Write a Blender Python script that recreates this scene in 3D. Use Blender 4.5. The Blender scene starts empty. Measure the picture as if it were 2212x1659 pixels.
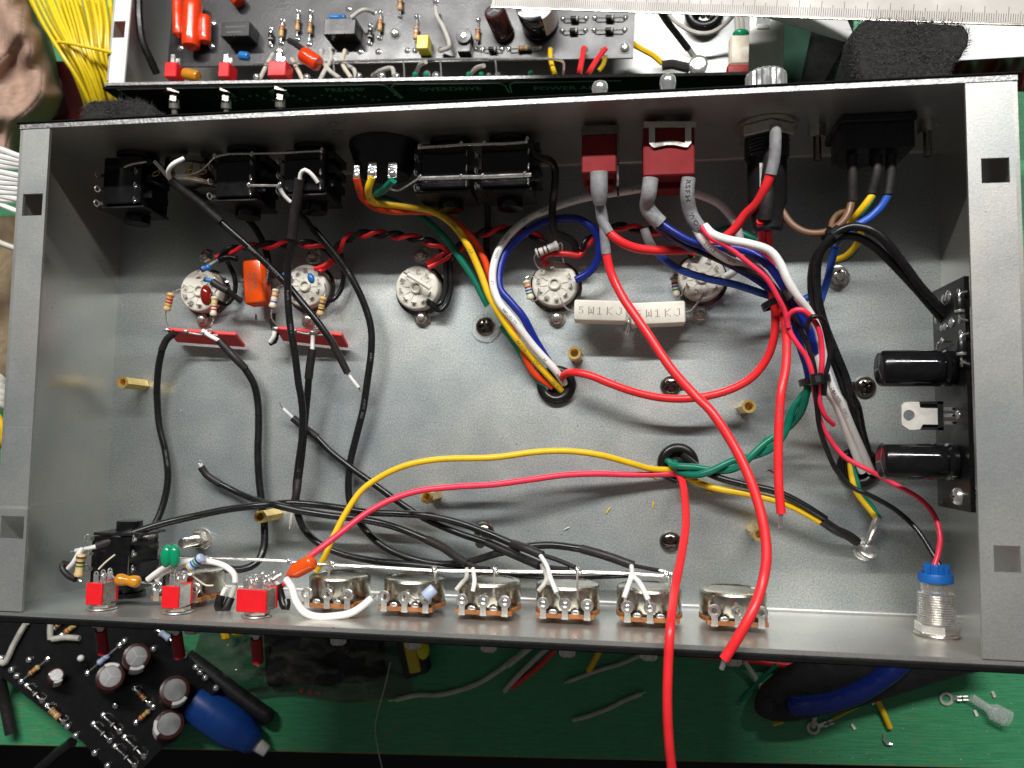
import bpy, math, random
from mathutils import Vector, Matrix, Euler
random.seed(7)
SC = bpy.context.scene
COL = SC.collection
MM = 0.001
# ---------------------------------------------------------------- camera
F = 1700.0
CAM = Vector((55.08, -27.39, 332.86))
CROT = Euler((0.0763, 0.144, 0.0133), 'XYZ')
CR = CROT.to_matrix()
cd = bpy.data.cameras.new('camera'); cam = bpy.data.objects.new('camera', cd); COL.objects.link(cam)
cam.location = CAM * MM; cam.rotation_euler = CROT
cd.sensor_width = 36; cd.lens = 36 * F / 2212
cd.clip_start = 0.01; cd.clip_end = 50
cd.dof.use_dof = True; cd.dof.focus_distance = 0.315; cd.dof.aperture_fstop = 17
SC.camera = cam
# ---------------------------------------------------------------- world, lamp, exposure
w = bpy.data.worlds.new('World'); SC.world = w; w.use_nodes = True
bg = w.node_tree.nodes['Background']; bg.inputs[0].default_value = (.95, .92, .90, 1); bg.inputs[1].default_value = 0.085
ld = bpy.data.lights.new('tube_lamp', 'AREA'); ld.shape = 'RECTANGLE'; ld.size = 1.25; ld.size_y = 0.03; ld.energy = 24; ld.color = (1.0, .98, .95)
lo = bpy.data.objects.new('tube_lamp', ld); COL.objects.link(lo)
LP = Vector((20, 710, 900)); lo.location = LP * MM
lo.rotation_euler = (Vector((20, 0, 0)) - LP).to_track_quat('-Z', 'Y').to_euler()
SC.view_settings.view_transform = 'Standard'; SC.view_settings.look = 'None'
SC.view_settings.exposure = 0.0; SC.view_settings.gamma = 1
# ---------------------------------------------------------------- pixel -> place
def ray(px, py): return CR @ Vector(((px - 1106) / F, -(py - 829.5) / F, -1))
def P(px, py, z):
    d = ray(px, py); return CAM + d * ((z - CAM.z) / d.z)
def PY(px, py, y):
    d = ray(px, py); return CAM + d * ((y - CAM.y) / d.y)
def PX(px, py, x):
    d = ray(px, py); return CAM + d * ((x - CAM.x) / d.x)
CO = (0, 548.6, 1097.2, 1608.5); RO = (0, 411.5, 822.9, 1206.4)
SUB = dict(s1=(329.2, 548.6, .124), s2=(109.7, 1124.6, .19841), s3=(1426.4, 548.6, .19841), s4=(1645.8, 740.6, .14881), s5=(1234.4, 576.0, .14881))
def px(reg, x, y):
    if reg == 'F': return x, y
    if reg in SUB: a, b, k = SUB[reg]; return a + x * k, b + y * k
    n = int(reg[1:]) - 1
    return CO[n % 4] + x * .27283, RO[n // 4] + y * .27283
def G(reg, x, y, z): return P(*px(reg, x, y), z)
def path(spec):
    reg = last = 'F'; pts = []
    for s in spec:
        if isinstance(s, str): reg = s; continue
        x, y = px(reg, s[0], s[1])
        if pts and reg != last:
            if math.hypot(x - pts[-1][0], y - pts[-1][1]) < 16: pts.pop()
            elif len(pts) > 1 and math.hypot(x - pts[-1][0], y - pts[-1][1]) < 60 and not (reg in ('r5', 'r6', 'r7', 'r8') and last in ('r1', 'r2', 'r3', 'r4')) and (x - pts[-1][0]) * (pts[-1][0] - pts[-2][0]) + (y - pts[-1][1]) * (pts[-1][1] - pts[-2][1]) < 0: continue
        last = reg; pts.append([x, y, s[2] if len(s) > 2 else None])
    L = [0]
    for a, b in zip(pts, pts[1:]): L.append(L[-1] + math.hypot(b[0] - a[0], b[1] - a[1]))
    k = [i for i, p in enumerate(pts) if p[2] is not None]
    for i, p in enumerate(pts):
        if p[2] is None:
            a = max([j for j in k if j < i], default=k[0]); b = min([j for j in k if j > i], default=k[-1])
            t = 0 if a == b else (L[i] - L[a]) / (L[b] - L[a])
            t = t * t * (3 - 2 * t) * .5 + t * .5
            p[2] = pts[a][2] * (1 - t) + pts[b][2] * t
    return [P(*p) for p in pts]
def spline(pts, step=1.3):
    if len(pts) < 3:
        n = max(2, int((pts[-1] - pts[0]).length / step / 2)); return [pts[0].lerp(pts[-1], i / n) for i in range(n + 1)]
    q = [pts[0] * 2 - pts[1]] + list(pts) + [pts[-1] * 2 - pts[-2]]; out = []
    for i in range(1, len(q) - 2):
        p0, p1, p2, p3 = q[i - 1:i + 3]; t0 = 0
        t1 = (p1 - p0).length ** .5 + 1e-6; t2 = t1 + (p2 - p1).length ** .5 + 1e-6; t3 = t2 + (p3 - p2).length ** .5 + 1e-6
        n = max(1, int((p2 - p1).length / step))
        for j in range(n):
            t = t1 + (t2 - t1) * j / n
            a1 = p0 * ((t1 - t) / (t1 - t0)) + p1 * ((t - t0) / (t1 - t0)); a2 = p1 * ((t2 - t) / (t2 - t1)) + p2 * ((t - t1) / (t2 - t1))
            a3 = p2 * ((t3 - t) / (t3 - t2)) + p3 * ((t - t2) / (t3 - t2))
            b1 = a1 * ((t2 - t) / (t2 - t0)) + a2 * ((t - t0) / (t2 - t0)); b2 = a2 * ((t3 - t) / (t3 - t1)) + a3 * ((t - t1) / (t3 - t1))
            out.append(b1 * ((t2 - t) / (t2 - t1)) + b2 * ((t - t1) / (t2 - t1)))
    out.append(pts[-1]); return out
# ---------------------------------------------------------------- mesh helpers (all in mm)
V = Vector
def frame(t, up=V((0, 0, 1))):
    t = t.normalized()
    if abs(t.dot(up)) > .97: up = V((0, 1, 0)) if abs(t.y) < .9 else V((1, 0, 0))
    n = (up - t * up.dot(t)).normalized(); return n, t.cross(n)
class M:
    def __init__(s): s.v = []; s.f = []; s.X = Matrix.Identity(4)
    def add(s, vs, fs):
        o = len(s.v); s.v += [s.X @ V(p) for p in vs]; s.f += [tuple(i + o for i in f) for f in fs]; return s
    def box(s, c, d, rot=None, bev=0.0):
        x, y, z = [q / 2 for q in d]; R = (Euler(rot).to_matrix() if rot else Matrix.Identity(3)); c = V(c)
        if bev <= 0:
            vs = [V((a * x, b * y, e * z)) for e in (-1, 1) for b in (-1, 1) for a in (-1, 1)]
            fs = [(0, 2, 3, 1), (4, 5, 7, 6), (0, 1, 5, 4), (2, 6, 7, 3), (0, 4, 6, 2), (1, 3, 7, 5)]
        else:
            b = min(bev, x * .99, y * .99, z * .99); vs = []; fs = []; id = {}
            for a in (-1, 1):
                for e in (-1, 1):
                    for g in (-1, 1):
                        for ax in range(3):
                            q = [a * (x - b), e * (y - b), g * (z - b)]; q[ax] = (a * x, e * y, g * z)[ax]
                            id[(a, e, g, ax)] = len(vs); vs.append(V(q))
            for ax in range(3):
                o = [i for i in range(3) if i != ax]
                for sg in (-1, 1):
                    def k(u, w_, axx): t = [0, 0, 0]; t[ax] = sg; t[o[0]] = u; t[o[1]] = w_; return id[(*t, axx)]
                    fs.append(tuple(k(u, w_, ax) for u, w_ in ((-1, -1), (1, -1), (1, 1), (-1, 1))))
                for u in (-1, 1):
                    for w_ in (-1, 1):
                        def k2(sg, axx): t = [0, 0, 0]; t[ax] = sg; t[o[0]] = u; t[o[1]] = w_; return id[(*t, axx)]
                        fs.append((k2(-1, o[0]), k2(1, o[0]), k2(1, o[1]), k2(-1, o[1])))
            for a in (-1, 1):
                for e in (-1, 1):
                    for g in (-1, 1): fs.append(tuple(id[(a, e, g, q)] for q in range(3)))
        return s.add([c + R @ p for p in vs], fs)
    def lathe(s, prof, o=(0, 0, 0), ax=(0, 0, 1), n=24, cap=True, a0=0, rib=0):
        o = V(o); ax = V(ax).normalized(); u, w_ = frame(ax, V((0, 0, 1)) if abs(ax.z) < .9 else V((0, 1, 0))); vs = []; fs = []
        for r, h in prof:
            for i in range(n):
                t = a0 + 2 * math.pi * i / n; rr = r * (1 - rib * (i % 2)); vs.append(o + ax * h + (u * math.cos(t) + w_ * math.sin(t)) * rr)
        for j in range(len(prof) - 1):
            for i in range(n): fs.append((j * n + i, j * n + (i + 1) % n, (j + 1) * n + (i + 1) % n, (j + 1) * n + i))
        if cap:
            fs.append(tuple(range(n - 1, -1, -1))); fs.append(tuple((len(prof) - 1) * n + i for i in range(n)))
        return s.add(vs, fs)
    def cyl(s, a, b, r, r2=None, n=16):
        a = V(a); b = V(b); return s.lathe([(r, 0), (r if r2 is None else r2, (b - a).length)], a, b - a, n)
    def tube(s, pts, r, n=10, cap=True, flat=None):
        vs = []; fs = []; u = None; N = len(pts)
        for i, p in enumerate(pts):
            t = (pts[min(i + 1, N - 1)] - pts[max(i - 1, 0)]); t = t.normalized() if t.length > 1e-9 else V((1, 0, 0))
            if u is None: u, w_ = frame(t)
            else:
                u = (u - t * u.dot(t)).normalized(); w_ = t.cross(u)
            rr = r(i / (N - 1)) if callable(r) else r
            for k in range(n):
                a = 2 * math.pi * k / n; vs.append(p + u * math.cos(a) * rr * (flat or 1) + w_ * math.sin(a) * rr)
        for i in range(N - 1):
            for k in range(n): fs.append((i * n + k, i * n + (k + 1) % n, (i + 1) * n + (k + 1) % n, (i + 1) * n + k))
        if cap: fs.append(tuple(range(n - 1, -1, -1))); fs.append(tuple((N - 1) * n + k for k in range(n)))
        return s.add(vs, fs)
    def ball(s, c, r, sc=(1, 1, 1), n=12, m=8, rot=None):
        R = Euler(rot).to_matrix() if rot else Matrix.Identity(3); c = V(c); vs = []; fs = []
        for j in range(m + 1):
            t = math.pi * j / m
            for i in range(n):
                a = 2 * math.pi * i / n; vs.append(c + R @ V((r * sc[0] * math.sin(t) * math.cos(a), r * sc[1] * math.sin(t) * math.sin(a), r * sc[2] * math.cos(t))))
        for j in range(m):
            for i in range(n): fs.append((j * n + i, (j + 1) * n + i, (j + 1) * n + (i + 1) % n, j * n + (i + 1) % n))
        return s.add(vs, fs)
    def torus(s, c, R, r, ax=(0, 0, 1), n=28, m=10, sz=1):
        c = V(c); ax = V(ax).normalized(); u, w_ = frame(ax, V((0, 1, 0)) if abs(ax.z) > .9 else V((0, 0, 1))); vs = []; fs = []
        for i in range(n):
            a = 2 * math.pi * i / n; d = u * math.cos(a) + w_ * math.sin(a)
            for k in range(m):
                b = 2 * math.pi * k / m; vs.append(c + d * (R + r * math.cos(b)) + ax * r * sz * math.sin(b))
        for i in range(n):
            for k in range(m): fs.append((i * m + k, ((i + 1) % n) * m + k, ((i + 1) % n) * m + (k + 1) % m, i * m + (k + 1) % m))
        return s.add(vs, fs)
    def prism(s, poly, ext):
        poly = [V(p) for p in poly]; ext = V(ext); n = len(poly); fs = [tuple(range(n - 1, -1, -1)), tuple(range(n, 2 * n))]
        fs += [(i, (i + 1) % n, n + (i + 1) % n, n + i) for i in range(n)]
        return s.add(poly + [p + ext for p in poly], fs)
    def holed(s, x0, x1, y0, y1, z0, z1, holes):
        """plate in xy, thickness z0..z1, with rectangular holes (hx0,hx1,hy0,hy1)"""
        xs = sorted({x0, x1, *[h[0] for h in holes], *[h[1] for h in holes]}); ys = sorted({y0, y1, *[h[2] for h in holes], *[h[3] for h in holes]})
        inh = lambda a, b: any(h[0] < a < h[1] and h[2] < b < h[3] for h in holes) or not (x0 < a < x1 and y0 < b < y1)
        ix = {}; vs = []; fs = []
        def vi(i, j, k):
            if (i, j, k) not in ix: ix[(i, j, k)] = len(vs); vs.append(V((xs[i], ys[j], (z0, z1)[k])))
            return ix[(i, j, k)]
        nx, ny = len(xs) - 1, len(ys) - 1
        solid = lambda i, j: 0 <= i < nx and 0 <= j < ny and not inh((xs[i] + xs[i + 1]) / 2, (ys[j] + ys[j + 1]) / 2)
        for i in range(nx):
            for j in range(ny):
                if not solid(i, j): continue
                fs.append((vi(i, j, 1), vi(i + 1, j, 1), vi(i + 1, j + 1, 1), vi(i, j + 1, 1))); fs.append((vi(i, j, 0), vi(i, j + 1, 0), vi(i + 1, j + 1, 0), vi(i + 1, j, 0)))
                if not solid(i - 1, j): fs.append((vi(i, j, 0), vi(i, j, 1), vi(i, j + 1, 1), vi(i, j + 1, 0)))
                if not solid(i + 1, j): fs.append((vi(i + 1, j, 0), vi(i + 1, j + 1, 0), vi(i + 1, j + 1, 1), vi(i + 1, j, 1)))
                if not solid(i, j - 1): fs.append((vi(i, j, 0), vi(i + 1, j, 0), vi(i + 1, j, 1), vi(i, j, 1)))
                if not solid(i, j + 1): fs.append((vi(i, j + 1, 0), vi(i, j + 1, 1), vi(i + 1, j + 1, 1), vi(i + 1, j + 1, 0)))
        return s.add(vs, fs)
    def build(s, name, mat, parent=None, smooth=True, world=False, loc=None, angle=38):
        me = bpy.data.meshes.new(name)
        if parent is None and loc is None:
            n = len(s.v); lo_ = min(p.z for p in s.v); loc = V((sum(p.x for p in s.v) / n, sum(p.y for p in s.v) / n, lo_))
        off = V((0, 0, 0))
        if parent is None: off = V(loc)
        elif world: off = worldloc(parent)
        me.from_pydata([tuple((p - off) * MM) for p in s.v], [], s.f); me.validate(); me.update()
        o = bpy.data.objects.new(name, me); COL.objects.link(o); me.materials.append(MAT[mat] if isinstance(mat, str) else mat)
        if parent is None: o.location = off * MM
        else: o.parent = parent
        if smooth:
            me.polygons.foreach_set('use_smooth', [True] * len(me.polygons))
            try: me.set_sharp_from_angle(angle=math.radians(angle))
            except Exception: pass
        return o
def worldloc(o):
    p = V((0, 0, 0))
    while o: p += V(o.location) / MM; o = o.parent
    return p
def tag(o, label=None, cat=None, group=None, kind=None):
    if label: o['label'] = label
    if cat: o['category'] = cat
    if group: o['group'] = group
    if kind: o['kind'] = kind
    return o
def thing(name, label, cat, loc=(0, 0, 0), rot=(0, 0, 0), group=None):
    o = bpy.data.objects.new(name, None); COL.objects.link(o); o.location = V(loc) * MM; o.rotation_euler = rot; o.empty_display_size = .005
    return tag(o, label, cat, group)
_tc = {}
def textmesh(t, size, bold=0.0, sx=1.0, align='CENTER'):
    k = (t, size, bold, sx, align)
    if k not in _tc:
        cu = bpy.data.curves.new('t', 'FONT'); cu.body = t; cu.size = size; cu.offset = bold; cu.align_x = align; cu.align_y = 'CENTER'; cu.resolution_u = 2
        ob = bpy.data.objects.new('t', cu); COL.objects.link(ob)
        me = ob.to_mesh(); _tc[k] = ([V((v.co.x * sx, v.co.y, 0)) for v in me.vertices], [tuple(p.vertices) for p in me.polygons])
        ob.to_mesh_clear(); bpy.data.objects.remove(ob); bpy.data.curves.remove(cu)
    return _tc[k]
def wiretext(m, pts, r, t, s0, size, side=V((0, 0, 1)), flip=False, bold=0.0):
    """lettering printed along a wire, on the side that faces `side`"""
    vs, fs = textmesh(t, size, bold, 1.25, 'LEFT'); L = [0]
    if flip: pts = list(reversed(pts))
    for a, b in zip(pts, pts[1:]): L.append(L[-1] + (b - a).length)
    out = []
    for p in vs:
        s = min(max(s0 + p.x, 0), L[-1] - .01); i = max(j for j in range(len(L) - 1) if L[j] <= s) if len(L) < 12 else _bis(L, s)
        t_ = (s - L[i]) / (L[i + 1] - L[i]); c = pts[i].lerp(pts[i + 1], t_)
        T = (pts[min(i + 2, len(pts) - 1)] - pts[max(i - 1, 0)]).normalized()
        u = (side - T * side.dot(T)).normalized(); v_ = u.cross(T)
        a = p.y / r; out.append(c + (u * math.cos(a) + v_ * math.sin(a)) * (r + .06))
    m.add(out, fs)
def _bis(L, s):
    lo_, hi = 0, len(L) - 2
    while lo_ < hi:
        mid = (lo_ + hi + 1) // 2
        if L[mid] <= s: lo_ = mid
        else: hi = mid - 1
    return lo_
# ---------------------------------------------------------------- materials
MAT = {}
def mk(name, col, rough=.5, metal=0.0, var=.12, scale=500, bump=0.0, bscale=None, trans=0.0, alpha=1.0, coat=0.0, rvar=.1, spec=.5, ior=1.45, sss=0):
    m = bpy.data.materials.new(name); m.use_nodes = True; nt = m.node_tree; b = nt.nodes['Principled BSDF']; MAT[name] = m
    b.inputs['Metallic'].default_value = metal; b.inputs['Roughness'].default_value = rough; b.inputs['IOR'].default_value = ior
    b.inputs['Transmission Weight'].default_value = trans; b.inputs['Alpha'].default_value = alpha; b.inputs['Coat Weight'].default_value = coat; b.inputs['Specular IOR Level'].default_value = spec
    tc = nt.nodes.new('ShaderNodeTexCoord'); n = nt.nodes.new('ShaderNodeTexNoise'); n.inputs['Scale'].default_value = scale; n.inputs['Detail'].default_value = 5
    nt.links.new(tc.outputs['Object'], n.inputs['Vector'])
    r = nt.nodes.new('ShaderNodeValToRGB'); r.color_ramp.elements[0].position = .3; r.color_ramp.elements[1].position = .7
    lo_, hi = 1 - var, 1 + var
    r.color_ramp.elements[0].color = (*[c * lo_ for c in col], 1); r.color_ramp.elements[1].color = (*[min(1, c * hi) for c in col], 1)
    nt.links.new(n.outputs['Fac'], r.inputs[0]); nt.links.new(r.outputs[0], b.inputs['Base Color'])
    if rvar:
        mr = nt.nodes.new('ShaderNodeMapRange'); mr.inputs['From Min'].default_value = .3; mr.inputs['From Max'].default_value = .7
        mr.inputs['To Min'].default_value = max(.02, rough - rvar); mr.inputs['To Max'].default_value = min(1, rough + rvar)
        n2 = nt.nodes.new('ShaderNodeTexNoise'); n2.inputs['Scale'].default_value = scale * .37; n2.inputs['Detail'].default_value = 4; nt.links.new(tc.outputs['Object'], n2.inputs['Vector'])
        nt.links.new(n2.outputs['Fac'], mr.inputs[0]); nt.links.new(mr.outputs[0], b.inputs['Roughness'])
    if bump:
        bp = nt.nodes.new('ShaderNodeBump'); bp.inputs['Strength'].default_value = bump; bp.inputs['Distance'].default_value = .0003
        n3 = nt.nodes.new('ShaderNodeTexNoise'); n3.inputs['Scale'].default_value = bscale or scale; n3.inputs['Detail'].default_value = 6; nt.links.new(tc.outputs['Object'], n3.inputs['Vector'])
        nt.links.new(n3.outputs['Fac'], bp.inputs['Height']); nt.links.new(bp.outputs[0], b.inputs['Normal'])
    return m
def steel(name, base, rough, speck, warm=0.0, grain=(1, 1, 1), metal=.88):
    """galvanised sheet: fine speckle, cloudy oxide, sparse dark grit, long faint scratches"""
    m = bpy.data.materials.new(name); m.use_nodes = True; nt = m.node_tree; b = nt.nodes['Principled BSDF']; MAT[name] = m; L = nt.links.new
    N = lambda t, **k: (lambda q: ([setattr(q, a, v) for a, v in k.items()], q)[1])(nt.nodes.new(t))
    tc = N('ShaderNodeTexCoord'); mp = N('ShaderNodeMapping'); mp.inputs['Scale'].default_value = grain; L(tc.outputs['Object'], mp.inputs[0])
    def noise(sc, det=5, ro=.6, src=mp):
        n = N('ShaderNodeTexNoise'); n.inputs['Scale'].default_value = sc; n.inputs['Detail'].default_value = det; n.inputs['Roughness'].default_value = ro; L(src.outputs[0], n.inputs['Vector']); return n
    def ramp(src, a, b_, c0, c1):
        r = N('ShaderNodeValToRGB'); r.color_ramp.elements[0].position = a; r.color_ramp.elements[1].position = b_; r.color_ramp.elements[0].color = (*c0, 1); r.color_ramp.elements[1].color = (*c1, 1); L(src, r.inputs[0]); return r
    def mul(a, b_, f=1.0, bt='MULTIPLY'):
        x = N('ShaderNodeMix', data_type='RGBA', blend_type=bt); x.inputs[0].default_value = f; L(a, x.inputs[6]); L(b_, x.inputs[7]); return x.outputs[2]
    fine = ramp(noise(1500, 3, .7).outputs[0], .36, .66, [c * (1 - speck) for c in base], [min(1, c * (1 + speck)) for c in base])
    cloud = ramp(noise(22, 6, .62).outputs[0], .3, .72, (.78, .835, .86), (1.10, 1.06, 1.03 - warm))
    c = mul(fine.outputs[0], cloud.outputs[0])
    grit = ramp(noise(800, 2, .5).outputs[0], .235, .275, (.3, .27, .25), (1, 1, 1)); c = mul(c, grit.outputs[0], .8)
    mp2 = N('ShaderNodeMapping'); mp2.inputs['Rotation'].default_value = (0, 0, .25); mp2.inputs['Scale'].default_value = (9, 420, 9); L(tc.outputs['Object'], mp2.inputs[0])
    scr = ramp(noise(1, 3, .5, mp2).outputs[0], .70, .78, (0, 0, 0), (.35, .35, .35)); c = mul(c, scr.outputs[0], .35, 'ADD')
    L(c, b.inputs['Base Color']); b.inputs['Metallic'].default_value = metal
    mr = N('ShaderNodeMapRange'); mr.inputs['From Min'].default_value = .3; mr.inputs['From Max'].default_value = .7; mr.inputs['To Min'].default_value = rough - .03; mr.inputs['To Max'].default_value = rough + .04
    L(noise(45, 6).outputs[0], mr.inputs[0]); L(mr.outputs[0], b.inputs['Roughness'])
    bp = N('ShaderNodeBump'); bp.inputs['Strength'].default_value = .25; bp.inputs['Distance'].default_value = .00012; L(noise(1700, 2).outputs[0], bp.inputs['Height']); L(bp.outputs[0], b.inputs['Normal'])
    return m
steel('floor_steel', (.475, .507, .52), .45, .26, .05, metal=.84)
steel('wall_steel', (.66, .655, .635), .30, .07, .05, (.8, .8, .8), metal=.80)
steel('flange_steel', (.48, .48, .47), .45, .10, .03, metal=.74)
mk('cut_edge', (.34, .34, .34), .42, .8, .35, 900, .5)
mk('black_paint', (.005, .005, .0055), .7, 0, .3, 600, .3, spec=.12)
mk('panel_paint', (.006, .006, .006), .75, 0, .3, 300, spec=.1)
mk('print_grey', (.20, .19, .19), .6)
mk('tin', (.74, .73, .70), .24, .84, .12, 700)
mk('solder', (.74, .74, .74), .18, .86, .2, 900, .6)
mk('nickel', (.64, .61, .55), .22, .85, .12, 500)
mk('dark_nickel', (.20, .18, .16), .20, 1, .2, 500)
mk('pot_metal', (.56, .53, .45), .19, .97, .30, 160, .15)
mk('chrome', (.88, .88, .88), .14, .85, .05)
mk('brass', (.80, .58, .20), .25, .7, .15, 400)
mk('phenolic', (.32, .12, .035), .5, 0, .3, 500, .3)
mk('ceramic', (.64, .61, .54), .35, 0, .10, 300, coat=.2)
mk('cement', (.78, .75, .66), .45, 0, .05, 300, .1)
mk('print_dark', (.10, .09, .08), .6)
mk('print_black', (.015, .012, .012), .5)
mk('print_white', (.75, .75, .75), .6)
mk('black_plastic', (.012, .012, .013), .32, 0, .3, 400, .15)
mk('black_gloss', (.006, .006, .007), .13, 0, .3, 300)
mk('rubber', (.008, .008, .008), .28, 0, .3, 400, .1)
mk('black_wire', (.009, .009, .010), .30, 0, .3, 400, .1)
mk('shrink', (.016, .013, .014), .52, 0, .3, 600, .4)
mk('shrink_grey', (.26, .26, .27), .5, 0, .2, 500, .5)
mk('red_wire', (.80, .026, .032), .34, 0, .06, 300)
mk('pink_wire', (.80, .035, .08), .36, 0, .06, 300)
mk('orange_wire', (.70, .06, .012), .34, 0, .06, 300)
mk('yellow_wire', (.80, .50, .012), .34, 0, .06, 300)
mk('green_wire', (.004, .17, .105), .32, 0, .08, 300)
mk('blue_wire', (.008, .022, .24), .32, 0, .08, 300)
mk('light_blue_wire', (.03, .10, .48), .32, 0, .08, 300)
mk('brown_wire', (.17, .09, .05), .38, 0, .08, 300)
mk('white_wire', (.80, .79, .76), .35, 0, .05, 300)
mk('dirty_white_wire', (.52, .50, .45), .45, 0, .2, 150)
mk('orange_cap', (.80, .085, .006), .25, 0, .06, 300, coat=.3)
mk('red_orange_cap', (.78, .048, .006), .22, 0, .06, 300, coat=.3)
mk('yellow_strand', (.78, .58, .018), .36, 0, .06, 300)
mk('dark_red_cap', (.20, .008, .006), .10, 0, .1, 300, coat=.5)
mk('green_cap', (.004, .26, .12), .18, 0, .1, 200, coat=.3)
mk('amber_cap', (.55, .22, .012), .2, 0, .12, 200, coat=.3)
mk('yellow_cap', (.72, .60, .02), .35, 0, .06)
mk('blue_part', (.02, .17, .50), .25, 0, .1, coat=.2)
mk('pale_blue_part', (.42, .50, .70), .4, 0, .1)
mk('tan_part', (.62, .42, .20), .35, 0, .12, 600)
mk('pale_tan_part', (.62, .56, .44), .4, 0, .1, 600)
for n_, c_ in dict(band_red=(.45, .01, .01), band_orange=(.65, .12, .01), band_brown=(.10, .03, .01), band_black=(.01, .01, .01), band_gold=(.45, .28, .06), band_green=(.01, .2, .03), band_blue=(.02, .08, .35), band_yellow=(.6, .45, .02), band_white=(.7, .7, .7)).items(): mk(n_, c_, .4)
mk('switch_red', (.72, .012, .018), .36, 0, .08, 200)
mk('switch_maroon', (.20, .014, .017), .62, 0, .10, 200, .15, spec=.2)
mk('print_faint', (.16, .16, .16), .6)
mk('plated_tab', (.62, .60, .55), .45, .4, .08)
mk('sleeve_red', (.40, .010, .018), .4)
mk('tag_red', (.75, .05, .05), .5, 0, .1)
mk('connector_blue', (.008, .125, .45), .42, 0, .06)
mk('clear_plastic', (.82, .86, .84), .22, 0, .03, trans=.55, ior=1.3, alpha=.62)
mk('board_black', (.010, .010, .011), .30, 0, .2, 200)
mk('board_grey', (.034, .033, .036), .30, 0, .12, 120, .2, 900)
mk('can_top', (.36, .36, .37), .40, .85, .12, 200)
mk('sleeve_brown', (.06, .018, .016), .25, 0, .15)
# ================================================================ chassis
W2, L2, H, T = 180.0, 93.1, 62.5, 1.5
ch = thing('amplifier_chassis', 'open galvanised steel chassis box full of loose coloured wiring in the foreground', 'chassis')
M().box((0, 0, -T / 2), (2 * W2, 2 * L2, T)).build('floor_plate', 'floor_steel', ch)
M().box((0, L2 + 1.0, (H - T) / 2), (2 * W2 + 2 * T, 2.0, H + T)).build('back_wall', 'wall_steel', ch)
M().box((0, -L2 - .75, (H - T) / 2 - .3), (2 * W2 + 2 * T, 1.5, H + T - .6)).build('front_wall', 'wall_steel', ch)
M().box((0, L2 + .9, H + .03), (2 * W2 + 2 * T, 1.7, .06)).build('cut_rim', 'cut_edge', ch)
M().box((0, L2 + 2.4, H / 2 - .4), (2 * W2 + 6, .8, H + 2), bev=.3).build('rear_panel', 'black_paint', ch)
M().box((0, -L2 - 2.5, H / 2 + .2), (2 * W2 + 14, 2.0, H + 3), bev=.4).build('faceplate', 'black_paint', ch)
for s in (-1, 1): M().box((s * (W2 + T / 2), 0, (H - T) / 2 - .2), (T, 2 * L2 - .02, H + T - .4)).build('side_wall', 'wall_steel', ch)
def hole(c): return c
def flange(x0, x1, holes):
    m = M(); m.holed(x0, x1, -L2 + .3, L2 - .3, H - 1.2, H, holes); m.build('end_flange', 'flange_steel', ch)
def rng(pa, pb):
    a, b = P(*pa, H), P(*pb, H); return (min(a.x, b.x), max(a.x, b.x), min(a.y, b.y), max(a.y, b.y))
flange(-W2 + .05, -W2 + 11.5, [rng((50, 419), (90, 465)), rng((3, 1114), (50, 1165))])
flange(W2 - 14.5, W2 - .05, [rng((2119, 342), (2182, 394)), rng((2146, 1178), (2206, 1238))])
for yy, nm in ((-L2, 1), (L2, -1)):
    m = M(); n = 6; vs = []; fs = []
    for x in (-W2 + .1, W2 - .1):
        for i in range(n + 1): q = i / n * math.pi / 2; vs.append(V((x, yy + nm * (1.4 - 1.38 * math.sin(q)), 1.4 - 1.38 * math.cos(q) + .02)))
    for i in range(n): fs.append((i, i + 1, n + 2 + i, n + 1 + i))
    m.add(vs, fs).build('bend_radius', 'flange_steel', ch)
for x_, y_, w_, d_ in ((-62, 20, 62, 70), (26, 5, 80, 66), (118, 0, 92, 80)):
    M().box((x_, y_, -70.8), (w_, d_, 138.4), bev=3).build('transformer', 'black_paint', ch)
ZB = -140.0
# ================================================================ builders
def bolt_nut(name, label, cat, p, R=3.2, h=2.6, rod=1.5, top=1.4, group=None, mat='nickel', washer=True):
    t = thing(name, label, cat, (p.x, p.y, 0), (0, 0, random.uniform(0, 1)), group)
    if washer: M().lathe([(R + .9, 0), (R + .9, .5), (R + .5, .6)], n=24).build('washer', mat, t)
    m = M(); m.lathe([(R - .3, .6), (R, 1.0), (R, .6 + h - .3), (R - .4, .6 + h)], n=6); m.build('nut', mat, t, smooth=False)
    m = M(); z = .6
    pr = [(rod, z)]
    while z < h + .6 + top: pr += [(rod, z + .15), (rod * .86, z + .3)]; z += .45
    m.lathe(pr, n=14); m.build('bolt', mat, t); return t
def standoff(p, label):
    t = thing('brass_standoff', label, 'standoff', (p.x, p.y, 0), (0, 0, random.uniform(0, 1)), 'brass standoffs on the chassis floor')
    r = 2.9; m = M(); n = 6; vs = []; fs = []
    prof = [(r - .25, 0), (r, .3), (r, 15.6), (r - .3, 16), (1.75, 16), (1.55, 15.6), (1.55, 11)]
    m.lathe(prof[:4], n=6, cap=False); m.build('hex_body', 'brass', t, smooth=False)
    m = M(); m.lathe([(r - .3, 16), (1.75, 16), (1.5, 15.5), (1.5, 10)], n=18, cap=False); m.f.append(tuple(range(54, 72))); m.build('threaded_hole', 'brass', t); return t
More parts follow.
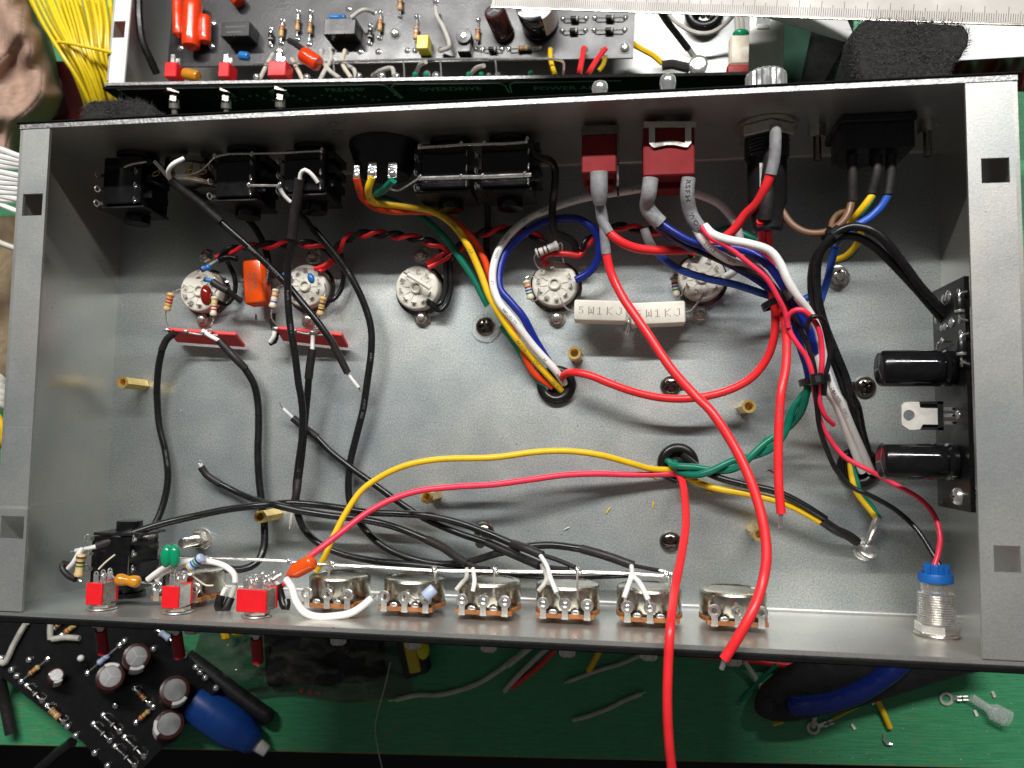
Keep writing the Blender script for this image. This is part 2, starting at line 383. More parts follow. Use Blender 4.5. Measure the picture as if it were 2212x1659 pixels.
def pan_screw(p, label, slot=None):
    t = thing('pan_head_screw', label, 'screw', (p.x, p.y, 0), (0, 0, random.uniform(0, 1.5)), 'dark crosshead screws in the chassis floor')
    R = 4.4; n = 48; rings = 14; m = M(); vs = [V((0, 0, 0))]; fs = []
    def hgt(x, y):
        d = math.hypot(x, y) / R; z = 2.9 * math.sqrt(max(0, 1 - d ** 2.6)) + .1
        if (abs(x) < .55 and abs(y) < 2.3) or (abs(y) < .55 and abs(x) < 2.3) or math.hypot(x, y) < .95: z -= 1.5
        return z
    vs[0] = V((0, 0, hgt(0, 0)))
    for j in range(1, rings + 1):
        for i in range(n):
            a = 2 * math.pi * i / n; r_ = R * (j / rings) ** .8; x, y = r_ * math.cos(a), r_ * math.sin(a); vs.append(V((x, y, hgt(x, y) if j < rings else 0)))
    for i in range(n): fs.append((0, 1 + i, 1 + (i + 1) % n))
    for j in range(rings - 1):
        for i in range(n): fs.append((1 + j * n + i, 1 + (j + 1) * n + i, 1 + (j + 1) * n + (i + 1) % n, 1 + j * n + (i + 1) % n))
    m.add(vs, fs); m.build('screw_head', 'dark_nickel', t, angle=50)
    if slot:
        m = M(); a, L_ = slot
        pts = [V((math.cos(q) * 2.2 + (L_ if math.cos(q) > 0 else 0), math.sin(q) * 2.2, .02)) for q in [2 * math.pi * i / 24 for i in range(24)]]
        o = m.prism(pts, (0, 0, .03)) and m.build('slot_hole', 'print_black', t, smooth=False); o.rotation_euler = (0, 0, a - t.rotation_euler[2])
    return t
def grommet(p, label):
    t = thing('rubber_grommet', label, 'grommet', (p.x, p.y, 0), group='rubber grommets in the chassis floor')
    m = M(); m.torus((0, 0, 1.3), 6.2, 2.2, n=40, m=14, sz=.95); m.build('ring', 'rubber', t)
    M().lathe([(5.0, .04), (5.0, .10)], n=28).build('opening', 'print_black', t); return t
def socket(p, label, ang=0.0, nuts=()):
    t = thing('tube_socket', label, 'tube socket', (p.x, p.y, 0), (0, 0, ang), 'white ceramic tube sockets')
    M().lathe([(11.2, 0), (11.2, .5), (10.4, .9), (10.2, 2.0), (9.6, 2.1)], n=40).build('mounting_ring', 'dark_nickel', t)
    m = M(); m.lathe([(9.5, 1.0), (9.6, 6.4), (9.2, 7.1), (8.6, 7.4), (4.0, 7.0), (2.8, 7.0)], n=48); m.build('ceramic_body', 'ceramic', t)
    m = M()
    m.lathe([(2.7, 6.9), (2.6, 8.2), (2.2, 8.4), (1.7, 8.3), (1.6, 7.3)], n=20); m.build('centre_tube', 'ceramic', t)
    for i in range(9):
        a = 2 * math.pi * (i + .5) / 10 + .2; c, s_ = math.cos(a), math.sin(a)
        m = M(); m.X = Matrix.Rotation(a, 4, 'Z')
        m.box((6.6, 0, 7.9), (.5, 1.7, 2.6), rot=(0, .35 + random.uniform(-.2, .5), 0)); m.build('pin_lug', 'tin', t, smooth=False)
        m = M(); m.X = Matrix.Rotation(a, 4, 'Z'); m.box((6.2, 0, 7.1), (1.1, 2.6, .5)); m.build('pin_slot', 'ceramic', t, smooth=False)
    m = M()
    for i in range(9):
        a = 2 * math.pi * i / 10 + .2; m.X = Matrix.Rotation(a, 4, 'Z'); m.box((5.8, 0, 7.22), (5.0, .5, .3))
    m.X = Matrix.Identity(4); m.build('rib', 'ceramic', t, smooth=False)
    if len(nuts):
        pass
    return t
def dogbone(a, b, r):
    L_ = (b - a).length
    return [(r * .55, 0), (r * .95, .18), (r * 1.1, .6), (r * 1.1, 1.3), (r * .92, 1.8), (r * .9, L_ / 2), (r * .92, L_ - 1.8), (r * 1.1, L_ - 1.3), (r * 1.1, L_ - .6), (r * .95, L_ - .18), (r * .55, L_)]
def resistor(label, a, b, r, mat, bands, la=None, lb=None, parent=None, group=None, name='resistor', lr=.33, n=14):
    """a, b: body ends (mm, world); la, lb: lead paths from each end"""
    a = V(a); b = V(b)
    if parent is None: t = thing(name, label, 'resistor', a.lerp(b, .5), group=group); base = t
    else:
        t = bpy.data.objects.new(name, None); COL.objects.link(t); t.parent = parent; t.location = (a.lerp(b, .5) - worldloc(parent)) * MM
    w = dict(world=True)
    M().lathe(dogbone(a, b, r) if (b - a).length > 4.2 and bands else [(r * .5, 0), (r * .9, .15), (r, .5), (r, (b - a).length - .5), (r * .9, (b - a).length - .15), (r * .5, (b - a).length)], a, b - a, n).build('resistor_body', mat, t, **w)
    L_ = (b - a).length; d = (b - a).normalized()
    fr = [.13, .36, .52, .68, .86][:len(bands)] if len(bands) <= 5 else []
    for f_, bm in zip(fr, bands):
        rr = r * (1.14 if f_ < .2 or f_ > .8 else .98)
        M().lathe([(rr * .9, 0), (rr, .06), (rr, .62), (rr * .9, .68)], a + d * (L_ * f_ - .34), d, n).build('colour_band', bm, t, **w)
    for end, lead, sg in ((a, la, -1), (b, lb, 1)):
        if lead is None: lead = [end + d * sg * 2.5]
        if lead: M().tube(spline([end - d * sg * .3] + list(lead), 1.0), lr, 6).build('lead', 'tin', t, **w)
    return t
def blob(m, p, r=.9): 
    m.ball(p, r, (1, 1, random.uniform(.8, 1.2)), 9, 6)
def cable(name, label, cat, segs, group=None):
    """segs: (part name, material, radius, path spec or points[, n])"""
    built = []
    for s in segs:
        pts = s[3]
        if pts and (isinstance(pts[0], (str, tuple))): pts = path(pts)
        built.append((s[0], s[1], s[2], spline(pts)))
    if len(segs) == 1:
        b = built[0]; o = M().tube(b[3], b[2], 12).build(name, b[1]); tag(o, label, cat, group); return o, [b[3]]
    t = thing(name, label, cat, built[0][3][0], group=group)
    for b in built: M().tube(b[3], b[2], 12 if (b[2] if not callable(b[2]) else 1) > .7 else 7).build(b[0], b[1], t, world=True)
    return t, [b[3] for b in built]
def prints(owner, pts, r, items, mat='print_dark', size=1.7, flip=False, side=None):
    for s0, txt in items:
        m = M(); sd = side or (CAM - pts[len(pts) // 2]).normalized(); wiretext(m, pts, r, txt, s0, size, sd, flip); m.build('lettering', mat, owner, smooth=False, world=True)
def pot(label, wx, wz, lugs=(-8, 0, 8), group='metal potentiometers along the front wall', shaft_end=-13, rim=None):
    t = thing('potentiometer', label, 'potentiometer', (wx, -L2, wz), group=group)
    Y = (0, 1, 0)
    M().lathe([(6.5, 0), (6.5, 1.0), (4.6, 1.0), (4.6, 2.6)], (0, 0, 0), Y, 24).build('washer', 'nickel', t)
    m = M(); m.lathe([(12.0, 2.4), (12.2, 2.5), (12.2, 4.0), (12.0, 4.1)], (0, 0, 0), Y, 40); m.box((0, 3.25, 11), (21, 1.55, 4.4)); m.build('wafer', 'phenolic', t)
    m = M(); m.lathe([(11.9, 4.3), (12.0, 4.6), (12.0, 12.2), (11.6, 12.9), (11.0, 13.2), (9.4, 13.3), (9.1, 13.0)], (0, 0, 0), Y, 48); m.build('cover', 'pot_metal', t, angle=25)
    m = M(); m.box((0, 4.35, 11.2), (18.5, .5, 2.6)); m.build('cover_gap', 'print_black', t)
    for x in lugs:
        m = M(); m.box((x, 2.6, 12.9), (2.6, .5, 1.8)); m.box((x, 4.3, 13.6), (2.2, 4.2, .5)); m.torus((x, 7.6, 13.6), 1.7, .62, (0, 0, 1), 18, 6, .45); m.build('lug', 'tin', t)
    for x in (-4.5, 3.7): M().ball((x, 4.5, 12.7), 1.6, (1, .7, .25)).build('rivet', 'tin', t)
    m = M(); m.lathe([(4.5, -1.5), (4.5, -6), (3.2, -6.1), (3.1, shaft_end + .5), (2.6, shaft_end)], (0, 0, 0), Y, 40, rib=.08); m.build('knurled_shaft', 'nickel', t, smooth=False)
    return t
def toggle(label, wx, wz, w, sleeve_px, lugs=3):
    t = thing('toggle_switch', label, 'switch', (wx, -L2, wz), group='red mini toggle switches in the front wall'); Y = (0, 1, 0)
    M().lathe([(5.5, .2), (5.7, .4), (5.5, .7)], (0, 0, 0), Y, 32).build('washer', 'tin', t)
    M().lathe([(4.6, .9), (4.6, 2.1)], (0, 0, 0), Y, 6).build('hex_nut', 'nickel', t, smooth=False)
    M().lathe([(3.0, -4.5), (3.0, 3)], (0, 0, 0), Y, 20).build('bushing', 'nickel', t)
    M().box((0, 6.5, 4.9), (w, 8.2, 1.3), bev=.3).build('red_housing', 'switch_red', t)
    M().box((0, 6.4, .6), (w - .3, 7.8, 7.3)).build('metal_frame', 'tin', t)
    M().box((0, 6.5, -3.9), (w, 8.2, 1.8), bev=.3).build('red_base', 'switch_red', t)
    cols = (0,) if w < 9 else (-2.6, 2.6)
    for c_ in cols:
        for k in range(lugs):
            z = 4.4 - k * 4.0; m = M(); m.box((c_, 12.0, z), (1.9, 3.4, .6)); m.torus((c_, 13.9, z), .8, .3, (0, 0, 1), 10, 5); m.build('lug', 'tin', t)
            if k: M().ball((c_ + .2, 12.6, z), 1.1, n=9, m=6).build('solder_joint', 'solder', t)
    M().lathe([(3.0, -4.5), (3.2, -6.5), (1.6, -6.6), (1.4, -8.4)], (0, 0, 0), Y, 16).build('bat_lever', 'nickel', t)
    e = sleeve_px; a = V((0, -8.0, 0)); b = e - V((wx, -L2, wz))
    M().tube(spline([a, a.lerp(b, .5), a.lerp(b, .93), b], 1), lambda q: 2.15 if q < .9 else 2.15 * math.sqrt(max(.05, 1 - ((q - .9) / .1) ** 2)), 16).build('sleeve', 'sleeve_red', t)
    return t
def ringlug(m, p, d=(0, 0, 1), L_=3.0, r=1.2, face=(1, 0, 0)):
    p = V(p); d = V(d).normalized(); f_ = V(face); m.torus(p + d * L_, r, .35, f_, 14, 5, .5)
    u = f_.cross(d).normalized()
    q = [p - u * .7, p + u * .7, p + u * .6 + d * (L_ - r), p - u * .6 + d * (L_ - r)]; m.prism([x - f_ * .18 for x in q], f_ * .36)
def jack(label, cx, cy_end, wz, w=17, depth=None, ztop=40, front=False, group='black plastic jack sockets', ribs=1):
    """cx, cy_end: pixel of the far end of the top face"""
    e = P(cx, cy_end, ztop); y0 = L2 if not front else -L2; D = abs(y0 - e.y)
    t = thing('jack_socket', label, 'jack socket', (e.x, y0, ztop - 10), (0, 0, math.pi if front else 0), group)
    M().lathe([(8.5, -.05), (8.5, -2), (7, -2.2), (7, -4)], (0, 0, 0), (0, 1, 0), 24).build('nut', 'black_gloss', t)
    M().box((0, -(D - 1.5) / 2 - 2, 0), (w, D - 5.5, 20), bev=.4).build('jack_body', 'black_gloss', t)
    M().box((-1.2, -D + .6, -1), (w + 3.5, 1.2, 19), bev=.2).build('end_frame', 'black_plastic', t)
    M().cyl((0, -D, -2), (0, -D - 4, -2), 5.2).build('rear_boss', 'black_gloss', t)
    for k in range(3):
        m = M(); m.box((ribs * (w / 2 + 1.6), -6 - k * (D - 8) / 2.6, 1), (3.4, 3.0, 14 - k)); m.build('side_rib', 'black_gloss', t, smooth=False)
    for sx in (-1, 1):
        for k in range(3):
            m = M(); ringlug(m, (sx * (w / 2 + (1.2 if sx < 0 else -1.0)), -D + 2.5 + k * 6.0, 7.5 + (2.6 if sx > 0 else 0)), (sx * .25, -.25, 1), 3.2, 1.15, (1, 0, -sx * .25)); m.build('terminal', 'tin', t)
    return t
# ================================================================ chassis floor hardware
standoff(G('r5', 1140, 1540, 0), 'brass hex standoff alone on bare steel near the left end of the floor')
standoff(G('r10', 1440, 900, 0), 'brass hex standoff half hidden under the long red lead')
standoff(G('r9', 2190, 1050, 0), 'brass hex standoff between crossing black cables near the front left')
standoff(G('r7', 545, 1320, 0), 'brass hex standoff below the pair of white cement resistors')
standoff(G('r11', 1862, 215, 0), 'brass hex standoff between the two curving red wires')
standoff(G('r11', 1942, 1180, 0), 'brass hex standoff nearest the front right, touching a red wire')
pan_screw(G('r6', 1835, 1080, 0), 'dark crosshead screw holding the clear cable clamp')
pan_screw(G('r7', 1290, 1545, 0), 'dark crosshead screw above the crossing of two red wires', (0, 4.6))
pan_screw(G('r11', 1285, 1270, 0), 'dark crosshead screw beside the red wire hanging over the front edge', (0, 5))
pan_screw(G('r8', 950, 1555, 0), 'dark crosshead screw touching the upper black capacitor', (math.pi, 5))
pan_screw(G('r10', 1822, 1195, 0), 'dark crosshead screw partly covered by black cables', (-1.9, 5))
grommet(G('r7', 385, 1540, 0), 'black rubber grommet with green, yellow and white wires passing through')
grommet(G('r11', 1345, 650, 0), 'black rubber grommet with green twisted pair and yellow wires')
grommet(G('r12', 893, 680, 0), 'black rubber grommet with two thick white wires beside the lower capacitor')
SOCK = [P(449, 634, 0), P(673, 624, 0), P(909, 628, 0), P(1201, 620, 0), P(1513, 606, 0)]
SL = ['white ceramic tube socket under the dark red capacitor, leftmost of five', 'white ceramic tube socket with a blue disc capacitor on it', 'white ceramic tube socket with a white jumper across its middle',
      'white ceramic tube socket left of the cement resistors', 'white ceramic tube socket right of the cement resistors, under blue wire']
for p_, l_, a_ in zip(SOCK, SL, (2.4, 1.0, .3, 1.2, 1.9)): socket(p_, l_, a_)
for (r_, x, y), l_ in zip([('r5', 1645, 530), ('r5', 1625, 1030), ('r6', 475, 525), ('r6', 445, 1030), ('r6', 1335, 515), ('r6', 1338, 1015), ('r7', 390, 1015), ('r7', 1520, 985)],
    ['hex nut above the leftmost tube socket, in shade', 'hex nut below the leftmost tube socket by the red tag strip', 'hex nut above the second tube socket, in shade', 'hex nut at the second red tag strip under a black cable',
     'hex nut above the middle tube socket', 'bright hex nut below the middle tube socket', 'hex nut left of the cement resistors', 'hex nut right of the cement resistors']):
    bolt_nut('nut_and_bolt', l_, 'nut', G(r_, x, y, 0), 2.9, 2.3, 1.5, 1.6, 'nuts holding the tube sockets')
bolt_nut('nut_and_bolt', 'larger nut and bolt beside the black cable bundle at the right', 'nut', G('r8', 735, 690, 0), 4.0, 3.2, 2.2, 2.2)
bolt_nut('nut_and_bolt', 'tall bare bolt with nut near the green capacitor', 'nut', G('s2', 1640, 200, 0), 4.0, 3.4, 2.1, 11)
bolt_nut('ground_bolt', 'nut and bolt holding the earth tags at the front right', 'nut', G('r12', 950, 1330, 0), 3.6, 2.8, 2.4, 5.0, mat='tin')
# ================================================================ rear wall parts
J1 = jack('black jack socket with no wires at the left end of the rear wall', 260, 447, 30, 17)
J2 = jack('black jack socket joined by bare wire, second from the left', 506, 432, 30, 17, ribs=1)
J3 = jack('black jack socket with a white wire and grey sleeving', 655, 420, 30, 17)
J4 = jack('black jack socket right of the round black selector', 960, 414, 28, 19, ribs=-1)
J5 = jack('black jack socket at the right end of the bussed pair', 1092, 410, 28, 19, ribs=1)
def buswire(label, segs, fins, r=.55, name='bus_wire'):
    t = thing(name, label, 'bare wire', path(segs)[0])
    M().tube(spline(path(segs)), r, 8).build('bare_wire', 'tin', t, world=True)
    for f_ in fins:
        m = M(); p = G(*f_); m.ball(p, 1.15, (.6, .9, 1.3), 10, 7); m.ball(p + V((.3, .6, .4)), .7, n=8, m=5); m.build('solder_joint', 'solder', t, world=True)
    return t
buswire('upper bare bus wire across the two right jack sockets', ['r2', (1300, 1168, 43), (1480, 1160, 44), (1640, 1148, 44), (1820, 1142, 44), (2000, 1138, 44), (2165, 1125, 44)], [('r2', 1308, 1165, 43), ('r2', 1640, 1145, 44), ('r2', 1820, 1140, 44), ('r2', 2160, 1110, 44)])
buswire('lower bright bare bus wire across the two right jack sockets', ['r2', (1300, 1412, 44), (1480, 1408, 44), (1640, 1402, 44), (1820, 1400, 44), (2000, 1392, 44), (2195, 1384, 44)], [('r2', 1315, 1410, 44), ('r2', 1635, 1405, 44), ('r2', 1808, 1400, 44), ('r2', 2140, 1385, 44)], .75)
buswire('thin bare wire linking the second and third jack sockets at the back', ['r1', (1690, 1245, 43), (1800, 1222, 44), (2000, 1218, 44), (2212, 1222, 44), 'r2', (240, 1210, 44), (540, 1195, 44)], [('r1', 1700, 1240, 43), ('r1', 1995, 1225, 44), ('r2', 535, 1195, 44)], .42)
buswire('short bright bare wire from the second jack socket', ['r1', (1975, 1468, 43), (2212, 1472, 43), 'r2', (205, 1470, 43)], [('r1', 1970, 1470, 43), ('r2', 205, 1465, 43)], .5)
buswire('thin curved bare wire between pot and second jack', ['r1', (1390, 1385, 38), (1500, 1380, 38), (1600, 1340, 40), (1690, 1250, 43)], [], .35)
buswire('curved bare wire from round selector to lower bus', ['r2', (1075, 1495, 36), (1130, 1510, 37), (1200, 1480, 40), (1300, 1415, 44)], [], .4)
# open rotary pot between the first two jacks
e = P(390, 352, 36); t = thing('rotary_pot', 'open bronze rotary control with bent lugs on the rear wall', 'potentiometer', (e.x, L2, 26))
M().lathe([(11.4, -3), (11.4, -5), (11, -5.2)], (0, 0, 0), (0, 1, 0), 36).build('wafer', 'dark_nickel', t)
M().lathe([(10.5, -5.4), (10.8, -6), (10.8, -12), (10, -12.6), (6, -12.8)], (0, 0, 0), (0, 1, 0), 36).build('cover', 'pot_metal', t)
M().lathe([(5, 0), (5, -3)], (0, 0, 0), (0, 1, 0), 6).build('nut', 'nickel', t, smooth=False)
for k, x in enumerate((-9, -4, 4.5, 9)):
    m = M(); ringlug(m, (x, -6, 10.5 - abs(x) * .3), (x * .03, -.8, .5), 5.5, 1.5, (0, .5, .8)); m.build('lug', 'brass', t)
# round black selector
a = PY(818, 338, 60); t = thing('round_selector', 'round black moulded selector socket with three soldered terminals', 'selector switch', (G('r2', 990, 1150, 38).x, L2, 30))
SD = -(L2 - G('r2', 950, 1330, 40).y)
M().lathe([(14.5, 0), (14.5, -2), (13.4, -5), (11.5, SD * .8), (10.6, SD + .7), (9.8, SD)], (0, 0, 0), (0, 1, 0), 40).build('moulded_body', 'black_plastic', t)
for i, (x, y) in enumerate(((815, 1370), (938, 1350), (1098, 1350))):
    p = G('r2', x, y, 44) - worldloc(t); m = M(); m.box(p + V((0, 0, 0)), (3.4 if i else 2.2, 6.0, .6)); m.ball(p + V((0, -1.2, .4)), 1.5, (1, 1, .7)); m.build('terminal', 'solder', t)
# two maroon power toggles
def power_toggle(label, x0, x1, yb, ye, zt, bracket):
    a = G('r3', x0, ye, zt); b = G('r3', x1, ye, zt); w_ = b.x - a.x; ye_ = a.y; yb_ = G('r3', x0, yb, zt).y; cx = (a.x + b.x) / 2
    t = thing('power_toggle', label, 'switch', (cx, L2, zt - 9), group='maroon power toggle switches'); y1 = ye_ - L2; y0 = yb_ - L2
    M().box((0, (y0 + y1) / 2, 0), (w_, abs(y1 - y0), 18), bev=.5).build('housing', 'switch_maroon', t)
    M().box((0, y1 - 1.0, -4), (w_ - 3, 2.4, 9), bev=.3).build('rear_block', 'switch_maroon', t)
    M().lathe([(6, 0), (6, y0 + .3)], (0, 0, 0), (0, 1, 0), 20).build('bushing', 'dark_nickel', t)
    if bracket:
        q = lambda x, y: P(1234.3 + x * .25938, 241.4 + y * .25938, zt + .15) - worldloc(t)
        m = M()
        for pl_ in ([(602, 90), (1034, 90), (1034, 140), (602, 140)], [(645, 139), (695, 139), (695, 268), (645, 268)], [(945, 139), (997, 139), (997, 268), (945, 268)], [(645, 267), (695, 268), (795, 250), (850, 250), (945, 268), (997, 267), (968, 300), (950, 303), (850, 284), (795, 284), (690, 307), (672, 300)]): m.prism([q(*z_) for z_ in reversed(pl_)], (0, 0, 1.0))
        m.build('metal_bracket', 'nickel', t, smooth=False)
    else:
        M().box((0, y0 - 1.5, 9.2), (w_ + .4, 3.4, .7)).build('metal_bracket', 'dark_nickel', t)
        m = M(); m.box((w_ / 2 + .5, (y0 + y1) / 2 - 1, -1), (.8, abs(y1 - y0) + 6, 12)); m.build('side_strap', 'dark_nickel', t)
    M().lathe([(4.2, 2.6), (4.2, 7), (2.2, 7.2), (2.4, 10), (3.2, 15), (3.0, 17), (2.2, 18.2), (.8, 18.7)], (0, 0, 0), (0, 1, .2), 18).build('bat_lever', 'chrome', t); return t
power_toggle('narrow maroon power switch with one grey sleeved terminal', 583, 858, 1010, 1372, 44.5, False)
power_toggle('wide maroon power switch with bent metal bracket on top', 1070, 1480, 985, 1395, 47, True)
# fuse holder
p = G('r4', 215, 950, 44); t = thing('fuse_holder', 'black threaded fuse holder with hex nut and chrome cap outside', 'fuse holder', (p.x, L2, 33))
M().lathe([(11.5, -.2), (11.5, -1.2)], (0, 0, 0), (0, 1, 0), 36).build('washer', 'nickel', t)
M().lathe([(10.2, -1.3), (10.5, -1.6), (10.5, -5), (10.0, -5.6)], (0, 0, 0), (0, 1, 0), 6).build('hex_nut', 'nickel', t, smooth=False)
pr = []
for k in range(6): pr += [(8.2, -5.6 - k * 1.3), (7.7, -6.2 - k * 1.3)]
M().lathe(pr + [(7.2, -14), (7.0, -30), (6.2, -31), (5.5, -40), (4.5, -41)], (0, 0, 0), (0, 1, 0), 28).build('barrel', 'black_plastic', t)
M().box((-3.2, -22, 6.6), (1.2, 11, .8)).build('contact', 'tin', t)
M().lathe([(8.6, 2.8), (8.8, 4), (8.8, 5.5), (7.9, 6)], (0, 0, 0), (0, 1, 0), 30).build('collar', 'chrome', t)
M().lathe([(7.6, 6), (7.6, 19.4), (6.8, 20.4), (5, 20.6)], (0, 0, 0), (0, 1, 0), 44, rib=.07).build('knurled_cap', 'chrome', t, smooth=False)
# mains inlet and its two bolts
a = G('r4', 780, 1180, 40); b = G('r4', 1350, 1180, 40)
t = thing('mains_inlet', 'black mains inlet block with three sleeved wires', 'power inlet', ((a.x + b.x) / 2, L2, 29))
D = L2 - a.y; wI = b.x - a.x
M().box((0, -1.6, 0), (wI + 1.5, 3.0, 25), bev=.6).build('flange', 'black_plastic', t)
M().prism([V((x, -3, z)) for x, z in ((-wI / 2, 11), (wI / 2, 11), (wI / 2, -6), (wI / 2 - 5, -10), (-wI / 2 + 5, -10), (-wI / 2, -6))], (0, -(D - 3), 0)).build('inlet_body', 'black_plastic', t, smooth=False)
for x in (-7.5, 0.5, 6.5): M().box((x, -D - 2, 4), (3.6, 4.4, .8)).build('terminal', 'dark_nickel', t, smooth=False)
for x, y, l_ in ((592, 965, 'bolt and nut on the rear wall left of the mains inlet'), (1478, 950, 'bolt and nut on the rear wall right of the mains inlet')):
    p = G('r4', x, y, 36); t = thing('wall_bolt', l_, 'bolt', (p.x, L2, 32), group='bolts beside the mains inlet')
    M().lathe([(3.4, 0), (3.4, -5.0)], (0, 0, 0), (0, 1, 0), 6).build('nut', 'nickel', t, smooth=False)
    pr = []
    for k in range(12): pr += [(1.55, -5 - k * .75), (1.35, -5.4 - k * .75)]
    M().lathe(pr, (0, 0, 0), (0, 1, 0), 14).build('thread', 'dark_nickel', t)
# ================================================================ front wall parts
POTS = [(709, 1285, (-8, 0, 0)), (876, 1296, None), (1045, 1300, None), (1221, 1307, None), (1404, 1314, None), (1593, 1323, None)]
PL = ['metal potentiometer behind the orange capped red lead', 'metal potentiometer with a pale blue resistor on its lug', 'metal potentiometer with two short white wires, third from the toggles',
      'metal potentiometer with scorched white wire and solder', 'metal potentiometer just left of the hanging red wire', 'metal potentiometer with bare unsoldered lugs, rightmost']
SH = [(705, 1391), (873, 1400), (1049, 1407), (1224, 1418), (1407, 1426), (1600, 1438)]
PX_ = []
for (x, y, lg), l_, sh in zip(POTS, PL, SH):
    wx = P(x, y, 42).x; se = P(sh[0], sh[1], 30).y + L2; PX_.append(wx)
    pot(l_, wx, 29.5, (-8, 0, 8), shaft_end=min(-9, se))
wx = P(383, 1270, 42).x; pot('metal potentiometer hidden behind the middle red toggle switch', wx, 29.5, (-8, 0, 8)); PX_.append(wx)
tg = [(202, 6.6, (822, 760), 'narrow red toggle switch, leftmost, with amber capacitor', 1280), (367, 6.7, (1425, 790), 'narrow red toggle switch below the green capacitor', 1288), (542, 11.6, (2043, 832), 'wide red toggle switch beside the black sleeved loop', 1297)]
TG = []
for x, w_, sl, l_, yy in tg:
    e = P(x, yy, 56); TG.append(e.x); toggle(l_, e.x, 50.5, w_, G('r13', *sl, 47))
# LED pilot holder
p = P(2040, 1330, 38); t = thing('pilot_lamp_holder', 'chrome threaded pilot lamp holder with blue rear cap', 'lamp holder', (p.x, -L2, 31)); LEDT = t
M().lathe([(11.0, 0), (12.0, .8), (11.6, 1.4)], (0, 0, 0), (0, 1, 0), 36).build('washer', 'nickel', t)
M().lathe([(11.2, 1.5), (11.4, 2), (11.4, 5), (10.8, 5.5)], (0, 0, 0), (0, 1, 0), 6).build('hex_nut', 'tin', t, smooth=False)
pr = []
for k in range(13): pr += [(9.6, 5.6 + k * 1.05), (9.6, 5.9 + k * 1.05), (8.9, 6.4 + k * 1.05)]
pr += [(7.6, 19.6), (7.6, 23)]
M().lathe(pr, (0, 0, 0), (0, 1, 0), 36).build('threaded_barrel', 'tin', t)
M().lathe([(8.6, 23), (9.0, 23.4), (9.0, 26.4), (8.6, 27), (6.2, 27), (6.2, 30.5), (5.8, 31)], (0, 0, 0), (0, 1, 0), 30).build('blue_cap', 'connector_blue', t)
for a in range(5): q = math.radians(20 + a * 35); M().box((math.cos(q) * 6.2, 29, math.sin(q) * 6.2), (1.6, 4, 1.6)).build('cap_rib', 'connector_blue', t)
M().lathe([(8, -4.5), (8, -6), (7, -9)], (0, 0, 0), (0, 1, 0), 30).build('bezel', 'chrome', t)
LEDT.scale = (.64, .80, .64)
# input jack front left
t = jack('black input jack socket in the front left corner', 240, 1152, 26, 17, ztop=36, front=True, ribs=-1)
# right-hand supply board, on edge along the right wall
XB = 168.0
q = [PX(*px('r8', 1750, 680), XB), PX(*px('r8', 1512, 800), XB), PX(*px('r12', 1549, 1000), XB), PX(*px('r12', 1812, 1042), XB)]
y1 = q[0].y; y0 = q[3].y; zt = max(q[0].z, q[3].z) ; zb = min(q[1].z, q[2].z)
bt = thing('supply_board', 'black circuit board standing on edge by the right wall with two capacitors', 'circuit board', (XB, (y0 + y1) / 2, zb))
M().box((0, 0, (zt - zb) / 2), (1.6, y1 - y0, zt - zb)).build('board_panel', 'board_black', bt)
for yy in (PX(*px('r8', 1690, 840), XB).y, PX(*px('r12', 1740, 920), XB).y):
    M().cyl((1, yy - worldloc(bt).y, zt - zb - 12), (11.5, yy - worldloc(bt).y, zt - zb - 12), 3, n=12).build('spacer', 'tin', bt)
def bp(reg, x, y, dx=0): return PX(*px(reg, x, y), XB - .8 - dx) - worldloc(bt)
for (r_, x, y), ye in ((('r8', 1660, 1415), 0), (('r12', 1690, 635), 0)):
    pass
def canrow(reg, yc, x_end, rpx):
    """radial electrolytic lying along -x from the board; reg yc pixel of its axis at the free end"""
    zc = 42.0; a = G(reg, x_end, yc, zc); r = 6.4; x1 = -1.0; o = V((x1, a.y - worldloc(bt).y, zc - zb)); Lc = worldloc(bt).x + x1 - a.x
    cp = bpy.data.objects.new('electrolytic_capacitor', None); COL.objects.link(cp); cp.parent = bt; cp.location = o * MM
    M().lathe([(r - .5, .3), (r, .8), (r, 2.6), (r - .7, 3.4), (r - .7, 3.9), (r, 4.6), (r, Lc - 1.2), (r - .3, Lc - .5), (r - .9, Lc)], (0, 0, 0), (-1, 0, 0), 40).build('can_sleeve', 'black_gloss', cp)
    M().lathe([(r - .9, Lc - .3), (r - 1.0, Lc - .1), (0.2, Lc - .1)], (0, 0, 0), (-1, 0, 0), 30).build('can_end', 'can_top', cp)
    m = M()
    for k in range(3): qv = 2 * math.pi * k / 3 + .4; m.box((-Lc + .05, math.cos(qv) * 2.2, math.sin(qv) * 2.2), (.12, .35, 4.4), rot=(math.pi / 2 + qv, 0, 0)) if False else m.prism([V((-Lc + .1, 0, 0)) + V((0, math.cos(qv) * s_ - math.sin(qv) * w_, math.sin(qv) * s_ + math.cos(qv) * w_)) for s_, w_ in ((.2, -.18), (4.8, -.18), (4.8, .18), (.2, .18))], (-.12, 0, 0))
    m.build('vent_groove', 'tin', cp, smooth=False)
canrow('r8', 1408, 1060, 130); canrow('r12', 632, 1075, 130)
# transistor lying over the floor, legs to the board
tz = max(8.0, PX(*px('r12', 1690, 272), XB).z); P0 = lambda x, y: G('r12', x, y, tz)
tt = bpy.data.objects.new('power_transistor', None); COL.objects.link(tt); tt.parent = bt; tt.location = (P0(1400, 270) - worldloc(bt)) * MM
wp = [P0(1243, 185), P0(1275, 165), P0(1390, 165), P0(1390, 215), P0(1530, 215), P0(1530, 345), P0(1390, 345), P0(1390, 388), P0(1300, 386), P0(1243, 345)]
hc = P0(1302, 272); m = M(); n = 20
ring = [hc + V((math.cos(2 * math.pi * i / n), math.sin(2 * math.pi * i / n), 0)) * 1.9 for i in range(n)]
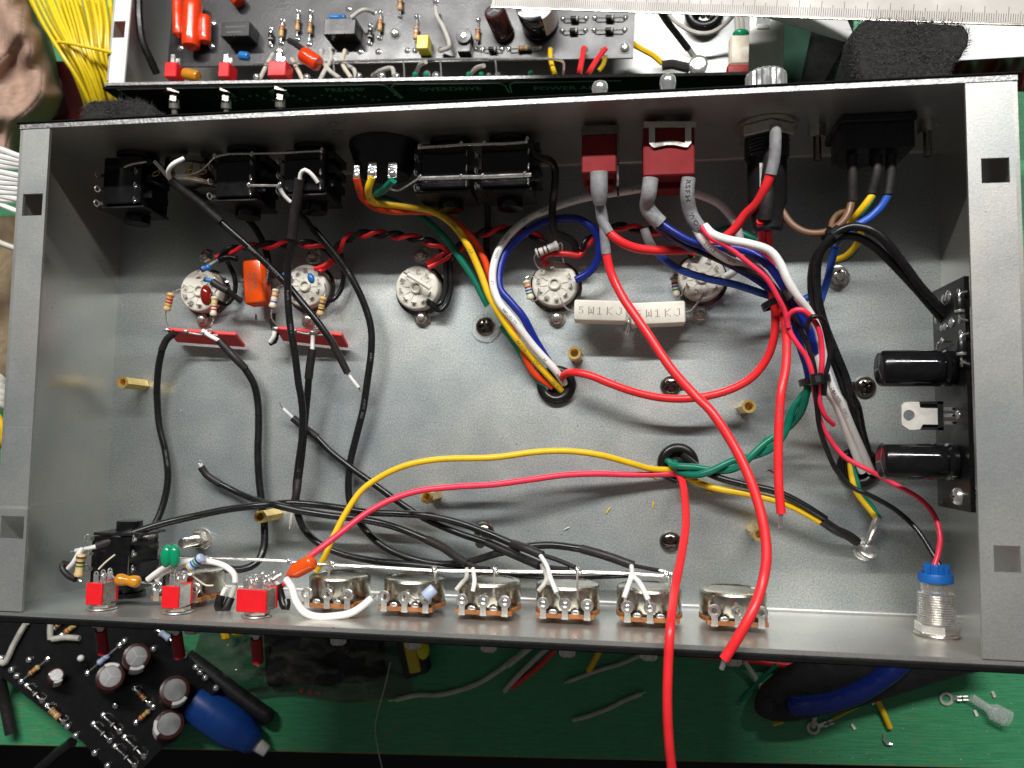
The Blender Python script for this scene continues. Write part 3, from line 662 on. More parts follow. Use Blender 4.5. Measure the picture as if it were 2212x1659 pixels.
# tab: strip of quads around the hole
outer = []
for i in range(n):
    d = V((math.cos(2 * math.pi * i / n), math.sin(2 * math.pi * i / n), 0)); best = 4.2
    for A, B in zip(wp, wp[1:] + wp[:1]):
        ex = B - A; den = d.x * ex.y - d.y * ex.x
        if abs(den) > 1e-6:
            tt_ = ((A.x - hc.x) * ex.y - (A.y - hc.y) * ex.x) / den; u_ = ((A.x - hc.x) * d.y - (A.y - hc.y) * d.x) / den
            if tt_ > 0 and 0 <= u_ <= 1: best = min(best if best < 4.19 else 99, tt_)
    outer.append(hc + d * min(best, 7.6))
vs = []
for p_, o_ in zip(ring, outer): vs += [p_, o_, p_ - V((0, 0, 1.2)), o_ - V((0, 0, 1.2))]
fs = []
for i in range(n):
    a = 4 * i; b = 4 * ((i + 1) % n); fs += [(a, a + 1, b + 1, b), (a + 2, b + 2, b + 3, a + 3), (a + 1, a + 3, b + 3, b + 1), (a, b, b + 2, a + 2)]
m.add(vs, fs); c0, c1 = P0(1370, 215), P0(1530, 345); m.box(((c0.x + c1.x) / 2, (c0.y + c1.y) / 2, tz - .6), (c1.x - c0.x, abs(c1.y - c0.y), 1.19)); m.build('metal_tab', 'plated_tab', tt, smooth=False, world=True)
c0, c1 = P0(1388, 165), P0(1570, 385); m = M(); m.box(((c0.x + c1.x) / 2, (c0.y + c1.y) / 2, tz - 2.8), (c1.x - c0.x, abs(c1.y - c0.y), 3.2)); 
for y_ in (172, 378): q_ = P0(1470, y_); m.box((q_.x, q_.y, tz - .7), (8.6, .9, 1.3))
q_ = P0(1552, 275); m.box((q_.x, q_.y, tz - .7), (1.9, 10.0, 1.3)); m.build('plastic_case', 'black_plastic', tt, smooth=False, world=True)
for y_ in (220, 272, 330):
    a = P0(1570, y_); m = M(); m.box((a.x + 2, a.y, tz - 1.6), (5.0, 1.2, .5)); m.box((a.x + 6, a.y, tz - 1.6), (5.0, .7, .5)); m.build('leg', 'tin', tt, smooth=False, world=True)
# solder pads, diodes, screws on the board face
for r_, x, y, s_ in (('r8', 1615, 835, 2.2), ('r8', 1580, 860, 1.8), ('r8', 1640, 1045, 2.0), ('r8', 1590, 1080, 1.5), ('r8', 1560, 1090, 1.2), ('r8', 1705, 1030, 1.2), ('r8', 1695, 800, 1.2), ('r8', 1565, 1190, 1.2), ('r8', 1712, 1130, 1.2), ('r8', 1720, 1375, 1.2), ('r8', 1520, 1025, 1.5), ('r12', 1690, 270, 1.6)):
    m = M(); m.ball(bp(r_, x, y), s_, (.45, 1, 1), 10, 6); m.build('solder_joint', 'solder', bt)
def bdiode(a, b):
    A, B = bp(*a, 2.2), bp(*b, 2.2); d = (B - A).normalized(); d0 = bpy.data.objects.new('diode', None); COL.objects.link(d0); d0.parent = bt; d0.location = A.lerp(B, .5) * MM; o = A.lerp(B, .5)
    M().lathe([(1.3, -2.6), (1.5, -2.3), (1.5, 2.3), (1.3, 2.6)], (0, 0, 0), d, 14).build('diode_body', 'black_plastic', d0)
    M().lathe([(1.52, 0), (1.54, .1), (1.54, .8), (1.52, .9)], d * 1.3, d, 14).build('cathode_band', 'tin', d0)
    for e_, s_ in ((A, -1), (B, 1)):
        L_ = [d * s_ * 2.4, (e_ - o).lerp(d * s_ * 2.4, .35) , e_ - o + V((2.4, 0, 0))]; M().tube(spline(L_, .6), .38, 6).build('lead', 'tin', d0)
bdiode(('r8', 1700, 800), ('r8', 1705, 1030)); bdiode(('r8', 1712, 1130), ('r8', 1720, 1375))
m = M(); m.tube(spline([bp('r8', 1565, 1190), bp('r8', 1535, 1210, 2.5), bp('r8', 1520, 1270, 1)], .6), .4, 6); m.build('lead', 'tin', bt)
a = bp('r12', 1700, 915); sc_ = bpy.data.objects.new('board_screw', None); COL.objects.link(sc_); sc_.parent = bt; sc_.location = a * MM
M().lathe([(3.0, 0), (2.9, 1.2), (2.2, 2.0), (.8, 2.4)], (0, 0, 0), (-1, 0, 0), 20).build('screw_head', 'tin', sc_)
m = M(); m.box((-2.4, 0, 0), (.3, 3.2, .7)); m.box((-2.42, 0, 0), (.3, .7, 3.2)); m.build('cross_recess', 'dark_nickel', sc_, smooth=False)
# ================================================================ wiring
R16 = 1.7; RK = 1.5; RT = 1.0
BK = 'black shielded cables crossing the chassis floor'
def K(label, *segs): return cable('shielded_cable', label, 'cable', segs, BK)
c, p = K('black cable crossing over the second tube socket to a bare white tip',
  ('white_core', 'white_wire', .9, ['r1', (1455, 1255, 50), (1370, 1300, 52), (1332, 1360, 50), (1352, 1425, 46)]),
  ('heat_shrink', 'shrink', 1.75, ['r1', (1350, 1420, 46), (1440, 1500, 43), 'r5', (1580, 100, 38), (1742, 245, 33)]),
  ('cable_jacket', 'black_wire', RK, ['r5', (1735, 240, 32), (1950, 430, 28), (2212, 668, 24), 'r6', (220, 700, 22), (400, 910, 21), (520, 1060, 20), (630, 1215, 18)]),
  ('end_shrink', 'shrink', 1.6, ['r6', (615, 1195, 18.3), (680, 1320, 16), (742, 1445, 14)]),
  ('white_end', 'white_wire', .75, ['r6', (735, 1440, 14), (785, 1505, 13), (828, 1560, 12)]), ('bare_end', 'tin', .4, ['r6', (826, 1556, 12), (845, 1592, 11)]))
prints(c, p[2], RK, [(16, '600V'), (27, 'TVCC2')], 'print_faint', 1.5)
K('black cable curving from the rear rotary pot to the orange capacitor',
  ('cable_jacket', 'black_wire', RK, ['r1', (1210, 1240, 30), (1290, 1370, 28), (1450, 1480, 24), (1620, 1570, 20), 'r5', (1800, 100, 14), (1990, 260, 10), (2090, 430, 8), (2125, 600, 8), (2110, 740, 9)]))
c, p = K('grey sleeved black cable from the third rear jack to the front wall',
  ('white_core', 'white_wire', .85, ['r2', (505, 1445, 41), (460, 1385, 43), (405, 1345, 44), (370, 1375, 43), (362, 1425, 42)]),
  ('heat_shrink', 'shrink', 2.0, ['r2', (362, 1415, 42), (345, 1560, 39), 'r6', (325, 150, 37), (300, 380, 33)]),
  ('cable_jacket', 'black_wire', RK, ['r6', (302, 370, 33), (270, 600, 29), (268, 830, 26), (285, 1050, 24), (325, 1300, 22), (355, 1540, 20), 'r10', (372, 120, 19), (386, 260, 17), (380, 450, 14), (350, 680, 11), (332, 860, 8), (350, 1060, 6), (410, 1190, 5), (520, 1290, 5), (700, 1370, 6), (950, 1425, 8), (1250, 1455, 10), (1700, 1500, 10), (2212, 1540, 10), 'r11', (500, 1548, 10), (980, 1530, 12)]))
prints(c, p[2], RK, [(22, 'RoHS'), (36, 'VW-1')], 'print_faint', 1.4)
K('black cable from second red tag strip to a stripped white tip',
  ('white_core', 'white_wire', .95, ['r6', (470, 1110, 13), (466, 1180, 13), (462, 1265, 13)]),
  ('heat_shrink', 'shrink', 1.8, ['r6', (463, 1255, 13), (445, 1380, 12), (432, 1490, 11)]),
  ('cable_jacket', 'black_wire', RK, ['r6', (434, 1480, 11), (425, 1600, 10), 'r10', (425, 100, 10), (408, 270, 9), (392, 450, 9), (372, 640, 10), (350, 800, 11)]),
  ('end_shrink', 'shrink', 1.7, ['r10', (350, 785, 11), (338, 880, 12), (318, 985, 12)]),
  ('white_end', 'white_wire', .75, ['r10', (312, 975, 12), (300, 1060, 10), (288, 1130, 8)]), ('bare_end', 'tin', .4, ['r10', (288, 1128, 8), (282, 1168, 7)]))
c, p = K('black cable sweeping right of the second tube socket to the front wall',
  ('thin_jacket', 'shrink', 1.15, ['r6', (345, 160, 24), (410, 230, 22), (475, 320, 20)]),
  ('cable_jacket', 'black_wire', RK + .05, ['r6', (465, 300, 20), (640, 505, 16), (770, 690, 13), (870, 890, 11), (925, 1080, 10), (930, 1250, 9), (905, 1480, 8), 'r10', (895, 20, 8), (865, 220, 7), (808, 450, 6), (762, 650, 5), (748, 850, 5), (772, 1000, 5), (860, 1150, 5), (1000, 1290, 6), (1200, 1390, 8), (1480, 1450, 10), (1700, 1430, 12), (1900, 1372, 14), (2040, 1338, 15), (2212, 1308, 16), 'r11', (180, 1308, 17), (350, 1300, 17), (590, 1330, 18)]),
  ('heat_shrink', 'shrink', 1.8, ['r11', (580, 1328, 18), (780, 1385, 20), (995, 1462, 22)]),
  ('screen_tail', 'shrink', .8, ['r11', (985, 1460, 23), (1090, 1480, 26), (1200, 1502, 29)]), ('tinned_end', 'solder', .55, ['r11', (1195, 1500, 29), (1260, 1515, 30), (1305, 1530, 31)]))
prints(c, p[1], RK, [(22, 'VW-1'), (60, '600V'), (80, 'AWM 105C')], 'print_faint', 1.4)
c, p = K('black cable from left end of first red tag strip to front corner',
  ('heat_shrink', 'shrink', 1.55, ['r5', (1385, 1125, 13), (1320, 1180, 12), (1282, 1260, 11)]),
  ('cable_jacket', 'black_wire', RK, ['r5', (1290, 1230, 11), (1258, 1380, 9), (1243, 1560, 7), 'r9', (1245, 150, 6), (1262, 350, 5), (1310, 560, 5), (1330, 760, 5), (1305, 930, 6), (1240, 1110, 9), (1160, 1220, 12), (1085, 1290, 14)]))
prints(c, p[1], RK, [(48, '105C 600V')], 'print_faint', 1.3)
K('white cored black cable from the first red tag strip to the toggles',
  ('white_core', 'white_wire', .95, ['r5', (1605, 1108, 14), (1660, 1150, 14), (1745, 1195, 13)]),
  ('heat_shrink', 'shrink', 1.75, ['r5', (1735, 1188, 13), (1810, 1270, 12), (1880, 1345, 11), (1945, 1410, 9)]),
  ('cable_jacket', 'black_wire', RK + .1, ['r5', (1935, 1400, 9), (2010, 1530, 7), (2040, 1640, 6), 'r9', (2042, 170, 5), (2048, 350, 5), (2042, 560, 5), (2052, 780, 5), (2078, 1000, 6), (2095, 1180, 8), (2085, 1340, 10), (2030, 1440, 13), (1930, 1488, 16), (1780, 1490, 20)]),
  ('end_shrink', 'shrink', 1.9, ['r9', (1790, 1490, 20), (1650, 1485, 24), (1500, 1470, 28), (1400, 1475, 30)]))
K('black cable with one free stripped end lying on the floor above the green capacitor',
  ('bare_end', 'tin', .45, ['r9', (1585, 632, 9), (1588, 660, 8)]), ('white_end', 'white_wire', .9, ['r9', (1585, 650, 8), (1600, 690, 7)]),
  ('end_shrink', 'shrink', 1.65, ['r9', (1592, 680, 7), (1640, 745, 6), (1745, 815, 5)]),
  ('cable_jacket', 'black_wire', RK, ['r9', (1735, 808, 5), (1900, 890, 6), (2080, 960, 12), (2212, 995, 17), 'r10', (160, 980, 20), (350, 1025, 20), (600, 1065, 18), (850, 1095, 16), (1100, 1150, 14), (1390, 1265, 15)]),
  ('heat_shrink', 'shrink', 1.8, ['r10', (1375, 1258, 15), (1500, 1320, 18), (1600, 1390, 22), (1690, 1448, 25)]), ('screen_tail', 'shrink', 1.0, ['r10', (1680, 1440, 25), (1760, 1475, 27), (1860, 1490, 30)]))
K('black cable from the front left input jack across to the middle potentiometers',
  ('bare_end', 'tin', .45, ['r9', (562, 1355, 36), (600, 1345, 36)]), ('white_core', 'white_wire', .95, ['r9', (600, 1345, 36), (680, 1330, 36), (775, 1308, 36)]),
  ('heat_shrink', 'shrink', 1.9, ['r9', (770, 1310, 36), (900, 1262, 34), (1045, 1205, 30)]),
  ('cable_jacket', 'black_wire', RK, ['r9', (1035, 1210, 30), (1250, 1140, 26), (1500, 1080, 23), (1800, 1018, 22), (2100, 980, 21), (2212, 975, 20), 'r10', (250, 965, 14), (450, 975, 12), (650, 1000, 13), (900, 1040, 14), (1150, 1050, 14), (1400, 1070, 15), (1650, 1130, 16), (1850, 1205, 18), (2060, 1295, 20)]),
  ('end_shrink', 'shrink', 1.8, ['r10', (2050, 1290, 20), (2150, 1320, 22), 'r11', (130, 1320, 24), (275, 1380, 26)]), ('screen_tail', 'shrink', .9, ['r11', (265, 1375, 26), (400, 1420, 29), (530, 1475, 32)]))
K('black cable with a stripped white tip crossing diagonally under the yellow wire',
  ('bare_end', 'tin', .4, ['r10', (203, 170, 9), (232, 222, 8)]), ('white_end', 'white_wire', .72, ['r10', (230, 218, 8), (312, 295, 6)]),
  ('end_shrink', 'shrink', 1.65, ['r10', (308, 292, 6), (400, 370, 5), (500, 445, 5)]),
  ('cable_jacket', 'black_wire', RK, ['r10', (490, 438, 5), (600, 550, 5), (750, 670, 6), (930, 800, 8), (1150, 960, 9), (1350, 1085, 10), (1600, 1195, 12), (1850, 1280, 14)]),
  ('heat_shrink', 'shrink', 1.75, ['r10', (1840, 1275, 14), (2050, 1370, 17), (2212, 1440, 20), 'r11', (100, 1390, 21), (250, 1462, 24)]), ('screen_tail', 'shrink', .9, ['r11', (240, 1455, 24), (360, 1480, 28), (480, 1492, 31)]))
# ---- ground bus along the potentiometers
BUS = ['r9', (1430, 1408, 33), (1650, 1405, 34), (1950, 1413, 34), (2212, 1422, 34), 'r10', (280, 1432, 34), (600, 1455, 34), (900, 1470, 34), (1430, 1500, 34), 'r11', (0, 1508, 34), (300, 1512, 34), (700, 1515, 34), (1000, 1528, 34), (1240, 1542, 33)]
t = thing('ground_bus', 'long bright bare bus wire running above the front potentiometers', 'bare wire', path(BUS)[0])
M().tube(spline(path(BUS)), .62, 8).build('bare_wire', 'tin', t, world=True)
for a in (('r10', 285, 1430, 34), ('r10', 620, 1452, 34), ('r10', 1430, 1495, 34), ('r10', 1910, 1500, 34), ('r11', 555, 1500, 34), ('r11', 1255, 1538, 33)):
    m = M(); q_ = G(*a); m.ball(q_, 1.3, (1, 1, .9), 10, 7); m.ball(q_ + V((.8, -.7, .2)), .9, n=8, m=5); m.ball(q_ + V((-.5, .8, .1)), .7, n=8, m=5); m.build('solder_joint', 'solder', t, world=True)
for a in ((('r10', 600, 1460, 34), ('r14', 588, 250, 43)), (('r10', 1432, 1500, 34), ('r14', 1440, 195, 40)), (('r10', 1905, 1510, 34), ('r14', 1900, 290, 43)), (('r11', 548, 1520, 34), ('r15', 553, 320, 43)), (('r11', 1275, 1545, 33), ('r15', 1285, 330, 43))):
    A, B = G(*a[0]), G(*a[1]); M().tube(spline([A, A.lerp(B, .5) + V((0, 0, .6)), B], 1), .42, 7).build('drop_wire', 'tin', t, world=True)
# ---- heavy supply wires
def Wr(label, mat, r, spec, ends=(), group=None, name='wire', txt=None, pm='print_dark', size=1.7, flip=False, extra=()):
    segs = [('insulation', mat, r, spec)] + list(extra)
    if not extra and not txt:
        o, p = cable(name, label, 'wire', [segs[0]], group); return o
    t, p = cable(name, label, 'wire', segs + ([] if len(segs) > 1 else [('core', 'tin', .5, [path(spec)[0], path(spec)[0] + V((.01, .01, .01))])]) if False else segs, group)
    if txt: prints(t, p[0], r, txt, pm, size, flip)
    return t
HV = 'red high voltage wires'
Wr('yellow wire arching from the lower grommet to the front potentiometer', 'yellow_wire', 1.25, ['r10', (488, 1510, 33), (555, 1400, 32), (640, 1210, 29), (730, 1040, 27), (850, 870, 25), (1000, 760, 24), (1200, 670, 24), (1450, 622, 24), (1900, 605, 24), (2212, 578, 23), 'r11', (250, 560, 22), (480, 555, 20), (720, 585, 17), (950, 645, 12), (1130, 695, 8), (1300, 705, 5)])
Wr('pinkish red wire from the lower grommet to the orange end cap', 'pink_wire', 1.25, ['r10', (440, 1390, 42), (560, 1300, 39), (720, 1175, 34), (900, 1040, 29), (1100, 935, 25), (1300, 872, 22), (1600, 838, 20), (1900, 820, 19), (2212, 800, 18), 'r11', (200, 778, 17), (450, 745, 15), (700, 735, 12), (1000, 742, 8), (1330, 735, 5)])
Wr('red wire from the lower grommet hanging out over the front edge', 'red_wire', 1.55, ['r11', (1340, 715, 4), (1378, 790, 9), (1402, 950, 18), (1408, 1130, 27), (1375, 1370, 39), (1325, 1630, 50), 'r15', (1285, 560, 70), (1268, 850, 72), (1262, 1150, 72), (1275, 1450, 70), (1300, 1690, 67)], group=HV)
c, p = cable('wire', 'long red wire from the narrow power switch crossing the chassis to a stripped end', 'wire', [
  ('grey_sleeve', 'shrink_grey', lambda q: 3.3 - 1.1 * q ** 4, ['r3', (720, 1362, 46), (722, 1480, 45), (728, 1620, 42)]), ('sleeve_tail', 'shrink_grey', 1.9, ['r7', (725, 90, 40), (755, 220, 38), (765, 350, 36), (778, 500, 34)]),
  ('insulation', 'red_wire', R16, ['r7', (776, 490, 34), (815, 650, 33), (900, 830, 34), (1000, 980, 36), (1110, 1140, 38), (1300, 1420, 41), (1480, 1620, 43), 'r11', (1600, 230, 46), (1780, 500, 49), (1900, 740, 52), (1990, 1000, 55), (2040, 1250, 58), (2045, 1420, 60), (2015, 1600, 62), 'r15', (1930, 430, 67), (1830, 610, 68), (1712, 800, 68)]),
  ('stranded_end', 'solder', .9, ['r15', (1716, 795, 68), (1705, 840, 67.5), (1692, 872, 67)])], HV)
c, p = cable('wire', 'red wire from the upper grommet looping right and up to the fuse holder', 'wire', [('insulation', 'red_wire', 1.6, ['r7', (425, 1480, 5), (460, 1450, 9), (530, 1440, 13), (650, 1465, 15), (800, 1525, 15), (1000, 1595, 15), (1250, 1645, 15), (1500, 1640, 16), (1750, 1580, 17), (1930, 1480, 19), (2050, 1330, 21), (2105, 1170, 23), (2118, 1000, 24), (2098, 830, 26), (2060, 650, 22), (2015, 400, 30), (2002, 240, 38)])], HV)
c, p = cable('wire', 'straight red wire with tinned end hanging below the first zip tie', 'wire', [
  ('insulation', 'red_wire', 1.6, ['r8', (185, 235, 37), (195, 480, 26), (230, 700, 22), (285, 900, 24), (318, 1050, 28), (332, 1200, 32), (325, 1400, 36), (305, 1600, 38), 'r12', (290, 80, 39), (272, 320, 40), (266, 600, 41), (272, 850, 42), (290, 1052, 42)]),
  ('stranded_end', 'solder', .85, ['r12', (288, 1045, 42), (283, 1110, 41.5), (285, 1175, 41)])], HV)
prints(c, p[0], 1.6, [(20, '1015'), (28, '18AWG'), (42, '105°C'), (56, '600V'), (68, 'VW-1'), (79, 'AWM')], 'print_dark', 1.7, side=(CAM - p[0][60]).normalized())
cable('wire', 'red wire from the fuse tip curving down to the narrow power switch', 'wire', [('grey_sleeve', 'shrink_grey', 2.1, ['r3', (2118, 985, 50), (2118, 1120, 49), (2110, 1250, 47), (2082, 1380, 45)]), ('insulation', 'red_wire', 1.75, ['r3', (2086, 1370, 45), (2040, 1480, 43), (1970, 1610, 39), 'r7', (1880, 190, 35), (1780, 320, 31), (1650, 410, 28), (1480, 460, 27), (1250, 475, 29), (1020, 458, 33), (890, 405, 36), (780, 320, 37)]), ('sleeve_end', 'shrink_grey', 1.95, ['r7', (800, 335, 37), (745, 230, 38), (728, 110, 40)])], HV)
cable('heat_shrink_tube', 'wide black heat shrink tube over red wires below the fuse holder', 'sleeve', [('tube', 'shrink', 2.6, ['r4', (215, 1180, 42), (190, 1400, 41), (175, 1600, 40), 'r8', (160, 230, 38)])])
# ---- harness from the wide power switch
c, p = cable('wire', 'upper blue wire from the left grey sleeve of the wide switch', 'wire', [('grey_sleeve', 'shrink_grey', lambda q: 2.9 - .25 * math.exp(-((q - .45) / .12) ** 2), ['r3', (1130, 1412, 45), (1115, 1540, 44), (1105, 1640, 42), 'r7', (1100, 130, 39), (1150, 200, 38), (1210, 260, 37)]), ('insulation', 'blue_wire', 1.55, ['r7', (1190, 245, 37), (1320, 335, 37), (1450, 405, 36), (1620, 450, 34), (1780, 455, 34), (1920, 490, 34), (2060, 590, 34), (2190, 740, 33), 'r8', (330, 790, 33), (420, 950, 31), (520, 1130, 28), (560, 1290, 26)])])
prints(c, p[1], 1.55, [(4, '18AWG 105C 600V')], 'print_black', 1.5)
Wr('darker blue wire beneath the upper blue wire at the wide power switch', 'blue_wire', 1.55, ['r7', (1165, 275, 36), (1300, 370, 34), (1420, 440, 31), (1550, 490, 28), (1750, 580, 25), (1950, 690, 25), (2100, 800, 26), (2212, 900, 26), 'r8', (400, 1050, 25), (440, 1230, 24), (490, 1380, 23), (510, 1480, 22)])
cable('wire', 'grey sleeved blue wire over the right hand tube socket to the zip tie', 'wire', [('grey_sleeve', 'shrink_grey', 1.8, ['r7', (1080, 300, 26), (1110, 390, 25), (1150, 460, 24)]), ('insulation', 'light_blue_wire', 1.5, ['r7', (1140, 440, 24), (1210, 520, 23), (1350, 620, 22), (1550, 690, 22), (1800, 745, 22), (2060, 830, 22), (2212, 862, 20), 'r8', (350, 880, 12), (450, 868, 11), (530, 830, 10)])])
c, p = cable('wire', 'thick white wire in printed grey sleeve, under the cream wire', 'wire', [('grey_sleeve', 'shrink_grey', 2.6, ['r3', (1430, 1408, 45), (1420, 1530, 44), (1425, 1640, 43), 'r7', (1440, 160, 40), (1470, 230, 39), (1520, 300, 38)]), ('insulation', 'white_wire', 1.55, ['r7', (1490, 300, 38), (1530, 380, 37), (1620, 470, 35), (1750, 550, 33), (1880, 595, 31), (2010, 640, 29), (2150, 790, 28), 'r8', (380, 900, 27), (500, 1050, 27), (560, 1200, 26), (590, 1400, 25), (640, 1560, 24), 'r12', (720, 180, 20), (800, 380, 14), (880, 580, 8), (930, 720, 4)])])
prints(c, p[0], 2.6, [(1, 'RSFH'), (13, 'WOER')], 'band_black', 2.4); prints(c, p[1], 1.55, [(6, 'STYLE'), (16, '1015')], 'print_dark', 1.6)
Wr('cream white wire arching highest over the harness right of the wide switch', 'white_wire', 1.6, ['r7', (1555, 280, 39), (1620, 345, 40), (1740, 390, 41), (1900, 420, 41), (2040, 475, 40), 'r8', (200, 480, 40), (280, 580, 39), (340, 710, 38), (410, 830, 36), (500, 950, 32), (570, 1080, 29), (610, 1250, 27), (640, 1400, 26), (700, 1580, 24), 'r12', (760, 170, 21), (860, 400, 14), (950, 600, 8), (1000, 720, 4)], txt=[(78, '105'), (84, '18AWG'), (94, 'VW-1')], size=1.6)
Wr('thin pink wire from the printed grey sleeve following the harness', 'pink_wire', .95, ['r7', (1530, 285, 40), (1600, 370, 40), (1730, 440, 40), (1900, 570, 39), (2050, 700, 38), (2160, 830, 36), 'r8', (270, 860, 36), (320, 960, 34), (345, 1090, 33), (400, 1190, 33), (490, 1320, 32), (535, 1450, 31), (545, 1620, 28), 'r12', (560, 130, 25), (600, 320, 22), (660, 440, 20), (790, 600, 18), (1000, 715, 19), (1200, 825, 20), (1390, 935, 22), (1500, 1060, 25), (1548, 1230, 28), (1530, 1370, 31), (1495, 1500, 33), (1492, 1625, 34)])
Wr('pink wire looping under the black loop beside the harness', 'pink_wire', 1.0, ['r8', (345, 1085, 34), (340, 1010, 35), (385, 955, 37), (450, 945, 38), (525, 1000, 37), (585, 1095, 36), (612, 1250, 34), (610, 1400, 33), (598, 1560, 31), 'r12', (590, 60, 29), (595, 170, 27), (640, 280, 24), (705, 345, 20)])
Wr('thin black wire through the harness to the pilot lamp holder', 'black_wire', .95, ['r7', (1180, 280, 38), (1350, 400, 35), (1550, 500, 32), (1850, 620, 32), (2050, 710, 32), 'r8', (260, 790, 32), (330, 880, 32), (420, 1050, 31), (500, 1230, 31), (550, 1400, 31), (560, 1560, 30), 'r12', (570, 150, 27), (590, 350, 23), (650, 540, 19), (730, 710, 17), (850, 840, 17), (1000, 910, 18), (1200, 1025, 21), (1370, 1185, 25), (1490, 1370, 30), (1560, 1500, 33), (1592, 1630, 34)])
Wr('black wire loop standing up over the pink loop', 'black_wire', .9, ['r8', (505, 1090, 34), (505, 1040, 38), (535, 1000, 40), (580, 995, 40), (625, 1030, 38), (660, 1110, 36), (680, 1230, 34), (668, 1350, 33), (640, 1470, 32), (630, 1620, 29)])
# ---- black pair, brown, yellow-green and blue from the inlet
INL = 'wires from the mains inlet'
Wr('outer black wire arching from the upper zip tie to the supply board', 'black_wire', 1.55, ['r8', (1625, 1005, 34), (1530, 910, 36), (1400, 770, 38), (1280, 610, 40), (1180, 480, 42), (1060, 350, 43), (960, 300, 43), (860, 285, 42), (750, 320, 41), (660, 400, 39), (590, 520, 36), (570, 680, 32), (585, 870, 29), (640, 1080, 26), (720, 1280, 24), (790, 1450, 22), (850, 1630, 20), 'r12', (890, 200, 16), (930, 400, 11), (985, 600, 5)])
Wr('inner black wire arching from the upper zip tie to the supply board', 'black_wire', 1.55, ['r8', (1575, 1030, 32), (1480, 920, 34), (1350, 770, 36), (1230, 640, 37), (1100, 510, 38), (980, 415, 39), (870, 365, 39), (760, 365, 39), (650, 430, 38), (560, 540, 34), (530, 680, 30), (540, 860, 27), (590, 1050, 25), (660, 1230, 23), (735, 1420, 21), (800, 1600, 19), 'r12', (840, 160, 16), (900, 400, 10), (950, 590, 5)])
cable('wire', 'brown wire from the mains inlet curving back behind the fuse holder', 'wire', [('black_sleeve', 'shrink', 1.9, ['r4', (850, 1230, 36), (852, 1400, 35), (850, 1590, 33)]), ('insulation', 'brown_wire', 1.35, ['r8', (850, 70, 33), (830, 150, 33), (780, 240, 34), (700, 305, 35), (600, 338, 36), (480, 330, 36), (370, 265, 35), (295, 160, 34), (245, 70, 33)])], INL)
Wr('brown wire end looping behind the upper zip tie', 'brown_wire', 1.2, ['r8', (690, 330, 26), (690, 260, 24), (730, 195, 23), (790, 170, 22), (830, 200, 20)], group=INL)
cable('wire', 'yellow and green striped wire from the mains inlet', 'wire', [('black_sleeve', 'shrink', 1.9, ['r4', (1045, 1230, 36), (1045, 1360, 36), (1005, 1530, 34)]), ('insulation', 'yellow_wire', 1.35, ['r8', (1012, 35, 34), (950, 120, 33), (880, 205, 30), (830, 260, 26)]), ('insulation_tail', 'yellow_wire', 1.3, ['r8', (925, 280, 22), (920, 350, 20), (880, 440, 16), (800, 520, 12), (700, 558, 9)]), ('green_stripe', 'green_wire', .55, ['r8', (1032, 45, 34.2), (970, 140, 33.2), (905, 220, 30.2), (850, 275, 26.2)]), ('green_stripe', 'green_wire', .5, ['r8', (905, 455, 16), (825, 540, 12), (715, 578, 9)])], INL)
cable('wire', 'bright blue wire from the mains inlet into the upper zip tie', 'wire', [('black_sleeve', 'shrink', 1.9, ['r4', (1160, 1230, 36), (1155, 1380, 35), (1135, 1540, 34)]), ('insulation', 'light_blue_wire', 1.4, ['r8', (1140, 30, 34), (1080, 130, 33), (990, 215, 32), (900, 270, 32), (800, 345, 32), (730, 430, 31), (690, 560, 28), (660, 690, 24), (610, 850, 20), (560, 1000, 20)])], INL)
# ---- green pair, earth leads
GP = 'twisted green wires'
def twist(spec, off, ph, turns, lab, mat, r, group, cat='wire', name='wire'):
    c_ = spline(path(spec)); N = len(c_); out = []
    for i, q_ in enumerate(c_):
        t_ = (c_[min(i + 1, N - 1)] - c_[max(i - 1, 0)]).normalized(); n_, b_ = frame(t_); a = ph + turns * 2 * math.pi * i / N
        out.append(q_ + (n_ * math.sin(a) + b_ * math.cos(a)) * off)
    return tag(M().tube(out, r, 11).build(name, mat), lab, cat, group)
GS = ['r11', (1290, 640, 2), (1330, 690, 8), (1500, 715, 12), (1700, 690, 13), (1900, 610, 14), (2100, 480, 15), (2212, 370, 16), 'r12', (250, 370, 18), (420, 220, 20), (510, 60, 22), 'r8', (520, 1540, 23)]
for k in range(2): twist(GS, 1.55, k * math.pi + .6, 2.3, ['green wire of the twisted pair, starting on the left side of the lower grommet', 'green wire of the twisted pair, ending nearer the lowest zip tie'][k], 'green_wire', 1.45, GP)
cable('earth_lead', 'yellow earth lead from the lower grommet to the ground bolt', 'wire', [('insulation', 'yellow_wire', 1.4, ['r11', (1420, 760, 4), (1500, 800, 6), (1650, 850, 9), (1900, 895, 11), (2150, 955, 12), 'r12', (200, 930, 12), (420, 1015, 12), (615, 1125, 11)])])
cable('earth_lead', 'black earth lead from the lower grommet to the ground bolt', 'wire', [('insulation', 'black_wire', 1.45, ['r11', (1390, 590, 3), (1500, 680, 8), (1640, 755, 11), (1850, 815, 13), (2100, 870, 14), 'r12', (160, 860, 15), (380, 935, 14), (560, 1040, 13), (640, 1095, 12)]), ('heat_shrink', 'shrink', 1.9, ['r12', (610, 1105, 12), (730, 1185, 10), (820, 1225, 8), (890, 1275, 6)])])
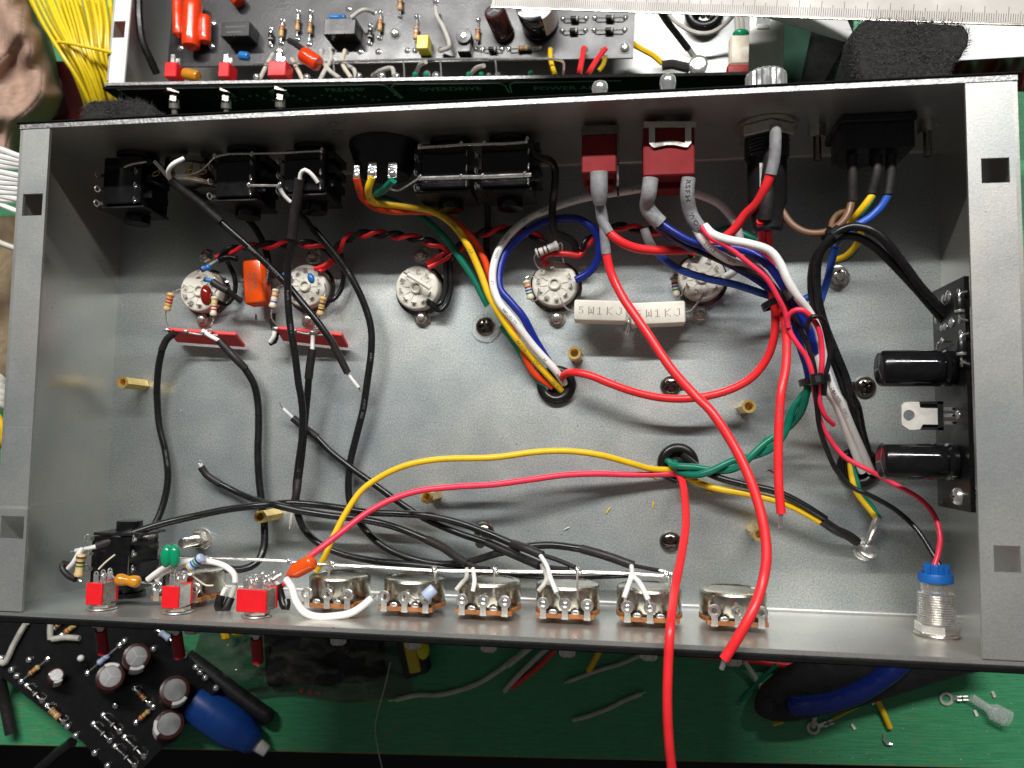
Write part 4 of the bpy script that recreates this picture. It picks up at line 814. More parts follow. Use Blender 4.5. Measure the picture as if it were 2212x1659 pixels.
t, p = cable('earth_lead', 'yellow and green earth lead with crimped tag on the ground bolt', 'wire', [('insulation', 'yellow_wire', 1.15, ['r12', (835, 650, 3), (848, 760, 4), (880, 870, 5), (960, 980, 6), (1050, 1095, 7)]), ('green_stripe', 'green_wire', .85, ['r12', (850, 650, 3.4), (885, 770, 4.4), (920, 880, 5.4), (1000, 980, 6.4), (1072, 1090, 7.2)]), ('crimp', 'tin', 1.4, ['r12', (1055, 1080, 7), (1025, 1150, 7), (1005, 1210, 6)]), ('tag_neck', 'tin', 1.0, ['r12', (1005, 1200, 6), (985, 1260, 5), (960, 1310, 4)])])
# ---- harness to the upper grommet
c, p = cable('wire', 'orange wire from the round selector sweeping right to the upper grommet', 'wire', [('insulation', 'orange_wire', 1.5, ['r2', (812, 1405, 44), (835, 1500, 40), (880, 1590, 32), 'r6', (870, 70, 31), (960, 135, 29), (1100, 165, 27), (1280, 165, 24), (1450, 180, 21), (1600, 255, 18), (1730, 380, 15), (1820, 540, 13), (1880, 720, 12), (1960, 950, 11), (2090, 1190, 9), (2212, 1400, 6), 'r7', (200, 1440, 5), (350, 1560, 1)])])
c, p = cable('wire', 'yellow wire from the round selector sweeping right to the upper grommet', 'wire', [('insulation', 'yellow_wire', 1.45, ['r2', (938, 1400, 44), (905, 1500, 41), (925, 1590, 33), 'r6', (950, 95, 31), (1080, 112, 29), (1250, 130, 27), (1430, 170, 24), (1580, 275, 21), (1690, 430, 19), (1780, 620, 17), (1870, 850, 16), (1970, 1020, 15), (2080, 1180, 13), (2212, 1340, 10), 'r7', (200, 1335, 8), (320, 1470, 5), (425, 1585, 1)])])
prints(c, p[0], 1.45, [(9, 'VM'), (34, '600V'), (44, 'LL107286'), (62, '-LF-'), (104, '18AWG'), (116, 'VW-1'), (127, '105°C'), (139, '600V')], 'print_dark', 1.55, side=(CAM - p[0][40]).normalized())
Wr('green wire from the round selector running beside the yellow one', 'green_wire', 1.45, ['r2', (1105, 1425, 44), (1020, 1510, 37), (960, 1550, 30), 'r6', (1060, 70, 22), (1200, 130, 19), (1330, 210, 17), (1480, 340, 15), (1620, 520, 13), (1740, 700, 12), (1840, 890, 12), (1930, 1030, 11), (2060, 1200, 9), (2212, 1425, 6), 'r7', (200, 1450, 4), (310, 1575, 1)])
c, p = cable('wire', 'white wire looping behind the switches to the right hand tube socket', 'wire', [('insulation', 'white_wire', 1.6, ['r7', (450, 1530, 2), (380, 1430, 7), (200, 1230, 12), (40, 1050, 15), 'r6', (2050, 1020, 17), (1950, 900, 18), (1895, 760, 18), (1895, 610, 17), (1945, 460, 16), (2050, 320, 16), (2200, 210, 16), 'r7', (130, 260, 17), (300, 160, 18), (480, 95, 19), (680, 45, 20), 'r3', (930, 1515, 20), (1100, 1490, 20), (1350, 1500, 20), (1600, 1575, 19), 'r7', (1690, 120, 18), (1790, 240, 17), (1840, 380, 15), (1845, 500, 13), (1810, 620, 11), (1720, 690, 10)])])
prints(c, p[0], 1.6, [(2, 'AWM'), (14, 'M'), (34, 'LL107286'), (52, '-LF-'), (64, '600V'), (72, '105C'), (84, 'FT1'), (92, '18AWG'), (104, 'VW-1'), (130, 'E156439')], 'print_dark', 1.6, side=(CAM - p[0][60]).normalized())
c, p = cable('wire', 'dark blue wire looping from the upper grommet to the fourth tube socket', 'wire', [('insulation', 'blue_wire', 1.6, ['r7', (400, 1470, 3), (330, 1370, 7), (210, 1170, 11), (90, 1000, 14), 'r6', (2130, 1000, 15), (2030, 880, 16), (1950, 780, 16), (1945, 640, 15), (1990, 500, 14), (2090, 390, 14), (2212, 310, 14), 'r7', (150, 330, 15), (280, 255, 16), (430, 220, 17), (570, 230, 18), (680, 310, 18), (722, 430, 16), (705, 560, 13), (640, 650, 11), (535, 710, 10)])])
m = M(); t = thing('cable_sleeve', 'clear plastic cable clamp wrapped round the wire bundle by the upper grommet', 'cable clamp', G('r6', 1960, 960, 0))
A = G('r6', 1905, 870, 16); B = G('r6', 2020, 1020, 14); d = (B - A).normalized(); n_, b_ = frame(d); pts = []
for q_ in (A, A.lerp(B, .5), B): pts.append([q_ + n_ * (3.2 * math.sin(a) - 2.0) + b_ * 5.8 * math.cos(a) for a in [2 * math.pi * i / 24 for i in range(24)]])
vs = [x for r_ in pts for x in r_]; fs = [(j * 24 + i, j * 24 + (i + 1) % 24, (j + 1) * 24 + (i + 1) % 24, (j + 1) * 24 + i) for j in range(2) for i in range(24)]
m.add(vs, fs).build('sleeve_loop', 'clear_plastic', t, world=True)
m = M(); a = G('r6', 1835, 1085, .2); m.lathe([(6.2, 0), (6.2, .9)], a, (0, 0, 1), 30); b_ = G('r6', 1960, 1000, .2); m.box(((a.x + b_.x) / 2 + 2, (a.y + b_.y) / 2, .65), (13, 8, .9), rot=(0, 0, .5)); m.build('clamp_tab', 'clear_plastic', t, world=True)
# ---- heater twist
TWS = [['r5', (1720, 545, 9), (1790, 490, 11), (1900, 455, 12), (2050, 440, 13), (2212, 440, 13), 'r6', (90, 470, 12), (240, 425, 13), (400, 420, 14), (520, 440, 13), (600, 480, 12), (650, 520, 10)],
       ['r6', (640, 560, 9), (660, 470, 12), (730, 390, 14), (850, 345, 16), (1000, 345, 16), (1200, 365, 15), (1380, 405, 13), (1480, 450, 11), (1520, 510, 9)],
       ['r6', (1560, 540, 8), (1640, 440, 11), (1780, 350, 13), (1950, 310, 13), (2100, 310, 13), (2212, 330, 12), 'r7', (200, 350, 12), (300, 420, 10)],
       ['r7', (560, 500, 10), (640, 400, 12), (760, 320, 13), (900, 285, 13), (1050, 310, 12), (1250, 340, 12), (1380, 420, 11), (1470, 520, 9)]]
TL = ['from the first to the second tube socket', 'arching from the second to the middle tube socket', 'passing behind the selector harness', 'between the two right hand tube sockets']
for sp, l_, tn in zip(TWS, TL, (3.2, 4.2, 3.4, 4)):
    for k in range(2): twist(sp, 1.15, k * math.pi, tn, ('red' if k else 'black') + ' heater wire twisted with its partner, ' + l_, 'red_wire' if k else 'black_wire', 1.05, 'twisted heater wires')
def Sh(label, mat, r, spec, g='short leads at the tube sockets'): return tag(cable('wire', label, 'wire', [('w', mat, r, spec)])[0], None, None, g)
Sh('black heater lead curling round the right of the leftmost tube socket', 'black_wire', 1.1, ['r5', (1800, 560, 8), (1860, 700, 6), (1850, 830, 5), (1790, 900, 6), (1720, 880, 9)])
Sh('red heater lead ending on top of the second tube socket, upper', 'red_wire', 1.1, ['r6', (650, 510, 10), (590, 570, 10), (540, 605, 10), (480, 620, 9.5)])
Sh('red heater lead ending on top of the second tube socket, lower', 'red_wire', 1.1, ['r6', (660, 540, 9), (610, 580, 9), (570, 610, 9), (520, 640, 9.5)])
Sh('black heater lead curling round the right of the second tube socket', 'black_wire', 1.1, ['r6', (690, 500, 9), (710, 640, 6), (690, 780, 5), (630, 860, 6), (560, 880, 9)])
Sh('red heater lead ending on top of the middle tube socket, upper', 'red_wire', 1.1, ['r6', (1510, 490, 10), (1440, 540, 10), (1370, 575, 9.5)])
Sh('red heater lead ending on top of the middle tube socket, lower', 'red_wire', 1.1, ['r6', (1600, 490, 9), (1500, 550, 9), (1380, 610, 9.5)])
Sh('outer black heater lead curling round the right of the middle tube socket', 'black_wire', 1.1, ['r6', (1550, 500, 9), (1560, 650, 6), (1555, 800, 5), (1520, 910, 5), (1470, 950, 6), (1380, 890, 9)])
Sh('inner black heater lead curling round the right of the middle tube socket', 'black_wire', 1.1, ['r6', (1510, 520, 9), (1520, 660, 6), (1515, 800, 5), (1480, 890, 5), (1440, 910, 6), (1370, 870, 9)])
Sh('red heater lead wriggling above the fourth tube socket', 'red_wire', 1.2, ['r7', (600, 470, 11), (570, 515, 11), (490, 505, 12), (400, 500, 12), (310, 510, 11), (275, 560, 10), (310, 590, 9)])
Sh('thick black cable from the bussed jacks down to the fourth tube socket', 'black_wire', 1.5, ['r3', (170, 1120, 40), (220, 1230, 38), (330, 1270, 36), (370, 1330, 33), (368, 1500, 28), 'r7', (358, 60, 24), (352, 250, 19), (370, 330, 16), (440, 360, 14), (520, 410, 12), (545, 480, 10)])
Sh('black cable hanging straight behind the bussed jacks', 'black_wire', 1.4, ['r2', (1860, 1500, 20), 'r6', (1850, 60, 14), (1850, 250, 8), (1840, 420, 5), (1850, 560, 3)])
Sh('dark green lead beside the right hand tube socket', 'green_wire', 1.4, ['r7', (1990, 400, 18), (1880, 350, 15), (1760, 300, 13), (1650, 330, 11), (1560, 420, 10), (1500, 520, 9)])
Sh('cut white wire on the second rear jack terminal', 'white_wire', .8, ['r2', (205, 1490, 42), (240, 1550, 40), (290, 1600, 38)], 'rear jack leads')
Sh('second white core entering the grey sleeve at the rear rotary pot', 'white_wire', .8, ['r1', (1225, 1280, 40), (1280, 1340, 40), (1345, 1420, 39)], 'rear jack leads')
Sh('bare jumper from the left jack socket to the rotary pot', 'tin', .45, ['r1', (985, 1325, 42), (1030, 1305, 42), (1160, 1280, 41)], 'rear jack leads')
# ---- zip ties
def ziptie(label, c0, c1, z, drop, headf=.35):
    A, B = G(*c0, z), G(*c1, z); t = thing('zip_tie', label, 'zip tie', A.lerp(B, .5), group='black zip ties on the harness'); mid = A.lerp(B, .5); d = (B - A); n = 26; ax = d.normalized(); pts = []
    for i in range(n + 1):
        a = 2 * math.pi * i / n; pts.append(mid + ax * math.cos(a) * d.length / 2 + V((0, 0, 1)) * ((math.sin(a) - .9) * drop))
    side = ax.cross(V((0, 0, 1))); m = M(); vs = []; fs = []
    for i, q_ in enumerate(pts[:-1]):
        o_ = (q_ - (mid - V((0, 0, .9 * drop)))).normalized() * .5
        vs += [q_ - side * 1.25, q_ + side * 1.25, q_ + side * 1.25 + o_ * 2, q_ - side * 1.25 + o_ * 2]
    for i in range(n):
        j = (i + 1) % n
        for k in range(4): fs.append((4 * i + k, 4 * i + (k + 1) % 4, 4 * j + (k + 1) % 4, 4 * j + k))
    m.add(vs, fs).build('strap', 'rubber', t, world=True, smooth=False)
    hp = A.lerp(B, headf) + V((0, 0, drop * .1 + 1.6)); ang = math.atan2(d.y, d.x)
    m = M(); m.box(hp, (4.4, 4.2, 3.0), rot=(0, 0, ang), bev=.4); m.build('head', 'rubber', t, world=True)
    M().box(hp + V((0, 0, 1.45)), (1.8, 2.4, .3), rot=(0, 0, ang)).build('slot', 'print_black', t, world=True, smooth=False)
ziptie('black zip tie on the upper arch below the mains inlet', ('r8', 660, 300), ('r8', 760, 400), 38, 5, .5)
ziptie('black zip tie round the whole harness beside the right tube socket', ('r8', 190, 890), ('r8', 412, 805), 33, 9, .7)
ziptie('black zip tie lowest on the harness, above the green pair', ('r8', 490, 1510), ('r8', 692, 1475), 30, 8, .35)
# ================================================================ loose parts on sockets, tag strips and switches
for (a, b), l_ in (((('s1', 225, 1300), ('s1', 1440, 1385)), 'red tag strip standing on edge below the leftmost tube socket'), ((('r6', 160, 1080), ('r6', 690, 1135)), 'red tag strip standing on edge below the second tube socket')):
    A, B = G(*a, 13), G(*b, 13); t = thing('tag_strip', l_, 'tag strip', (A.x, A.y, 0), group='red tag strips'); d = B - A
    mid = A.lerp(B, .5); M().box(mid - V((0, 2.1, 5.2)), (d.length, 1.6, 10.5), rot=(-.42, .0, math.atan2(d.y, d.x)), bev=.3).build('strip', 'tag_red', t, world=True)
    for f_ in (.03, .3, .58):
        q_ = A.lerp(B, f_); m = M(); ringlug(m, q_ + V((0, -.8, -3)), (0, .0, 1), 3.8, 1.3, (0, 1, 0)); m.ball(q_ + V((0, -.6, .6)), 1.1, (1.4, .8, .7), 10, 6); m.build('lug', 'tin', t, world=True)
    m = M(); m.tube(spline([A.lerp(B, .35) + V((0, -1.2, .3)), A.lerp(B, .5) + V((0, -1.6, 0)), A.lerp(B, .75) + V((0, -1.3, -.5))], 1), .45, 7); m.tube(spline([A.lerp(B, .6) + V((0, .6, .8)), A.lerp(B, .7) + V((0, .9, 1.0)), A.lerp(B, .62) + V((0, -1.2, .5))], 1), .45, 7); m.build('twisted_lead', 'tin', t, world=True)
g = G
GRP = 'axial resistors at the tube sockets'
resistor('orange banded resistor standing left of the leftmost tube socket', g('s1', 330, 680, 17), g('s1', 250, 990, 16), 1.5, 'tan_part', ['band_orange', 'band_red', 'band_red', 'band_gold'], [g('s1', 370, 655, 17), g('s1', 520, 590, 12)], [g('s1', 232, 1020, 16), g('s1', 240, 1130, 15), g('s1', 275, 1260, 14)], group=GRP, lr=.3)
resistor('tan resistor standing between dark red capacitor and tag strip', g('s1', 1085, 740, 17), g('s1', 1060, 1080, 17), 1.35, 'pale_tan_part', ['band_gold', 'band_yellow', 'band_red', 'band_red'], [g('s1', 1085, 680, 17), g('s1', 1130, 620, 13)], [g('s1', 1060, 1150, 16), g('s1', 1020, 1240, 14)], group=GRP)
resistor('tan resistor standing left of the second tube socket', g('r6', 178, 780, 17), g('r6', 145, 930, 17), 1.5, 'pale_tan_part', ['band_gold', 'band_orange', 'band_white', 'band_blue'], [g('r6', 200, 755, 17), g('r6', 245, 745, 14)], [g('r6', 138, 970, 17), g('r6', 140, 1010, 16), g('r6', 175, 1060, 14)], group=GRP)
resistor('tan resistor on the lower right of the second tube socket', g('r6', 552, 840, 16), g('r6', 520, 990, 15), 1.45, 'tan_part', ['band_gold', 'band_brown', 'band_gold', 'band_black'], [g('r6', 570, 800, 15), g('r6', 560, 740, 12)], [g('r6', 510, 1030, 14), g('r6', 480, 1080, 13)], group=GRP)
resistor('tan resistor with green, blue and red bands on the fourth tube socket', g('r7', 145, 712, 17), g('r7', 182, 862, 16), 1.45, 'pale_tan_part', ['band_gold', 'band_red', 'band_blue', 'band_green'], [g('r7', 145, 690, 18), g('r7', 180, 678, 17), g('r7', 225, 690, 12)], [g('r7', 195, 878, 16), g('r7', 225, 870, 15), g('r7', 245, 800, 11)], group=GRP)
resistor('tan resistor with green, blue and red bands on the right tube socket', g('s5', 1480, 140, 17), g('s5', 1530, 425, 16), 1.35, 'pale_tan_part', ['band_gold', 'band_red', 'band_blue', 'band_green'], [g('s5', 1480, 100, 18), g('s5', 1520, 85, 17), g('s5', 1590, 120, 12)], [g('s5', 1560, 455, 16), g('s5', 1590, 430, 15), g('s5', 1650, 310, 11)], group=GRP)
resistor('grey resistor with dark bands above the fourth tube socket', g('r7', 220, 500, 16), g('r7', 400, 430, 16), 1.8, 'dirty_white_wire', ['band_black', 'band_brown', 'band_black'], [g('r7', 208, 530, 15), g('r7', 225, 590, 13), g('r7', 260, 630, 11)], [g('r7', 425, 415, 15), g('r7', 430, 500, 12), g('r7', 440, 570, 11)], group=GRP)
# cement resistors
for l_, q_, tt_ in (('white cement power resistor marked 5W1KJ, left of the pair', [(40, 478), (805, 490), (795, 800), (32, 770)], 0), ('white cement power resistor marked 5W1KJ, right of the pair, under a red wire', [(862, 528), (1650, 488), (1660, 815), (860, 845)], 1)):
    Z = 17; Q = [g('s5', x, y, Z) for x, y in q_]; c_ = sum(Q, V((0, 0, 0))) / 4; ux = ((Q[1] - Q[0]) + (Q[2] - Q[3])) / 2; uy = ((Q[0] - Q[3]) + (Q[1] - Q[2])) / 2
    t = thing('cement_resistor', l_, 'resistor', (c_.x, c_.y, Z - 9.5), (0, 0, math.atan2(ux.y, ux.x)), 'white cement power resistors')
    M().box((0, 0, 4.75), (ux.length, uy.length, 9.5), bev=.6).build('ceramic_case', 'cement', t, angle=60)
    vs, fs = textmesh('5 W 1 K J', 2.8, 0.0, 1.35)
    m = M(); DOT = {'5': ['111', '100', '110', '001', '001', '101', '010'], 'W': ['10001', '10001', '10101', '10101', '10101', '11111', '10001'], '1': ['010', '110', '010', '010', '010', '010', '111'], 'K': ['1001', '1010', '1100', '1000', '1100', '1010', '1001'], 'J': ['0011', '0001', '0001', '0001', '0001', '1001', '0110']}
    x = -8.2
    for ch_ in '5W1KJ':
        rows = DOT[ch_]
        for r_i, row in enumerate(rows):
            for c_i, b_ in enumerate(row):
                if b_ == '1': m.box((x + c_i * .5 * (4 / max(3, len(row) - 1)) * .9, 1.2 - r_i * .46, 9.53), (.34, .34, .05))
        x += 3.7
    m.build('lettering', 'print_dark', t, smooth=False)
tag(M().tube(spline([g('r7', 415, 850, 11), g('r7', 440, 905, 12), g('r7', 480, 945, 13), g('r7', 525, 962, 13)], 1), .42, 7).build('lead_wire', 'tin'), 'bare lead from the fourth tube socket to the left cement resistor', 'bare wire')
tag(M().tube(spline([g('s5', 1660, 660, 13), g('s5', 1730, 640, 14), g('s5', 1820, 540, 13), g('s5', 1915, 400, 11)], 1), .45, 7).build('lead_wire', 'tin'), 'bare lead from the right cement resistor up to the right tube socket', 'bare wire')
m = M(); m.tube(spline([g('s5', 815, 690, 15), g('s5', 840, 740, 16), g('s5', 825, 850, 15), g('s5', 790, 980, 13), g('s5', 815, 985, 13), g('s5', 840, 900, 14), g('s5', 850, 760, 15)], 1), .42, 7); m.ball(g('s5', 830, 800, 15.5), .8); tag(m.build('lead_wire', 'tin'), 'twisted bare leads between the two cement resistors', 'bare wire')
# orange film capacitor
Q = [g('s1', 1555, 90, 14), g('s1', 1890, 70, 14), g('s1', 1945, 850, 14), g('s1', 1580, 870, 14)]; c_ = sum(Q, V((0, 0, 0))) / 4; uy = ((Q[0] - Q[3]) + (Q[1] - Q[2])) / 2; ux = ((Q[1] - Q[0]) + (Q[2] - Q[3])) / 2
t = thing('film_capacitor', 'flat orange film capacitor right of the leftmost tube socket', 'capacitor', (c_.x, c_.y, 5), (0, 0, math.atan2(uy.y, uy.x) - math.pi / 2))
M().box((0, 0, 4.5), (ux.length, uy.length, 9), bev=1.1).build('case', 'orange_cap', t, angle=60)
for tx, x0 in (('.022J400', 1.1), ('PP.42.P44', -1.4)):
    m = M(); vs, fs = textmesh(tx, 2.3, 0, 1.0); Rz = Matrix.Rotation(-math.pi / 2, 3, 'Z'); m.add([Rz @ v + V((x0, 0, 9.04)) for v in vs], fs); m.build('lettering', 'print_dark', t, smooth=False)
cable('wire', 'sleeved lead from blue resistor to the orange film capacitor', 'wire', [('black_sleeve', 'shrink', 1.6, ['s1', (1040, 480, 17), (1170, 570, 16), (1310, 640, 15)]), ('thin_sleeve', 'black_wire', 1.3, ['s1', (1290, 630, 15), (1420, 730, 13), (1560, 830, 11)])])
cable('wire', 'sleeved lead from the upper blue resistor to the heater twist', 'wire', [('grey_sleeve', 'shrink_grey', .9, ['s1', (1000, 200, 15), (1150, 110, 14)]), ('black_sleeve', 'black_wire', 1.3, ['s1', (1140, 120, 13), (1300, 60, 13), (1480, 90, 12)])])
M0 = M(); M0.ball(g('s1', 940, 720, 17), 1, (2.5, 4.6, 2.6), 18, 12, rot=(0, 0, .12)); tag(M0.build('disc_capacitor', 'dark_red_cap'), 'glossy dark red dipped capacitor standing over the leftmost tube socket', 'capacitor')
for a, b, r_, l_ in ((('s1', 850, 270, 16), ('s1', 1010, 225, 16), 1.25, 'upper bright blue resistor on the leftmost tube socket'), (('s1', 905, 445, 16), ('s1', 1040, 470, 16), .95, 'lower bright blue resistor on the leftmost tube socket')):
    resistor(l_, g(*a), g(*b), r_, 'blue_part', ['band_black', 'band_red'], [g(a[0], a[1] - 60, a[2] + 40, 12)], [], group='blue metal film resistors')
m = M(); m.ball(g('r6', 452, 695, 15), 1, (1.5, 2.5, 1.3), 14, 9, rot=(0, 0, .35)); tag(m.build('disc_capacitor', 'blue_part'), 'small blue lens shaped capacitor on the second tube socket', 'capacitor')
m = M(); m.ball(g('r6', 265, 675, 16), 1, (2.6, 1.3, 1.2), 14, 9, rot=(0, 0, -.5)); tag(m.build('disc_capacitor', 'blue_part'), 'small blue capacitor behind the black cables left of the second tube socket', 'capacitor')
cable('jumper_lead', 'white woven jumper lying across the middle tube socket', 'wire', [('sleeve', 'ceramic', .95, ['r6', (1220, 665, 12), (1310, 720, 12.5), (1395, 775, 12)]), ('bare_end', 'tin', .45, ['r6', (1190, 650, 10), (1222, 668, 12)])])
cable('stub_lead', 'short white lead with dark sleeve below the second tag strip', 'wire', [('white_part', 'white_wire', 1.0, ['r6', (165, 1090, 13), (160, 1150, 13), (130, 1200, 12)]), ('sleeve', 'shrink', 1.25, ['r6', (150, 970, 11), (150, 1060, 10), (175, 1140, 9), (160, 1195, 9), (125, 1210, 9)])])
# ---- front left switch wiring
GRF = 'parts soldered to the toggle switches'
m = M(); pa, pb = g('s2', 700, 635, 52), g('s2', 980, 670, 50); d = (pb - pa)
pts = [pa.lerp(pb, i / 16) for i in range(17)]; m.tube(pts, lambda q: 2.35 * (1 - .22 * math.exp(-((q - .5) / .14) ** 2)) * min(1, math.sqrt(max(.02, 1 - (abs(q - .5) / .505) ** 7))), 16); t = thing('film_capacitor', 'amber dipped capacitor between the first and second red toggles', 'capacitor', pa, group=GRF); m.build('body', 'amber_cap', t, world=True)
M().tube(spline([pa, g('s2', 660, 590, 51), g('s2', 620, 570, 50)], 1), .35, 6).build('lead', 'tin', t, world=True); M().tube(spline([pb, g('s2', 1060, 680, 43), g('s2', 1150, 680, 42)], 1), .35, 6).build('lead', 'tin', t, world=True)
m = M(); a = g('s2', 1262, 385, 50); b = g('s2', 1350, 385, 49); m.ball(a, 1, (2.35, 4.4, 2.2), 16, 10, rot=(0, 0, -.05)); m.ball(b, 1, (2.15, 4.5, 2.2), 16, 10, rot=(0, 0, .05)); t = thing('film_capacitor', 'green double lobed capacitor standing above the middle red toggle', 'capacitor', a, group=GRF); m.build('body', 'green_cap', t, world=True)
for x0, x1 in ((1295, 1310), (1350, 1345)): M().tube(spline([g('s2', x0, 520, 46), g('s2', x1, 600, 43)], 1), .4, 6).build('lead', 'tin', t, world=True)
resistor('pale blue banded resistor right of the green capacitor', g('s2', 1500, 515, 46), g('s2', 1655, 395, 46), 1.75, 'pale_blue_part', ['band_yellow', 'band_blue', 'band_green', 'band_black'], [g('s2', 1510, 530, 46), g('s2', 1440, 570, 44), g('s2', 1360, 590, 43)], [g('s2', 1700, 390, 42), g('s2', 1740, 410, 38)], group=GRF)
resistor('tan resistor with brown and green bands at the front left jack', g('s2', 335, 365, 42), g('s2', 300, 610, 42), 1.65, 'tan_part', ['band_brown', 'band_black', 'band_green'], [g('s2', 345, 335, 41), g('s2', 350, 290, 40)], [g('s2', 300, 640, 42), g('s2', 330, 660, 42)], group=GRF)
cable('wire', 'white lead with dark sleeve looping at the front left jack', 'wire', [('white_core', 'white_wire', .9, ['s2', (345, 300, 41), (300, 360, 42), (250, 450, 42), (190, 520, 41)]), ('black_sleeve', 'shrink', 1.2, ['s2', (215, 500, 40), (150, 460, 39), (125, 500, 40), (180, 590, 41), (270, 640, 42)])], GRF)
cable('wire', 'thick white wire arching from the middle to the right toggle switch', 'wire', [('insulation', 'white_wire', 1.15, ['s2', (1060, 640, 44), (1150, 570, 45), (1260, 500, 45), (1400, 455, 44), (1600, 440, 43), (1780, 455, 43), (1920, 510, 44), (2000, 590, 44), (2010, 670, 44)])], GRF)
cable('wire', 'second white wire under the green capacitor', 'wire', [('insulation', 'white_wire', 1.0, ['s2', (1150, 650, 43), (1210, 580, 43), (1290, 540, 43), (1400, 500, 41), (1500, 470, 40)])], GRF)
cable('wire', 'thin bare wire from toggle lug to the left front jack terminal', 'wire', [('bare_wire', 'pale_tan_part', .35, ['s2', (520, 530, 42), (600, 450, 41), (700, 370, 40)])], GRF)
cable('wire', 'thin bare wire sagging from the middle toggle to the hidden potentiometer', 'wire', [('bare_wire', 'pale_tan_part', .35, ['s2', (1530, 590, 43), (1620, 660, 42), (1690, 705, 41), (1770, 705, 41)])], GRF)
cable('sleeved_loop', 'dark rubber sleeved loop hanging at the left of the wide toggle', 'wire', [('white_part', 'white_wire', .9, ['s2', (1905, 730, 43), (1880, 780, 43), (1860, 830, 43)]), ('black_sleeve', 'rubber', 1.7, ['s2', (1858, 815, 43), (1825, 920, 44), (1840, 990, 44), (1890, 985, 44), (1930, 910, 43), (1960, 840, 42)]), ('pale_part', 'dirty_white_wire', 1.1, ['s2', (1955, 850, 42), (1980, 780, 43), (2010, 700, 43)])], GRF)
cable('sleeved_loop', 'dark rubber sleeved loop right of the wide toggle', 'wire', [('pale_part', 'dirty_white_wire', 1.0, ['r14', (150, 170, 44), (180, 190, 44), (195, 215, 44)]), ('black_sleeve', 'rubber', 1.5, ['r14', (190, 205, 44), (215, 300, 44), (240, 380, 45), (262, 385, 45), (255, 330, 44)])], GRF)
cable('wire', 'bright white wire drooping from the wide toggle to the second potentiometer', 'wire', [('insulation', 'white_wire', 1.35, ['r14', (255, 165, 46), (300, 230, 48), (330, 330, 50), (400, 425, 51), (500, 460, 51), (640, 455, 50), (770, 430, 49), (860, 375, 47), (930, 315, 45)]), ('bare_end', 'solder', .7, ['r14', (925, 318, 45), (960, 285, 44)])], GRF)
m = M(); pa, pb = g('r10', 250, 1550, 43), g('r10', 480, 1420, 44); pts = [pa.lerp(pb, i / 20) for i in range(21)]
m.tube(pts, lambda q: 3.0 * (min(1, (.12 + q * 2.6)) if q < .35 else 1) * (1 if q < .9 else math.sqrt(max(.05, 1 - ((q - .9) / .105) ** 2))), 18); tag(m.build('film_capacitor', 'orange_cap'), 'large glossy orange dipped capacitor at the end of the pink red lead', 'capacitor', GRF)
cable('wire', 'thin red lead end below the orange dipped capacitor', 'wire', [('insulation', 'red_wire', .9, ['r14', (265, 165, 43), (235, 205, 43), (200, 240, 42)])], GRF)
t = thing('solder_cluster', 'messy soldered bare leads on the wide toggle switch lugs', 'bare wire', g('r14', 70, 150, 44), group=GRF)
for k in range(9):
    m = M(); q_ = g('r14', -50 + k * 30, 130 + random.uniform(-25, 30), 44); m.ball(q_, random.uniform(.8, 1.4), n=9, m=6); m.build('solder_joint', 'solder', t, world=True)
M().tube(spline([g('r14', -60, 180, 45), g('r14', 40, 190, 46), g('r14', 130, 170, 46), g('r14', 220, 120, 45)], 1), .5, 7).build('bare_lead', 'tin', t, world=True)
# ---- potentiometer leads
PG = 'short leads at the potentiometers'
cable('wire', 'scorched white lead on the third potentiometer left lug', 'wire', [('insulation', 'dirty_white_wire', .85, ['r10', (1685, 1490, 32), (1680, 1560, 38), 'r14', (1640, 200, 43), (1600, 250, 44)])], PG)
cable('wire', 'clean white lead on the third potentiometer middle lug', 'wire', [('insulation', 'white_wire', .85, ['r10', (1735, 1490, 33), (1750, 1560, 38), 'r14', (1745, 200, 43), (1732, 260, 44)])], PG)
cable('wire', 'white lead running down to the fourth potentiometer middle lug', 'wire', [('insulation', 'white_wire', .9, ['r11', (260, 1385, 27), (310, 1470, 34), 'r15', (335, 150, 41), (385, 270, 44)]), ('bare_end', 'tin', .4, ['r15', (383, 265, 44), (415, 325, 44)])], PG)
cable('wire', 'scorched white lead on the fourth potentiometer left lug', 'wire', [('insulation', 'dirty_white_wire', .85, ['r11', (270, 1460, 27), (315, 1530, 36), 'r15', (300, 180, 42), (240, 260, 44)])], PG)
cable('wire', 'white lead running down to the fifth potentiometer left lug', 'wire', [('insulation', 'white_wire', .95, ['r11', (978, 1470, 26), (980, 1540, 36), 'r15', (950, 220, 42), (920, 310, 44)]), ('bare_end', 'tin', .4, ['r15', (922, 305, 44), (945, 350, 44)])], PG)
cable('wire', 'white lead running down to the fifth potentiometer middle lug', 'wire', [('insulation', 'white_wire', .95, ['r11', (985, 1545, 35), 'r15', (1040, 190, 41), (1080, 260, 43), (1110, 325, 44)]), ('bare_end', 'tin', .4, ['r15', (1108, 320, 44), (1150, 400, 44)])], PG)
resistor('pale blue unbanded resistor at the second potentiometer', g('r14', 1350, 305, 46), g('r14', 1430, 235, 45), 2.1, 'pale_blue_part', [], [g('r14', 1330, 320, 46), g('r14', 1280, 325, 45), g('r14', 1245, 300, 44)], [], group=PG)
for (x, lg_) in zip(PX_[2:5], ((-8, 0, 8),) * 3):
    for dx in lg_:
        m = M(); q_ = V((x + dx, -L2 + 7.4, 43.4)); m.ball(q_, 1.45, (1, 1.1, .6), 10, 7); tag(m.build('solder_joint', 'solder'), 'shiny solder joint on the ' + ('left', 'middle', 'right')[lg_.index(dx)] + ' lug of the ' + ('third', 'fourth', 'fifth')[PX_.index(x) - 2] + ' potentiometer', 'solder joint', 'solder joints on the potentiometer lugs')
